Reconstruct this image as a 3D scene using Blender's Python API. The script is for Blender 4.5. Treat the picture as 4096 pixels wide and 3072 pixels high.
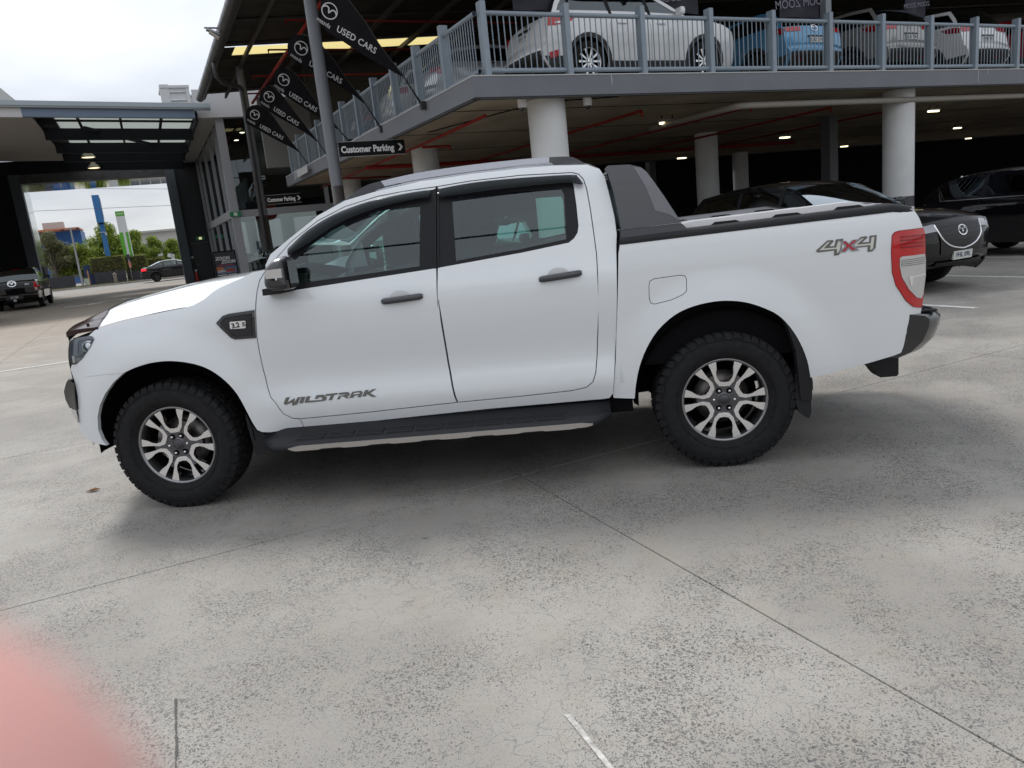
import bpy, bmesh, math, random
from mathutils import Vector, Matrix, noise
from mathutils.geometry import delaunay_2d_cdt
R = math.radians
random.seed(7)
scene = bpy.context.scene
for o in list(bpy.data.objects): bpy.data.objects.remove(o)
COL = scene.collection

# ------------------------------------------------------------------ camera
CAM = (0.7816, -5.0017, 1.4698); YAW, PITCH, ROLL, FPX = 0.0860139, -0.2104232, -0.1036405, 2980.775
PW, PH = 4096.0, 3072.0
_f = Vector((-math.sin(YAW)*math.cos(PITCH), math.cos(YAW)*math.cos(PITCH), math.sin(PITCH)))
_r0 = Vector((math.cos(YAW), math.sin(YAW), 0)); _u0 = _r0.cross(_f)
_r = _r0*math.cos(ROLL) + _u0*math.sin(ROLL)
_u = -_r0*math.sin(ROLL) + _u0*math.cos(ROLL)
cd = bpy.data.cameras.new('camera'); cam = bpy.data.objects.new('camera', cd); COL.objects.link(cam)
cam.matrix_world = Matrix(((_r.x, _u.x, -_f.x, CAM[0]), (_r.y, _u.y, -_f.y, CAM[1]), (_r.z, _u.z, -_f.z, CAM[2]), (0, 0, 0, 1)))
cd.sensor_fit = 'HORIZONTAL'; cd.sensor_width = 6.4; cd.lens = 6.4*FPX/PW
cd.clip_start = 0.004; cd.clip_end = 900
scene.camera = cam
cd.dof.use_dof = True; cd.dof.focus_distance = 6.0; cd.dof.aperture_fstop = 3.0
scene.render.resolution_x = 1024; scene.render.resolution_y = 768

# ------------------------------------------------------------------ sky and sun
SUN_EL, SUN_AZ = R(52), R(-38)          # azimuth from +y towards +x: behind the truck, to its front
w = bpy.data.worlds.new('World'); scene.world = w; w.use_nodes = True
nt = w.node_tree; nt.nodes.clear(); N = nt.nodes.new; Lk = nt.links.new
out = N('ShaderNodeOutputWorld'); bg = N('ShaderNodeBackground'); Lk(bg.outputs[0], out.inputs[0])
sky = N('ShaderNodeTexSky'); sky.sky_type = 'NISHITA'; sky.sun_disc = False
sky.sun_elevation = SUN_EL; sky.sun_rotation = SUN_AZ
skl = N('ShaderNodeVectorMath'); skl.operation = 'SCALE'; skl.inputs[3].default_value = 0.10; Lk(sky.outputs[0], skl.inputs[0])
tc = N('ShaderNodeTexCoord')
sx = N('ShaderNodeSeparateXYZ'); Lk(tc.outputs['Generated'], sx.inputs[0])
# cloud deck: project the direction on a plane overhead
zz = N('ShaderNodeMath'); zz.operation = 'MAXIMUM'; zz.inputs[1].default_value = 0.0; Lk(sx.outputs[2], zz.inputs[0])
za = N('ShaderNodeMath'); za.operation = 'ADD'; za.inputs[1].default_value = 0.16; Lk(zz.outputs[0], za.inputs[0])
dx = N('ShaderNodeMath'); dx.operation = 'DIVIDE'; Lk(sx.outputs[0], dx.inputs[0]); Lk(za.outputs[0], dx.inputs[1])
dy = N('ShaderNodeMath'); dy.operation = 'DIVIDE'; Lk(sx.outputs[1], dy.inputs[0]); Lk(za.outputs[0], dy.inputs[1])
cv = N('ShaderNodeCombineXYZ'); Lk(dx.outputs[0], cv.inputs[0]); Lk(dy.outputs[0], cv.inputs[1])
nz = N('ShaderNodeTexNoise'); nz.inputs['Scale'].default_value = 0.55; nz.inputs['Detail'].default_value = 6; nz.inputs['Roughness'].default_value = 0.5
nz.inputs['Distortion'].default_value = 0.35
Lk(cv.outputs[0], nz.inputs['Vector'])
cr = N('ShaderNodeValToRGB'); Lk(nz.outputs[0], cr.inputs[0])
cr.color_ramp.elements[0].position = 0.34; cr.color_ramp.elements[0].color = (0.46, 0.49, 0.56, 1)
cr.color_ramp.elements[1].position = 0.64; cr.color_ramp.elements[1].color = (0.85, 0.875, 0.90, 1)
# brighter cloud round the hidden sun
sd = Vector((math.sin(SUN_AZ)*math.cos(SUN_EL), math.cos(SUN_AZ)*math.cos(SUN_EL), math.sin(SUN_EL)))
dp = N('ShaderNodeVectorMath'); dp.operation = 'DOT_PRODUCT'; Lk(tc.outputs['Generated'], dp.inputs[0]); dp.inputs[1].default_value = sd
mr = N('ShaderNodeMapRange'); mr.interpolation_type = 'SMOOTHSTEP'; Lk(dp.outputs['Value'], mr.inputs[0])
mr.inputs[1].default_value = 0.5; mr.inputs[2].default_value = 1.0; mr.inputs[3].default_value = 1.0; mr.inputs[4].default_value = 1.6
# overcast sky: darker towards the horizon
hz_ = N('ShaderNodeMapRange'); hz_.interpolation_type = 'SMOOTHSTEP'; Lk(sx.outputs[2], hz_.inputs[0]); hz_.inputs[1].default_value = 0.0; hz_.inputs[2].default_value = 0.55; hz_.inputs[3].default_value = 0.74; hz_.inputs[4].default_value = 1.10
hm_ = N('ShaderNodeMath'); hm_.operation = 'MULTIPLY'; Lk(mr.outputs[0], hm_.inputs[0]); Lk(hz_.outputs[0], hm_.inputs[1])
ml = N('ShaderNodeVectorMath'); ml.operation = 'SCALE'; Lk(cr.outputs[0], ml.inputs[0]); Lk(hm_.outputs[0], ml.inputs[3])
mx = N('ShaderNodeMix'); mx.data_type = 'RGBA'; mx.inputs[0].default_value = 0.9
Lk(skl.outputs[0], mx.inputs[6]); Lk(ml.outputs[0], mx.inputs[7]); Lk(mx.outputs[2], bg.inputs[0])
bg.inputs[1].default_value = 1.0
sl = bpy.data.lights.new('sun', 'SUN'); so = bpy.data.objects.new('sun', sl); COL.objects.link(so)
sl.energy = 2.0; sl.angle = R(14); sl.color = (1, 0.96, 0.9)
so.rotation_euler = (-sd).to_track_quat('-Z', 'Y').to_euler(); so.location = (-20, 20, 40)
scene.view_settings.view_transform = 'Standard'; scene.view_settings.look = 'None'; scene.view_settings.gamma = 1
scene.view_settings.use_curve_mapping = False
scene.view_settings.exposure = 0.30
try:
    scene.cycles.max_bounces = 5; scene.cycles.diffuse_bounces = 3; scene.cycles.glossy_bounces = 3; scene.cycles.transparent_max_bounces = 12; scene.cycles.use_adaptive_sampling = True; scene.cycles.adaptive_threshold = 0.02; scene.cycles.caustics_reflective = False; scene.cycles.caustics_refractive = False
except Exception: pass

# ------------------------------------------------------------------ pixels to places
def pray(px, py):
    return _f + _r*((px - PW/2)/FPX) - _u*((py - PH/2)/FPX)
def at_z(px, py, z):
    d = pray(px, py); t = (z - CAM[2])/d.z
    return Vector(CAM) + d*t
def at_plane(px, py, P, n):
    d = pray(px, py); C = Vector(CAM)
    return C + d*((Vector(P) - C).dot(n)/d.dot(n))
CROPS = {'A': (200, 1000, 1.508), 'B': (1000, 550, 1.47467), 'C': (1000, 1200, 1.47467), 'D': (2300, 600, 1.47467),
         'E': (2500, 1150, 2.074), 'F': (3300, 750, 1.6595), 'G': (3240, 920, 4.536), 'H': (1110, 1530, 3.0238), 'I': (240, 1200, 3.173)}
def tr(crop, pts, yf):
    """side view outline in crop pixels to (x, z) on the flank y = -yf(x, z)"""
    ox, oy, s = CROPS[crop]; res = []
    for a, b in pts:
        d = pray(ox + a/s, oy + b/s); y = 0.92
        for k in range(12):
            t = (-y - CAM[1])/d.y; x = CAM[0] + d.x*t; z = CAM[2] + d.z*t
            y = 0.5*y + 0.5*(yf(x, z) if callable(yf) else yf)
        res.append((x, z))
    return res

# ------------------------------------------------------------------ materials
MATS = {}
def mat(name, color=(0.5, 0.5, 0.5), rough=0.5, metal=0.0, coat=0.0, spec=0.5, emit=None, noise_amt=0.0, noise_scale=8.0, bump=0.0, bump_scale=60.0, coat_rough=0.03, alpha=None):
    if name in MATS: return MATS[name]
    m = bpy.data.materials.new(name); m.use_nodes = True; MATS[name] = m
    t = m.node_tree; b = t.nodes['Principled BSDF']
    c = tuple(color) + (1,)
    b.inputs['Base Color'].default_value = c; b.inputs['Roughness'].default_value = rough; b.inputs['Metallic'].default_value = metal
    b.inputs['Coat Weight'].default_value = coat; b.inputs['Coat Roughness'].default_value = coat_rough; b.inputs['Specular IOR Level'].default_value = spec
    if emit:
        b.inputs['Emission Color'].default_value = tuple(emit[:3]) + (1,); b.inputs['Emission Strength'].default_value = emit[3]
    if noise_amt or bump:
        g = t.nodes.new('ShaderNodeNewGeometry')
    if noise_amt:
        n = t.nodes.new('ShaderNodeTexNoise'); n.inputs['Scale'].default_value = noise_scale; n.inputs['Detail'].default_value = 5
        t.links.new(g.outputs['Position'], n.inputs['Vector'])
        r = t.nodes.new('ShaderNodeMapRange'); r.inputs[1].default_value = 0.3; r.inputs[2].default_value = 0.7
        r.inputs[3].default_value = 1 - noise_amt; r.inputs[4].default_value = 1 + noise_amt
        t.links.new(n.outputs[0], r.inputs[0])
        v = t.nodes.new('ShaderNodeVectorMath'); v.operation = 'SCALE'; v.inputs[0].default_value = color
        t.links.new(r.outputs[0], v.inputs[3]); t.links.new(v.outputs[0], b.inputs['Base Color'])
    if bump:
        n = t.nodes.new('ShaderNodeTexNoise'); n.inputs['Scale'].default_value = bump_scale; n.inputs['Detail'].default_value = 4
        t.links.new(g.outputs['Position'], n.inputs['Vector'])
        bm_ = t.nodes.new('ShaderNodeBump'); bm_.inputs['Strength'].default_value = bump; bm_.inputs['Distance'].default_value = 0.01
        t.links.new(n.outputs[0], bm_.inputs['Height']); t.links.new(bm_.outputs[0], b.inputs['Normal'])
    return m
def glass_mat(name, tint, refl=1.0, rough=0.0, ior=1.5):
    """thin pane: tinted see-through plus mirror reflection by angle"""
    if name in MATS: return MATS[name]
    m = bpy.data.materials.new(name); m.use_nodes = True; MATS[name] = m
    t = m.node_tree; t.nodes.clear(); n = t.nodes.new
    o = n('ShaderNodeOutputMaterial'); mixs = n('ShaderNodeMixShader'); tr_ = n('ShaderNodeBsdfTransparent'); gl = n('ShaderNodeBsdfGlossy')
    tr_.inputs[0].default_value = tuple(tint) + (1,); gl.inputs['Roughness'].default_value = rough; gl.inputs[0].default_value = (.88, .97, 1, 1)
    fr = n('ShaderNodeFresnel'); fr.inputs[0].default_value = ior
    mu = n('ShaderNodeMath'); mu.operation = 'MULTIPLY'; mu.inputs[1].default_value = 1.9*refl; mu.use_clamp = True
    t.links.new(fr.outputs[0], mu.inputs[0]); t.links.new(mu.outputs[0], mixs.inputs[0])
    t.links.new(tr_.outputs[0], mixs.inputs[1]); t.links.new(gl.outputs[0], mixs.inputs[2]); t.links.new(mixs.outputs[0], o.inputs[0])
    return m

# ------------------------------------------------------------------ objects
def tag(o, label=None, cat=None, group=None, kind=None):
    if label: o['label'] = label
    if cat: o['category'] = cat
    if group: o['group'] = group
    if kind: o['kind'] = kind
    return o
def empty(name, loc=(0, 0, 0), rz=0.0, label=None, cat=None, group=None):
    o = bpy.data.objects.new(name, None); COL.objects.link(o); o.location = loc; o.rotation_euler = (0, 0, rz)
    o.empty_display_size = 0.3
    return tag(o, label, cat, group)
def link(name, me, m=None, parent=None, loc=None, rot=None):
    o = bpy.data.objects.new(name, me); COL.objects.link(o)
    if m is not None:
        me.materials.clear()
        for q in (m if isinstance(m, (list, tuple)) else [m]): me.materials.append(q)
    if parent is not None: o.parent = parent
    if loc is not None: o.location = loc
    if rot is not None: o.rotation_euler = rot
    return o
def copy_tree(o, parent=None):
    c = o.copy(); COL.objects.link(c)
    if parent is not None: c.parent = parent
    for ch in list(o.children): copy_tree(ch, c)
    return c

class MB:
    def __init__(s): s.v = []; s.f = []; s.mi = []; s.sm = []; s.cur = 0; s.smooth = False
    def add(s, vs, fs, smooth=None):
        k = len(s.v); s.v += [tuple(q) for q in vs]
        for f in fs:
            s.f.append(tuple(i + k for i in f)); s.mi.append(s.cur); s.sm.append(s.smooth if smooth is None else smooth)
        return s
    def box(s, c, d, M=None, bev=0.0):
        hx, hy, hz = d[0]/2, d[1]/2, d[2]/2
        if bev <= 0:
            vs = [Vector((sx*hx, sy*hy, sz*hz)) for sx in (-1, 1) for sy in (-1, 1) for sz in (-1, 1)]
            fs = [(0, 1, 3, 2), (4, 6, 7, 5), (0, 4, 5, 1), (2, 3, 7, 6), (0, 2, 6, 4), (1, 5, 7, 3)]
        else:
            b = min(bev, hx*.99, hy*.99, hz*.99); bm = bmesh.new(); bmesh.ops.create_cube(bm, size=1)
            for q in bm.verts: q.co = Vector((q.co.x*2*hx, q.co.y*2*hy, q.co.z*2*hz))
            bmesh.ops.bevel(bm, geom=list(bm.edges), offset=b, segments=2, profile=.5, affect='EDGES')
            bm.verts.index_update(); vs = [q.co.copy() for q in bm.verts]; fs = [tuple(q.index for q in f.verts) for f in bm.faces]; bm.free()
        if M is not None: vs = [M @ q for q in vs]
        vs = [q + Vector(c) for q in vs]
        return s.add(vs, fs)
    def span(s, a, b, bev=0.0):
        return s.box([(a[i] + b[i])/2 for i in range(3)], [abs(b[i] - a[i]) for i in range(3)], bev=bev)
    def bar(s, p, q, wd, ht, up=(0, 0, 1)):
        p, q = Vector(p), Vector(q); d = (q - p); L = d.length; d.normalize(); u = Vector(up)
        if abs(d.dot(u)) > .98: u = Vector((1, 0, 0))
        sd_ = d.cross(u).normalized(); u = sd_.cross(d)
        M = Matrix((sd_, d, u)).transposed()
        return s.box((p + q)/2, (wd, L, ht), M)
    def tube(s, pts, r, n=10, caps=True, smooth=True):
        pts = [Vector(q) for q in pts]; rs = r if isinstance(r, (list, tuple)) else [r]*len(pts); k = len(s.v); prev = None
        for i, q in enumerate(pts):
            d = (pts[min(i + 1, len(pts) - 1)] - pts[max(i - 1, 0)]).normalized()
            a = prev - d*prev.dot(d) if prev is not None else d.cross(Vector((0, 0, 1)) if abs(d.z) < .9 else Vector((1, 0, 0)))
            a.normalize(); prev = a; b = d.cross(a)
            for j in range(n):
                t = 2*math.pi*j/n; s.v.append(tuple(q + (a*math.cos(t) + b*math.sin(t))*rs[i]))
        for i in range(len(pts) - 1):
            for j in range(n):
                s.f.append((k + i*n + j, k + i*n + (j + 1) % n, k + (i + 1)*n + (j + 1) % n, k + (i + 1)*n + j)); s.mi.append(s.cur); s.sm.append(smooth)
        if caps:
            s.f.append(tuple(k + j for j in range(n - 1, -1, -1))); s.mi.append(s.cur); s.sm.append(False)
            s.f.append(tuple(k + (len(pts) - 1)*n + j for j in range(n))); s.mi.append(s.cur); s.sm.append(False)
        return s
    def lathe(s, prof, n=32, axis='y', c=(0, 0, 0), smooth=True, a0=0, a1=2*math.pi):
        full = abs(a1 - a0 - 2*math.pi) < 1e-6; m = n if full else n + 1; k = len(s.v)
        for (r_, h) in prof:
            for j in range(m):
                t = a0 + (a1 - a0)*j/n; u, v = r_*math.cos(t), r_*math.sin(t)
                q = (u, h, v) if axis == 'y' else ((u, v, h) if axis == 'z' else (h, u, v))
                s.v.append((q[0] + c[0], q[1] + c[1], q[2] + c[2]))
        for i in range(len(prof) - 1):
            for j in range(n):
                j2 = (j + 1) % m
                s.f.append((k + i*m + j, k + i*m + j2, k + (i + 1)*m + j2, k + (i + 1)*m + j)); s.mi.append(s.cur); s.sm.append(smooth)
        return s
    def prism(s, poly, fn, h0, h1, smooth=False, caps=(True, True)):
        """poly: 2D outline, fn(u, v, h) to 3D"""
        n = len(poly); k = len(s.v)
        for h in (h0, h1):
            for (u, v) in poly: s.v.append(tuple(fn(u, v, h)))
        for j in range(n):
            s.f.append((k + j, k + (j + 1) % n, k + n + (j + 1) % n, k + n + j)); s.mi.append(s.cur); s.sm.append(smooth)
        tris = tess(poly)
        for c_, off, rev in ((caps[0], 0, True), (caps[1], n, False)):
            if not c_: continue
            for t in tris:
                f = tuple(k + off + i for i in t); s.f.append(f[::-1] if rev else f); s.mi.append(s.cur); s.sm.append(False)
        return s
    def grid(s, fn, nu, nv, smooth=True):
        k = len(s.v)
        for i in range(nu + 1):
            for j in range(nv + 1): s.v.append(tuple(fn(i/nu, j/nv)))
        for i in range(nu):
            for j in range(nv):
                a = k + i*(nv + 1) + j; s.f.append((a, a + 1, a + nv + 2, a + nv + 1)); s.mi.append(s.cur); s.sm.append(smooth)
        return s
    def mesh(s, name, fix=True):
        me = bpy.data.meshes.new(name); me.from_pydata(s.v, [], s.f); me.update()
        me.polygons.foreach_set('material_index', s.mi); me.polygons.foreach_set('use_smooth', s.sm)
        if fix:
            bm = bmesh.new(); bm.from_mesh(me); bmesh.ops.recalc_face_normals(bm, faces=bm.faces); bm.to_mesh(me); bm.free()
        return me
    def build(s, name, m, parent=None, loc=None, rot=None, fix=True):
        return link(name, s.mesh(name, fix), m, parent, loc, rot)

def tess(poly):
    from mathutils.geometry import tessellate_polygon
    return [tuple(t) for t in tessellate_polygon([[Vector((u, v, 0)) for u, v in poly]])]
def inside(poly, x, y):
    c = False; n = len(poly); j = n - 1
    for i in range(n):
        xi, yi = poly[i]; xj, yj = poly[j]
        if (yi > y) != (yj > y) and x < (xj - xi)*(y - yi)/(yj - yi) + xi: c = not c
        j = i
    return c
def resample(poly, h, closed=True):
    res = []; n = len(poly)
    for i in range(n if closed else n - 1):
        a = poly[i]; b = poly[(i + 1) % n]; d = math.hypot(b[0] - a[0], b[1] - a[1]); k = max(1, int(math.ceil(d/h)))
        for j in range(k): res.append((a[0] + (b[0] - a[0])*j/k, a[1] + (b[1] - a[1])*j/k))
    if not closed: res.append(poly[-1])
    return res
def spline(pts, n=6, closed=False):
    """Catmull-Rom through the points"""
    P = [Vector((*q, 0)) if len(q) == 2 else Vector(q) for q in pts]; dim = len(pts[0]); m = len(P); res = []
    for i in range(m if closed else m - 1):
        p0 = P[(i - 1) % m] if closed or i > 0 else P[0]*2 - P[1]
        p1 = P[i]; p2 = P[(i + 1) % m]; p3 = P[(i + 2) % m] if closed or i + 2 < m else P[-1]*2 - P[-2]
        for j in range(n):
            t = j/n
            q = 0.5*((2*p1) + (p2 - p0)*t + (2*p0 - 5*p1 + 4*p2 - p3)*t*t + (3*p1 - p0 - 3*p2 + p3)*t**3)
            res.append(tuple(q)[:dim])
    if not closed: res.append(tuple(P[-1])[:dim])
    return res
def offset_poly(poly, d):
    """move a closed outline inwards by d"""
    n = len(poly); A = sum(poly[i][0]*poly[(i + 1) % n][1] - poly[(i + 1) % n][0]*poly[i][1] for i in range(n)); sg = 1 if A > 0 else -1; res = []
    for i in range(n):
        p0, p1, p2 = Vector(poly[i - 1]), Vector(poly[i]), Vector(poly[(i + 1) % n])
        e1 = (p1 - p0); e2 = (p2 - p1)
        if e1.length < 1e-9: e1 = e2
        if e2.length < 1e-9: e2 = e1
        e1.normalize(); e2.normalize()
        n1 = Vector((-e1.y, e1.x))*sg; n2 = Vector((-e2.y, e2.x))*sg; b = n1 + n2
        if b.length < 1e-6: b = n1
        b.normalize(); k = max(0.5, b.dot(n1)); res.append(tuple(p1 + b*(d/k)))
    return res
def interp(tab, x):
    if x <= tab[0][0]: return tab[0][1]
    for i in range(len(tab) - 1):
        if x <= tab[i + 1][0]:
            x0, y0 = tab[i]; x1, y1 = tab[i + 1]; h = x1 - x0; t = (x - x0)/h
            m0 = (y1 - tab[i - 1][1])/(x1 - tab[i - 1][0])*h if i > 0 else (y1 - y0)
            m1 = (tab[i + 2][1] - y0)/(tab[i + 2][0] - x0)*h if i + 2 < len(tab) else (y1 - y0)
            return (2*t**3 - 3*t*t + 1)*y0 + (t**3 - 2*t*t + t)*m0 + (-2*t**3 + 3*t*t)*y1 + (t**3 - t*t)*m1
    return tab[-1][1]
def sstep(a, b, x):
    t = max(0, min(1, (x - a)/(b - a))); return t*t*(3 - 2*t)

def panel(name, outline, yf, sg, m, parent, holes=(), res=0.05, flange=0.02, off=0.0, closed_back=False):
    """curved sheet over an (x, z) outline at y = sg*(yf + off), edges folded inwards by flange"""
    loops = [resample(outline, res)] + [resample(h, res) for h in holes]
    V = []; E = []
    for lp in loops:
        k = len(V); n = len(lp); V += lp; E += [(k + i, k + (i + 1) % n) for i in range(n)]
    nb = len(V)
    x0 = min(q[0] for q in outline); x1 = max(q[0] for q in outline); z0 = min(q[1] for q in outline); z1 = max(q[1] for q in outline)
    def ok(x, z): return inside(loops[0], x, z) and not any(inside(h, x, z) for h in loops[1:])
    B = {}
    for q in V: B.setdefault((int(q[0]//res), int(q[1]//res)), []).append(q)
    row = 0; z = z0 + res*.5
    while z < z1:
        x = x0 + res*(.5 if row % 2 else 0)
        while x < x1:
            if ok(x, z):
                ci, cj = int(x//res), int(z//res)
                if all((q[0] - x)**2 + (q[1] - z)**2 > (res*.45)**2 for a in (-1, 0, 1) for b in (-1, 0, 1) for q in B.get((ci + a, cj + b), ())): V.append((x, z))
            x += res
        z += res*.87; row += 1
    vo, eo, fo, ov, oe, of = delaunay_2d_cdt([Vector(q) for q in V], E, [], 0, 1e-6)
    fs = []
    for f in fo:
        cx = sum(vo[i].x for i in f)/len(f); cz = sum(vo[i].y for i in f)/len(f)
        if ok(cx, cz): fs.append(tuple(f))
    Y = lambda x, z: yf(x, z) + off
    def nrm(x, z):
        e = 0.004; gx = (Y(x + e, z) - Y(x - e, z))/(2*e); gz = (Y(x, z + e) - Y(x, z - e))/(2*e)
        return Vector((-gx, sg, -gz)).normalized()
    P = [(q.x, sg*Y(q.x, q.y), q.y) for q in vo]; Nn = [nrm(q.x, q.y) for q in vo]
    # edge flange from boundary edges of the kept faces
    cnt = {}
    for f in fs:
        for i in range(len(f)):
            a, b = f[i], f[(i + 1) % len(f)]; cnt.setdefault((min(a, b), max(a, b)), []).append((a, b))
    bd = [v[0] for v in cnt.values() if len(v) == 1]
    if flange:
        for a, b in bd:
            pa, pb = Vector(P[a]), Vector(P[b]); inn = Vector((0, -sg*flange, 0)); k = len(P)
            P += [tuple(pa), tuple(pb), tuple(pb + inn), tuple(pa + inn)]
            nn = (pb - pa).cross(inn); nn = nn.normalized() if nn.length > 0 else Vector((0, 0, 1))
            fs.append((k, k + 1, k + 2, k + 3)); Nn += [nn]*4
    me = bpy.data.meshes.new(name); me.from_pydata(P, [], fs); me.update()
    # orient faces with their normals
    flip = []
    for p_ in me.polygons:
        s_ = sum((Nn[i] for i in p_.vertices), Vector())
        if p_.normal.dot(s_) < 0: flip.append(p_.index)
    if flip:
        bm = bmesh.new(); bm.from_mesh(me); bm.faces.ensure_lookup_table()
        bmesh.ops.reverse_faces(bm, faces=[bm.faces[i] for i in flip]); bm.to_mesh(me); bm.free()
    me.polygons.foreach_set('use_smooth', [True]*len(me.polygons))
    me.normals_split_custom_set_from_vertices([tuple(q) for q in Nn])
    return link(name, me, m, parent)

def ribbon(path, wd, closed=False):
    """2D stroke outline with mitred corners"""
    P = [Vector(q) for q in path]; n = len(P); L = []; Rr = []
    for i in range(n):
        if closed: a, b = P[i] - P[i - 1], P[(i + 1) % n] - P[i]
        else:
            a = P[i] - P[i - 1] if i > 0 else P[1] - P[0]; b = P[i + 1] - P[i] if i < n - 1 else a
        a = a.normalized(); b = b.normalized(); n1 = Vector((-a.y, a.x)); n2 = Vector((-b.y, b.x)); mm = (n1 + n2)
        mm = mm.normalized() if mm.length > 1e-6 else n1; k = wd/2/max(.35, mm.dot(n1))
        L.append(tuple(P[i] + mm*k)); Rr.append(tuple(P[i] - mm*k))
    return L, Rr
def stroke_mesh(mb, paths, wd, fn, closed=False):
    for pth in paths:
        L, Rr = ribbon(pth, wd, closed); n = len(L); k = len(mb.v)
        for q in L + Rr: mb.v.append(tuple(fn(*q)))
        for i in range(n if closed else n - 1):
            j = (i + 1) % n; mb.f.append((k + i, k + j, k + n + j, k + n + i)); mb.mi.append(mb.cur); mb.sm.append(False)
def text_mesh(body, size=1.0, shear=0.0, extrude=0.0, align='CENTER', spacing=1.0, bold=0.0):
    cu = bpy.data.curves.new('lettering', 'FONT'); cu.body = body; cu.size = size; cu.shear = shear; cu.extrude = extrude
    cu.align_x = align; cu.align_y = 'CENTER'; cu.space_character = spacing; cu.offset = bold; cu.resolution_u = 3
    o = bpy.data.objects.new('lettering', cu); me = bpy.data.meshes.new_from_object(o)
    bpy.data.objects.remove(o); bpy.data.curves.remove(cu)
    return me
def frame(o, ux, uy, uz=None):
    """orientation matrix from the in-plane axes"""
    ux = Vector(ux).normalized(); uy = Vector(uy); uy = (uy - ux*ux.dot(uy)).normalized(); uz = ux.cross(uy)
    M = Matrix((ux, uy, uz)).transposed().to_4x4(); M.translation = Vector(o); return M
def lettering(name, body, size, M, m, parent=None, **kw):
    me = text_mesh(body, size, **kw); me.transform(M); return link(name, me, m, parent)
# ------------------------------------------------------------------ site grid: a runs along the car park front, b away from it
TH = R(29.7); GA = Vector((math.cos(TH), math.sin(TH), 0)); GB = Vector((-math.sin(TH), math.cos(TH), 0)); GO = Vector((.41, -.77, 0))
def W(a, b, z=0.0): return GO + GA*a + GB*b + Vector((0, 0, z))
GM = Matrix.Translation(GO) @ Matrix.Rotation(TH, 4, 'Z')
def site(o):
    """parts written in site coordinates"""
    o.matrix_world = GM; return o
def on_b(px, py, b): 
    P = at_plane(px, py, W(0, b), GB); d = P - GO; return (d.dot(GA), d.z)
def on_a(px, py, a):
    P = at_plane(px, py, W(a, 0), GA); d = P - GO; return (d.dot(GB), d.z)
def on_z(px, py, z):
    d = at_z(px, py, z) - GO; return (d.dot(GA), d.dot(GB))
c1 = lambda x, y: (x/2.011, y/2.011)
c2 = lambda x, y: (800 + x/2.011, y/2.011)
c3 = lambda x, y: (1800 + x/1.9235, y/1.9235)
c4 = lambda x, y: (2900 + x/1.8495, y/1.8495)
c5 = lambda x, y: (x/2.212, 600 + y/2.212)
c6 = lambda x, y: (2600 + x/1.4786, 350 + y/1.4786)
s3 = lambda x, y: (750 + x/3.318, 600 + y/3.318)
k1 = lambda x, y: (x/4.424, 1000 + y/4.424)
k2 = lambda x, y: (500 + x/4.424, 900 + y/4.424)

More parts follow.
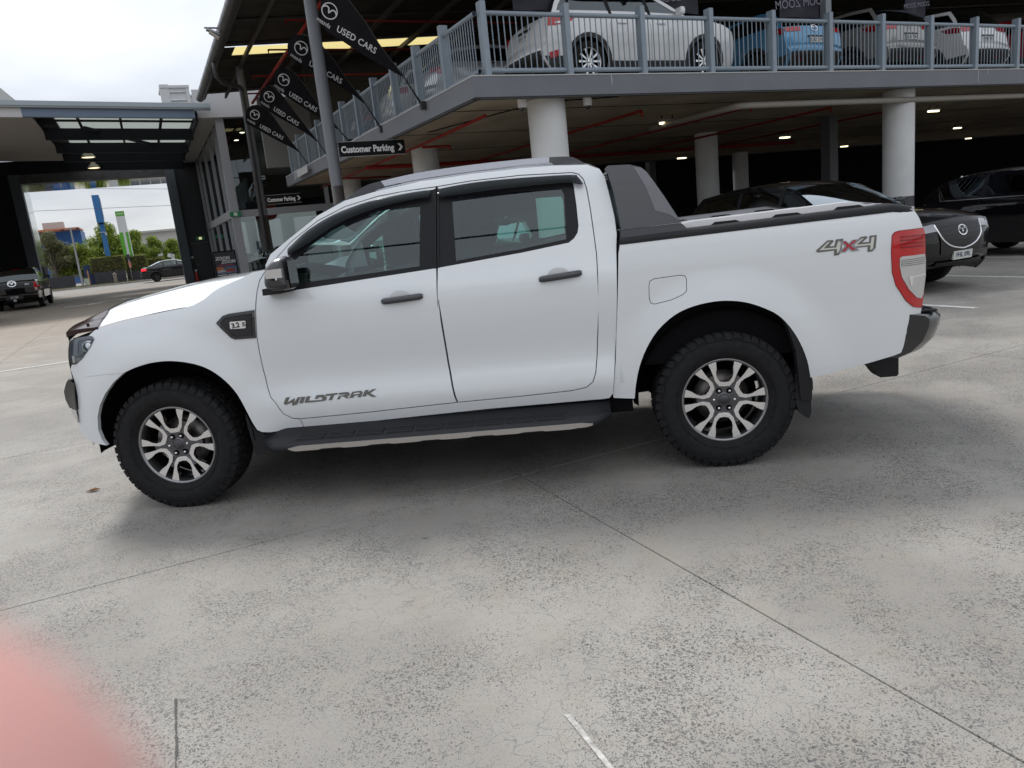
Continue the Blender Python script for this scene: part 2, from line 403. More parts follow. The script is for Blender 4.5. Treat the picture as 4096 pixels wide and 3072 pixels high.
def concrete_mat():
    m = bpy.data.materials.new('worn_concrete'); m.use_nodes = True; t = m.node_tree; b = t.nodes['Principled BSDF']; n = t.nodes.new; L = t.links.new
    g = n('ShaderNodeNewGeometry'); P = g.outputs['Position']
    def nz_(scale, detail=4, rough=.55, off=(0, 0, 0), src=None):
        q = n('ShaderNodeTexNoise'); q.noise_dimensions = '2D'; q.inputs['Scale'].default_value = scale; q.inputs['Detail'].default_value = detail; q.inputs['Roughness'].default_value = rough
        if off != (0, 0, 0):
            mp = n('ShaderNodeVectorMath'); mp.operation = 'ADD'; mp.inputs[1].default_value = off; L(P if src is None else src, mp.inputs[0]); L(mp.outputs[0], q.inputs['Vector'])
        else: L(P if src is None else src, q.inputs['Vector'])
        return q.outputs[0]
    def rng(x, a, bb, c, d):
        q = n('ShaderNodeMapRange'); q.interpolation_type = 'SMOOTHSTEP'; L(x, q.inputs[0])
        for i, v in enumerate((a, bb, c, d)): q.inputs[i + 1].default_value = v
        return q.outputs[0]
    def mth(op, x, y):
        q = n('ShaderNodeMath'); q.operation = op
        for i, v in enumerate((x, y)):
            if isinstance(v, (int, float)): q.inputs[i].default_value = v
            else: L(v, q.inputs[i])
        return q.outputs[0]
    def mixc(f, a, bb):
        q = n('ShaderNodeMix'); q.data_type = 'RGBA'
        if isinstance(f, (int, float)): q.inputs[0].default_value = f
        else: L(f, q.inputs[0])
        for i, v in ((6, a), (7, bb)):
            if isinstance(v, tuple): q.inputs[i].default_value = v + (1,)
            else: L(v, q.inputs[i])
        return q.outputs[2]
    # paste: pale grey with warm patches
    paste = mixc(rng(nz_(.9, 5), .35, .65, 0, 1), (.245, .232, .212), (.315, .30, .275))
    paste = mixc(rng(nz_(6, 5, .6, (3, 9, 0)), .45, .7, 0, .35), paste, (.275, .24, .195))
    paste = mixc(rng(nz_(.35, 3, .5, (11, 2, 0)), .5, .72, 0, .45), paste, (.215, .204, .186))
    # exposed stones where the surface is worn
    worn = rng(nz_(1.9, 5, .65, (5, 1, 0)), .28, .66, .18, 1)
    wv = n('ShaderNodeVectorMath'); wv.operation = 'ADD'; L(P, wv.inputs[0])
    ns = n('ShaderNodeTexNoise'); ns.noise_dimensions = '2D'; ns.inputs['Scale'].default_value = 40; ns.inputs['Detail'].default_value = 1; L(P, ns.inputs['Vector'])
    sc_ = n('ShaderNodeVectorMath'); sc_.operation = 'SCALE'; sc_.inputs[3].default_value = .018; L(ns.outputs['Color'], sc_.inputs[0]); L(sc_.outputs[0], wv.inputs[1])
    def stones(scale, lo, hi):
        v = n('ShaderNodeTexVoronoi'); v.voronoi_dimensions = '2D'; v.inputs['Scale'].default_value = scale; L(wv.outputs[0], v.inputs['Vector'])
        sp = n('ShaderNodeSeparateColor'); L(v.outputs['Color'], sp.inputs[0])
        size = mth('SUBTRACT', rng(sp.outputs[0], 0, 1, lo, hi), mth('MULTIPLY', mth('SUBTRACT', 1.0, worn), .36))   # every stone its own radius, fewer where the paste is whole
        return mth('LESS_THAN', v.outputs['Distance'], size), sp.outputs[1]
    s1, r1 = stones(62, -.60, .36); s2, r2 = stones(112, -.42, .46); s3_, r3 = stones(205, -.35, .50)
    st = mth('MAXIMUM', mth('MAXIMUM', s1, s2), s3_)
    scol = mixc(r1, (.055, .058, .06), (.135, .13, .122))
    col = mixc(mth('MULTIPLY', st, .92), paste, scol)
    # crazing: thin crack net in the smoother paste
    cv_ = n('ShaderNodeTexVoronoi'); cv_.voronoi_dimensions = '2D'; cv_.feature = 'DISTANCE_TO_EDGE'; cv_.inputs['Scale'].default_value = 9.5
    wv2 = n('ShaderNodeVectorMath'); wv2.operation = 'ADD'; L(P, wv2.inputs[0])
    n2 = n('ShaderNodeTexNoise'); n2.noise_dimensions = '2D'; n2.inputs['Scale'].default_value = 9; n2.inputs['Detail'].default_value = 3; L(P, n2.inputs['Vector'])
    s2c = n('ShaderNodeVectorMath'); s2c.operation = 'SCALE'; s2c.inputs[3].default_value = .16; L(n2.outputs['Color'], s2c.inputs[0]); L(s2c.outputs[0], wv2.inputs[1]); L(wv2.outputs[0], cv_.inputs['Vector'])
    crk = mth('MULTIPLY', rng(cv_.outputs['Distance'], 0, .028, 1, 0), rng(nz_(1.2, 4, .5, (7, 7, 0)), .38, .60, 0, .95))
    col = mixc(crk, col, (.15, .145, .14))
    # tyre and oil marks in large soft patches
    col = mixc(rng(nz_(.16, 4, .5, (2, 30, 0)), .55, .78, 0, .30), col, (.165, .155, .14))
    sp_ = n('ShaderNodeSeparateXYZ'); L(P, sp_.inputs[0]); col = mixc(rng(sp_.outputs[0], -3.5, -14, 0, .55), col, (.285, .225, .165))
    L(col, b.inputs['Base Color'])
    b.inputs['Roughness'].default_value = .7
    bu = n('ShaderNodeBump'); bu.inputs['Strength'].default_value = .35; bu.inputs['Distance'].default_value = .004
    L(nz_(70, 2), bu.inputs['Height']); L(bu.outputs[0], b.inputs['Normal'])
    return m
CONC = concrete_mat(); MATS['worn_concrete'] = CONC
ROADM = mat('road_asphalt', (.20, .185, .165), .75, noise_amt=.22, noise_scale=1.3, bump=.2, bump_scale=40)
JOINT = mat('joint_dirt', (.03, .028, .026), .9)
LINEW = mat('line_paint', (.55, .55, .53), .6, noise_amt=.3, noise_scale=25)
GRASSM = mat('verge_grass', (.19, .19, .075), .9, noise_amt=.4, noise_scale=3)
g_ = MB(); g_.add([(-420, -420, -.016), (420, -420, -.016), (420, 420, -.016), (-420, 420, -.016)], [(0, 1, 2, 3)])
ground = tag(g_.build('ground', JOINT), kind='structure')
# forecourt slabs: cast bays with sawn joints, each with a chamfered edge
pave = empty('pavement'); tag(pave, kind='structure')
PA, PB, JW = 4.4, 3.4, .006
def slab_mesh(la, lb, name='slab'):
    m_ = MB(); e = .0012
    x, y = la/2 - JW/2, lb/2 - JW/2
    top = [(-x + e, -y + e, 0), (x - e, -y + e, 0), (x - e, y - e, 0), (-x + e, y - e, 0)]
    mid = [(-x, -y, -.003), (x, -y, -.003), (x, y, -.003), (-x, y, -.003)]; bot = [(q[0], q[1], -.02) for q in mid]
    fs = [(0, 1, 2, 3)]
    for i in range(4):
        j = (i + 1) % 4; fs += [(i, 4 + i, 4 + j, j), (4 + i, 8 + i, 8 + j, 4 + j)]
    m_.add(top + mid + bot, fs[:1]); m_.cur = 1; m_.f += fs[1:]; m_.mi += [1]*(len(fs) - 1); m_.sm += [False]*(len(fs) - 1); return m_.mesh(name)
sme = slab_mesh(PA, PB)
for ia in range(-9, 9):
    for ib in range(-4, 9):
        ca, cb = (ia + .5)*PA, (ib + .5)*PB
        link('slab', sme, [CONC, JOINT], pave, W(ca, cb), (0, 0, TH))
# far drive and street beyond the last slabs
def sheet(name, pts, z, m_, kind='structure', fn=W):
    q = MB(); q.add([fn(a, b, z) for a, b in pts], [tuple(range(len(pts)))]); o = q.build(name, m_); return tag(o, kind=kind)
sheet('driveway', [(-60, 30.6), (60, 30.6), (60, 48), (-60, 48)], -.002, CONC)
sheet('street', [(-90, 48), (90, 48), (90, 62), (-90, 62)], -.006, ROADM)
sheet('side_yard', [(-120, -13.6), (-39.6, -13.6), (-39.6, 30.6), (-120, 30.6)], -.004, CONC)
sheet('near_yard', [(-60, -60), (60, -60), (60, -13.6), (-60, -13.6)], -.004, CONC)
sheet('side_yard', [(39.6, -13.6), (120, -13.6), (120, 30.6), (39.6, 30.6)], -.004, CONC)
# verge, kerb and footpath on the far side of the street
sheet('verge', [(-60, 62.4), (-2.6, 62.4), (-2.6, 63.6), (-60, 63.6)], .10, GRASSM)
kb = MB(); kb.box((0, 62.2, .04), (120, .3, .14)); k_o = kb.build('kerb', mat('kerb_concrete', (.36, .34, .31), .8, noise_amt=.15, noise_scale=2)); k_o.matrix_world = GM; tag(k_o, kind='structure')
sheet('footpath', [(-60, 63.6), (60, 63.6), (60, 120), (-60, 120)], .095, mat('path_concrete', (.33, .31, .28), .85, noise_amt=.15, noise_scale=1))
# blades on the verge
vb = MB(); rg = random.Random(3)
for k in range(2600):
    a = rg.uniform(-12, -2.7); b = rg.uniform(62.45, 63.55); h = rg.uniform(.04, .11); t = rg.uniform(0, 6.28); P = W(a, b, .10); d = Vector((math.cos(t), math.sin(t), 0))*.03
    vb.add([P - d, P + d, P + Vector((rg.uniform(-.03, .03), rg.uniform(-.03, .03), h))], [(0, 1, 2)])
tag(vb.build('verge_grass', GRASSM, fix=False), 'dry green grass strip along the street kerb', 'grass', kind='stuff')
# painted lines
def line(a0, b0, a1, b1, wd=.10, z=.004, name='parking_line', lab=None, grp=None):
    q = MB(); p0, p1 = Vector((a0, b0)), Vector((a1, b1)); d = (p1 - p0).normalized(); nn = Vector((-d.y, d.x))*wd/2
    q.add([W(*(p0 + nn), z), W(*(p1 + nn), z), W(*(p1 - nn), z), W(*(p0 - nn), z)], [(0, 1, 2, 3)]); o = q.build(name, LINEW)
    tag(o, kind='structure'); return o
line(9.32, 3.9, 9.32, 1.15); line(11.95, 7.4, 11.95, 1.3); line(14.6, 7.4, 14.6, 1.3); line(6.6, 7.4, 6.6, 1.5)
line(-11.5, 10.3, -2.0, 10.3); line(-9.2, 17.0, -6.2, 17.0, .12)
line(-8.3, 29.0, -3.2, 36.5, .12, .003); line(-5.9, 33.9, -4.7, 36.6, .12, .003)
for (a, b) in ((-4.4, 31.8), (-3.2, 33.0)):
    q = MB(); sh_ = [(-.7, -.12), (.2, -.12), (.2, -.35), (.9, 0), (.2, .35), (.2, .12), (-.7, .12)]
    q.add([W(a + u, b + v*2.2, .003) for u, v in sh_], [tuple(range(7))]); tag(q.build('lane_arrow', LINEW), kind='structure')
# near scuffs: a scrap of old white paint, a sealant smear and a dark blob
q = MB(); q.add([(.662, -3.0, .004), (.682, -3.0, .004), (.80, -3.24, .004), (.782, -3.24, .004)], [(0, 1, 2, 3)]); tag(q.build('paint_mark', mat('faded_paint', (.40, .39, .37), .7, noise_amt=.45, noise_scale=40)), kind='structure')
def smear(name, pts, wd, m_):
    q = MB(); L_, R_ = [], []; r0 = random.Random(5)
    for i in range(len(pts) - 1):
        for j in range(9):
            t = j/9; x = pts[i][0] + (pts[i + 1][0] - pts[i][0])*t; y = pts[i][1] + (pts[i + 1][1] - pts[i][1])*t; w_ = wd*r0.uniform(.35, 1.0)
            L_.append((x - w_, y, .003)); R_.append((x + w_, y + r0.uniform(-.004, .004), .003))
    n_ = len(L_); q.add(L_ + R_, [(i, i + 1, n_ + i + 1, n_ + i) for i in range(n_ - 1)]); tag(q.build(name, m_), kind='structure')
smear('sealant_smear', [(-.67, -2.82), (-.60, -2.95), (-.54, -3.06), (-.46, -3.22)], .0055, mat('sealant', (.07, .07, .068), .8))
smear('sealant_smear', [(-.035, -1.60), (.02, -1.62)], .006, mat('sealant', (.07, .07, .068), .8))
# fallen leaf
lf = MB(); out_l = [(-.05, 0), (-.02, .016), (.01, .024), (.03, .012), (.05, .002), (.03, -.012), (0, -.018), (-.025, -.010)]
lf.add([(x, y, .006 + .018*abs(y)/.02*(.6 + x*6) + .01*max(0, x)*4) for x, y in out_l] + [(0, 0, .004)], [(i, (i + 1) % 8, 8) for i in range(8)])
tag(lf.build('fallen_leaf', mat('dry_leaf', (.22, .10, .035), .8), None, (-2.51, -.44, 0), (0, 0, .3)), 'curled brown dry leaf lying on the concrete by the pickup front wheel', 'leaf')

# ------------------------------------------------------------------ two-level car park
FASC = mat('fascia_grey', (.155, .165, .185), .55, noise_amt=.06, noise_scale=1.5)
SOFF = mat('slab_soffit', (.42, .355, .27), .9, spec=.1, noise_amt=.2, noise_scale=.9)
CAPW = mat('slab_cap', (.50, .50, .49), .7)
RAILP = mat('rail_blue_grey', (.25, .30, .35), .5, noise_amt=.05, noise_scale=4)
COLW = mat('column_white', (.66, .665, .66), .5, noise_amt=.05, noise_scale=3)
COLK = mat('column_black_band', (.03, .03, .032), .6)
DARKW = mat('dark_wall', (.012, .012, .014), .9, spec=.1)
REDP = mat('sprinkler_red', (.26, .020, .014), .55, spec=.2)
ZS, ZT = 3.50, 3.835
deck = empty('car_park_deck', (0, 0, 0), 0, 'grey raised concrete car park deck above the white round columns', 'car park'); site(deck)
A1 = 62.0; B1 = 27.0
dk = MB(); LP = [(3.41, 7.65), (A1, 7.65), (A1, B1), (3.05 - .0, B1), (3.05, 23.25)]
LP = [(3.41, 7.65), (A1, 7.65), (A1, 23.25), (3.05, 23.25)]
dk.prism(offset_poly(LP, .04), lambda u, v, h: (u, v, h), ZS + .02, ZT - .02); dk.build('slab', SOFF, deck)
def fascia(p0, p1, nm='fascia'):
    p0, p1 = Vector(p0), Vector(p1); d = (p1 - p0).normalized(); n_ = Vector((d.y, -d.x)); q = MB()
    pr = [(0, ZS), (0, ZT - .02), (-.15, ZT - .02), (-.15, ZS)]
    L_ = (p1 - p0).length
    q.add([(*(p0 + n_*u), z) for u, z in pr] + [(*(p1 + n_*u), z) for u, z in pr], [(0, 1, 5, 4), (1, 2, 6, 5), (2, 3, 7, 6), (3, 0, 4, 7), (0, 3, 2, 1), (4, 5, 6, 7)])
    q.build(nm, FASC, deck)
    q = MB(); q.add([(*(p0 + n_*.008), ZT - .018), (*(p1 + n_*.008), ZT - .018), (*(p1 - n_*.25), ZT - .018), (*(p0 - n_*.25), ZT - .018), (*(p0 + n_*.008), ZT), (*(p1 + n_*.008), ZT), (*(p1 - n_*.25), ZT), (*(p0 - n_*.25), ZT)],
             [(0, 1, 5, 4), (4, 5, 6, 7), (1, 2, 6, 5), (2, 3, 7, 6), (3, 0, 4, 7), (0, 3, 2, 1)]); q.build('slab_cap', CAPW, deck)
    q = MB(); q.add([(*(p0 - n_*.02), ZS - .03), (*(p1 - n_*.02), ZS - .03), (*(p1 - n_*.10), ZS - .03), (*(p0 - n_*.10), ZS - .03), (*(p0 - n_*.02), ZS + .01), (*(p1 - n_*.02), ZS + .01), (*(p1 - n_*.10), ZS + .01), (*(p0 - n_*.10), ZS + .01)],
             [(0, 1, 5, 4), (3, 2, 1, 0), (2, 3, 7, 6)]); q.build('drip_edge', mat('drip_dark', (.06, .06, .062), .7), deck)
fascia((3.41, 7.65), (A1, 7.65)); fascia((3.05, 23.25), (3.41, 7.65)); fascia((A1, 23.25), (3.05, 23.25))
# wordmark sign on the far end of the side fascia
sg_ = MB(); 
for k in range(3):
    b0 = 21.5 - k*.14; sg_.add([(3.0, b0, 3.56), (3.0, b0 - .06, 3.56), (3.0, b0 - .12, 3.80), (3.0, b0 - .06, 3.80)], [(0, 1, 2, 3)])
sg_.add([(3.0, 21.0, 3.58), (3.0, 19.3, 3.58), (3.0, 19.3, 3.78), (3.0, 21.0, 3.78)], [(0, 1, 2, 3)])
sg_.build('fascia_sign', mat('sign_pale', (.45, .45, .45), .6), deck)
# drips down the fascia
for (a, l) in ((6.02, .16), (16.0, .26), (16.35, .10)):
    q = MB(); q.add([(a, 7.644, ZT - .03), (a + .03, 7.644, ZT - .03), (a + .02, 7.644, ZT - .03 - l), (a + .008, 7.644, ZT - .03 - l)], [(0, 1, 2, 3)]); q.build('lime_stain', mat('lime', (.42, .42, .42), .8), deck)
# soffit joints (formwork lines)
for b in (9.05, 11.9, 15.0, 18.2):
    q = MB(); q.span((3.6, b, ZS + .012), (A1, b + .018, ZS + .021)); q.build('soffit_joint', DARKW, deck)
q = MB(); q.bar((5.0, 8.25, ZS + .012), (4.0, 11.5, ZS + .012), .03, .02); q.bar((5.3, 8.25, ZS + .012), (6.4, 8.0, ZS + .012), .03, .02); q.build('conduit', DARKW, deck)
# railings: one frame per side with posts, rails and balusters
def railing(p0, p1, n_bays, lab, skip_first=False, sh=(0, 0)):
    r = empty('railing', (0, 0, 0), 0, lab, 'railing', 'deck railings'); site(r)
    p0, p1 = Vector(p0), Vector(p1); d = (p1 - p0).normalized(); n_ = Vector((d.y, -d.x)); ang = math.atan2(d.y, d.x); step = (p1 - p0).length/n_bays
    pm = MB(); pm.box((0, 0, (1.12)/2), (.10, .16, 1.12), bev=.008); pme = pm.mesh('post')
    nb = 12; gap = (step - .10)/(nb + 1)
    bm_ = MB(); bm_.tube([(0, 0, .10), (0, 0, .92)], .0105, 6, caps=False); bme = bm_.mesh('baluster')
    rm = MB(); rm.tube([(.05, 0, 0), (step - .05, 0, 0)], .038, 10, caps=False); rme = rm.mesh('rail')
    for k in range(n_bays + 1):
        P = p0 + d*step*k
        if not (skip_first and k == 0): link('post', pme, RAILP, r, (P.x, P.y, ZT + .001), (0, 0, ang))
        if k == n_bays: break
        for zz_ in (.955, .085): link('rail', rme, RAILP, r, (P.x, P.y, ZT + zz_), (0, 0, ang))
        for j in range(nb):
            Q = P + d*(.05 + gap*(j + 1)); link('baluster', bme, RAILP, r, (Q.x, Q.y, ZT), (0, 0, ang))
    return r
railing((3.72, 7.75), (3.72 + 1.535*30, 7.75), 30, 'blue-grey baluster railing along the deck edge in front of the parked cars')
railing((3.62, 7.75), (3.28, 22.9), 11, 'blue-grey baluster railing on the deck side edge where the flags are fixed', True)
sheet('car_park_shade_floor', [(3.3, 7.9), (A1, 7.9), (A1, 26), (3.3, 26)], .004, mat('car_park_shade_floor', (.075, .072, .07), .8, spec=.2, noise_amt=.2, noise_scale=1.2))  # dark sheet added to cut bounce light and keep the lower level dim
# columns
def column(a, b, z1=ZS, r=.335, lab='', nm='round_column'):
    t = empty(nm, W(a, b), 0, lab, 'column', 'round car park columns')
    q = MB(); q.smooth = True; q.lathe([(r, 1.17), (r, z1 + .03)], 40, 'z'); q.build('shaft', COLW, t)
    q = MB(); q.smooth = True; q.lathe([(r + .003, 0), (r + .003, 1.17), (r - .01, 1.172)], 40, 'z'); q.build('black_band', COLK, t)
    return t
column(5.03, 8.25, lab='white round column under the deck corner between two dome cameras')
column(14.24, 8.32, lab='white round column beside the scooter, behind the black SUV bonnet')
column(4.98, 14.55, lab='white round column behind the hanging parking sign, under a red pipe')
column(5.05, 22.4, lab='white round column farthest back, next to the grey light pole')
column(13.9, 14.5, lab='round column deep in the car park, behind the black SUV roof')
column(22.9, 8.32, lab='white round column at the far end of the car park front')
column(13.9, 22.5, lab='round column at the back of the car park, dim in shade', nm='round_column')
column(22.6, 14.5, lab='dim round column behind the scooter column')
column(22.6, 22.5, lab='dim round column in the darkest back row of the car park')
# lower level enclosure: deep shade put into the near-black wall colour
def wallbox(name, lo, hi, m_, lab, cat='wall'):
    q = MB(); q.span(lo, hi); o = q.build(name, m_); site(o); return tag(o, lab, cat)
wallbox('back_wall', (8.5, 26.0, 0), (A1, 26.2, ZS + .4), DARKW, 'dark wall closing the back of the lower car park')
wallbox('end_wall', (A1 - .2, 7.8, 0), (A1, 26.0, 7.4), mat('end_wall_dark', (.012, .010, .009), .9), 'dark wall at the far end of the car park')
for (a, b) in ((16.2, 12.0), (10.6, 24.5), (19.0, 24.2)):
    q = MB(); q.span((a - .16, b - .16, 0), (a + .16, b + .16, ZS + .02)); o = q.build('square_pillar', mat('pillar_grey', (.10, .10, .11), .6)); site(o); tag(o, 'slim grey square pillar inside the lower car park', 'pillar', 'square car park pillars')
# ceiling lights
LAMPW = mat('lamp_tube', (.9, .85, .7), .4, emit=(1.0, .86, .55, 3.0))
for (a, b) in ((9.36, 10.45), (17.9, 15.3), (27.1, 20.8), (18.1, 20.9), (18.6, 10.55), (27.3, 15.7), (36.5, 21.3), (9.2, 15.4), (9.2, 20.8), (27.2, 10.5)):
    t = empty('ceiling_light', W(a, b, ZS - .16), TH, 'lit strip light with a wire guard under the deck soffit', 'ceiling light', 'car park strip lights')
    q = MB(); q.box((0, 0, .05), (.46, .13, .06), bev=.01); q.build('housing', mat('light_housing', (.3, .3, .3), .5), t)
    q = MB(); q.box((0, 0, -.002), (.40, .09, .04), bev=.012); q.build('tube', LAMPW, t)
    q = MB()
    for k in range(9): q.tube([(-.2 + .05*k, -.06, .02), (-.2 + .05*k, -.055, -.035), (-.2 + .05*k, .055, -.035), (-.2 + .05*k, .06, .02)], .0035, 4)
    q.build('guard', DARKW, t)
    q = MB(); q.tube([(.15, 0, .08), (.15, 0, .165)], .012, 6); q.tube([(-.15, 0, .08), (-.15, 0, .165)], .012, 6); q.build('hanger', DARKW, t)
# drain pipe and sprinkler pipes
q = MB(); q.tube([(9.3, 11.0, 3.30), (9.2, 8.3, 3.28), (9.25, 8.06, 3.28), (9.45, 8.0, 3.28), (11.2, 8.0, 3.28), (A1 - .3, 8.15, 3.26)], .065, 12); o = q.build('drain_pipe', mat('pvc_pipe', (.33, .305, .265), .6)); site(o); tag(o, 'beige drain pipe hung under the deck edge with an elbow', 'pipe')
def redpipe(pts, r, lab):
    q = MB(); q.tube(pts, r, 8); o = q.build('sprinkler_pipe', REDP); site(o); tag(o, lab, 'pipe', 'red sprinkler pipes'); 
redpipe([(4.12, 22.8, 3.36), (4.10, 12.0, 3.36), (4.0, 8.6, 3.36)], .030, 'thin red sprinkler pipe running back along the deck side soffit')
redpipe([(3.9, 16.2, 3.31), (9.0, 16.9, 3.31), (20, 16.9, 3.31)], .055, 'thick red sprinkler main across the car park soffit')
redpipe([(4.1, 12.25, 3.30), (4.75, 12.25, 3.30), (4.75, 12.25, 3.22)], .028, 'short red sprinkler branch over the white column')
redpipe([(7.4, 16.6, 3.36), (7.4, 8.72, 3.36), (7.4, 8.70, 3.26)], .030, 'red sprinkler branch ending beside the corner column')
redpipe([(10.2, 16.6, 3.36), (10.17, 8.7, 3.36), (10.17, 8.7, 3.26)], .028, 'red sprinkler branch ending below the beige drain pipe elbow')
redpipe([(13.3, 16.6, 3.36), (13.2, 9.3, 3.36), (13.2, 9.3, 3.26)], .028, 'red sprinkler branch left of the scooter column')
redpipe([(16.4, 16.6, 3.36), (16.4, 10.2, 3.36), (16.4, 10.2, 3.26)], .028, 'red sprinkler branch right of the scooter column')
redpipe([(4.1, 19.2, 3.31), (5.6, 19.6, 3.31)], .026, 'red sprinkler stub beside the farthest white column')
# dome cameras
for (a, nm) in ((4.42, 'left'), (5.72, 'right')):
    t = empty('dome_camera', W(a, 7.98, ZS + .02), 0, 'white security dome camera under the deck edge, %s' % ('towards the deck corner' if nm == 'left' else 'beside the beige drain pipe'), 'camera', 'dome cameras')
    q = MB(); q.smooth = True; q.lathe([(.078, 0), (.078, -.14), (.060, -.15), (.001, -.15)], 24, 'z'); q.build('housing', mat('camera_white', (.7, .7, .68), .4), t)
    q = MB(); q.smooth = True; q.lathe([(.056, -.14)] + [(.056*math.cos(k*math.pi/12), -.15 - .056*math.sin(k*math.pi/12)) for k in range(7)], 24, 'z'); q.build('dome', mat('gloss_black', (0.006, 0.006, 0.008), 0.08, coat=1), t)

# ------------------------------------------------------------------ roof over the deck
RD = mat('roof_steel_dark', (.040, .036, .032), .7, spec=.2, noise_amt=.3, noise_scale=1.5)
RB = mat('roof_beam', (.05, .046, .042), .6)
YEL = bpy.data.materials.new('yellow_rooflight'); YEL.use_nodes = True
_t = YEL.node_tree; _t.nodes.clear(); _o = _t.nodes.new('ShaderNodeOutputMaterial'); _tr = _t.nodes.new('ShaderNodeBsdfTranslucent'); _tr.inputs[0].default_value = (.55, .46, .20, 1); _t.links.new(_tr.outputs[0], _o.inputs[0])
roof = empty('deck_roof', (0, 0, 0), 0, 'dark steel roof over the upper deck with yellow rooflights and round gutter', 'roof'); site(roof)
ZG = 7.25
def rz(a): return ZG + .12 + .055*(a - 1.3)
def roof_sheet(a0, a1, b0, b1, m_, nm, corr=True):
    q = MB(); n_ = int((b1 - b0)/.10) if corr else 1
    vs = []; 
    for k in range(n_ + 1):
        b = b0 + (b1 - b0)*k/n_; h = (.022 if (k % 2) else 0) if corr else 0
        vs += [(a0, b, rz(a0) + h), (a1, b, rz(a1) + h)]
    q.add(vs, [(2*k, 2*k + 1, 2*k + 3, 2*k + 2) for k in range(n_)]); return q.build(nm, m_, roof)
roof_sheet(1.25, A1, 7.2, 20.75, RD, 'roof_sheet'); roof_sheet(1.25, A1, 21.75, 27.6, RD, 'roof_sheet')
roof_sheet(1.25, 1.75, 20.75, 21.75, RD, 'roof_sheet'); roof_sheet(8.55, A1, 20.75, 21.75, RD, 'roof_sheet')
q = MB(); q.add([(8.6, 20.6, rz(8.6) + .06), (A1, 20.6, rz(A1) + .06), (A1, 21.9, rz(A1) + .06), (8.6, 21.9, rz(8.6) + .06)], [(0, 1, 2, 3)]); q.build('roof_top_skin', mat('roof_top', (.35, .36, .38), .5), roof)
for k in range(4): roof_sheet(1.75 + 1.7*k, 1.75 + 1.7*(k + 1), 20.75, 21.75, YEL, 'rooflight_panel')
# top skin keeps the sheet opaque
for (b0, b1) in ((7.2, 20.7), (21.8, 27.6)):
    q = MB(); q.add([(1.25, b0, rz(1.25) + .06), (A1, b0, rz(A1) + .06), (A1, b1, rz(A1) + .06), (1.25, b1, rz(1.25) + .06)], [(0, 1, 2, 3)]); q.build('roof_top_skin', mat('roof_top', (.35, .36, .38), .5), roof)
for a in (2.06, 3.7, 5.4, 7.1, 8.8, 10.5, 12.2, 15.6, 19.0, 22.4):
    q = MB(); z = rz(a) - .05; q.box((a, 17.4, z - .14), (.09, 20.4, .02)); q.box((a, 17.4, z - .07), (.02, 20.4, .14)); q.build('rafter', RB, roof)
for b in (8.2, 10.6, 13.0, 15.4, 17.8, 20.2, 22.2, 24.6, 27.0):
    q = MB(); q.bar((1.4, b, rz(1.4) - .03), (A1, b, rz(A1) - .03), .06, .05); q.build('purlin', RB, roof)
q = MB(); q.box((1.30, 17.4, ZG + .02), (.06, 20.4, .20)); q.build('eave_beam', RB, roof)
gm = MB(); gm.smooth = True; gm.lathe([(.145, 7.2), (.145, 27.6)], 20, 'y', (1.16, 0, ZG), a0=math.pi*.85, a1=math.pi*2.15); gm.lathe([(.135, 7.2), (.135, 27.6)], 20, 'y', (1.16, 0, ZG), a0=math.pi*.85, a1=math.pi*2.15)
gm.build('gutter', mat('gutter_zinc', (.085, .085, .085), .38, metal=.6, noise_amt=.3, noise_scale=3), roof)
for k in range(22):
    b = 7.6 + k*.95; q = MB(); q.smooth = True; q.lathe([(.150, b), (.152, b + .03)], 16, 'y', (1.16, 0, ZG), a0=math.pi*.85, a1=math.pi*2.15); q.build('gutter_strap', RB, roof)
# dark wall behind the upper deck
wallbox('upper_back_wall', (4.2, 23.3, ZT), (A1, 23.5, 8.9), mat('upper_wall', (.035, .034, .034), .8), 'dark wall behind the cars on the upper deck')
wallbox('upper_gable_wall', (3.2, 27.7, 4.6), (30, 27.9, 7.25), mat('panel_grey', (.30, .30, .29), .7), 'pale grey panel wall above the showroom glass under the roof')
# red sprinkler lines below the roof
redpipe([(3.0, 8.4, 6.95), (2.95, 27.2, 6.95)], .05, 'red sprinkler main running under the deck roof beside the flags')
for k, b in enumerate((16.3, 19.2, 22.6, 25.4)):
    redpipe([(2.4, b, 6.95), (2.4, b, 6.82), (2.4, b, 6.95), (9.5, b, 7.0)], .026, 'thin red sprinkler branch crossing under the deck roof, %s from the gutter end' % ('fourth', 'third', 'second', 'first')[k])
# steel poles carrying the eave, with dark feet
POLE = mat('pole_grey', (.175, .185, .205), .45, metal=.2); POLEF = mat('pole_foot', (.05, .042, .038), .55)
def pole(a, b, lab, nm='steel_pole'):
    t = empty(nm, W(a, b), 0, lab, 'pole', 'grey steel poles')
    q = MB(); q.smooth = True; q.lathe([(.12, 2.60), (.12, rz(a) - .1)], 28, 'z'); q.build('shaft', POLE, t)
    q = MB(); q.smooth = True; q.lathe([(.123, 0), (.123, 2.6), (.11, 2.602)], 28, 'z'); q.build('foot', POLEF, t)
    q = MB(); q.lathe([(.124, 4.70), (.124, 4.725)], 28, 'z'); q.box((-.118, -.02, 4.9), (.012, .03, 4.3)); q.build('seam', POLE, t)
    q = MB(); q.box((0, 0, .012), (.36, .36, .024)); q.build('base_plate', POLEF, t)
    return t
pole(2.05, 12.0, 'grey steel pole nearest the pickup, carrying a parking sign below the flags'); pole(2.08, 22.95, 'grey steel pole farther back at the showroom, carrying the second parking sign')
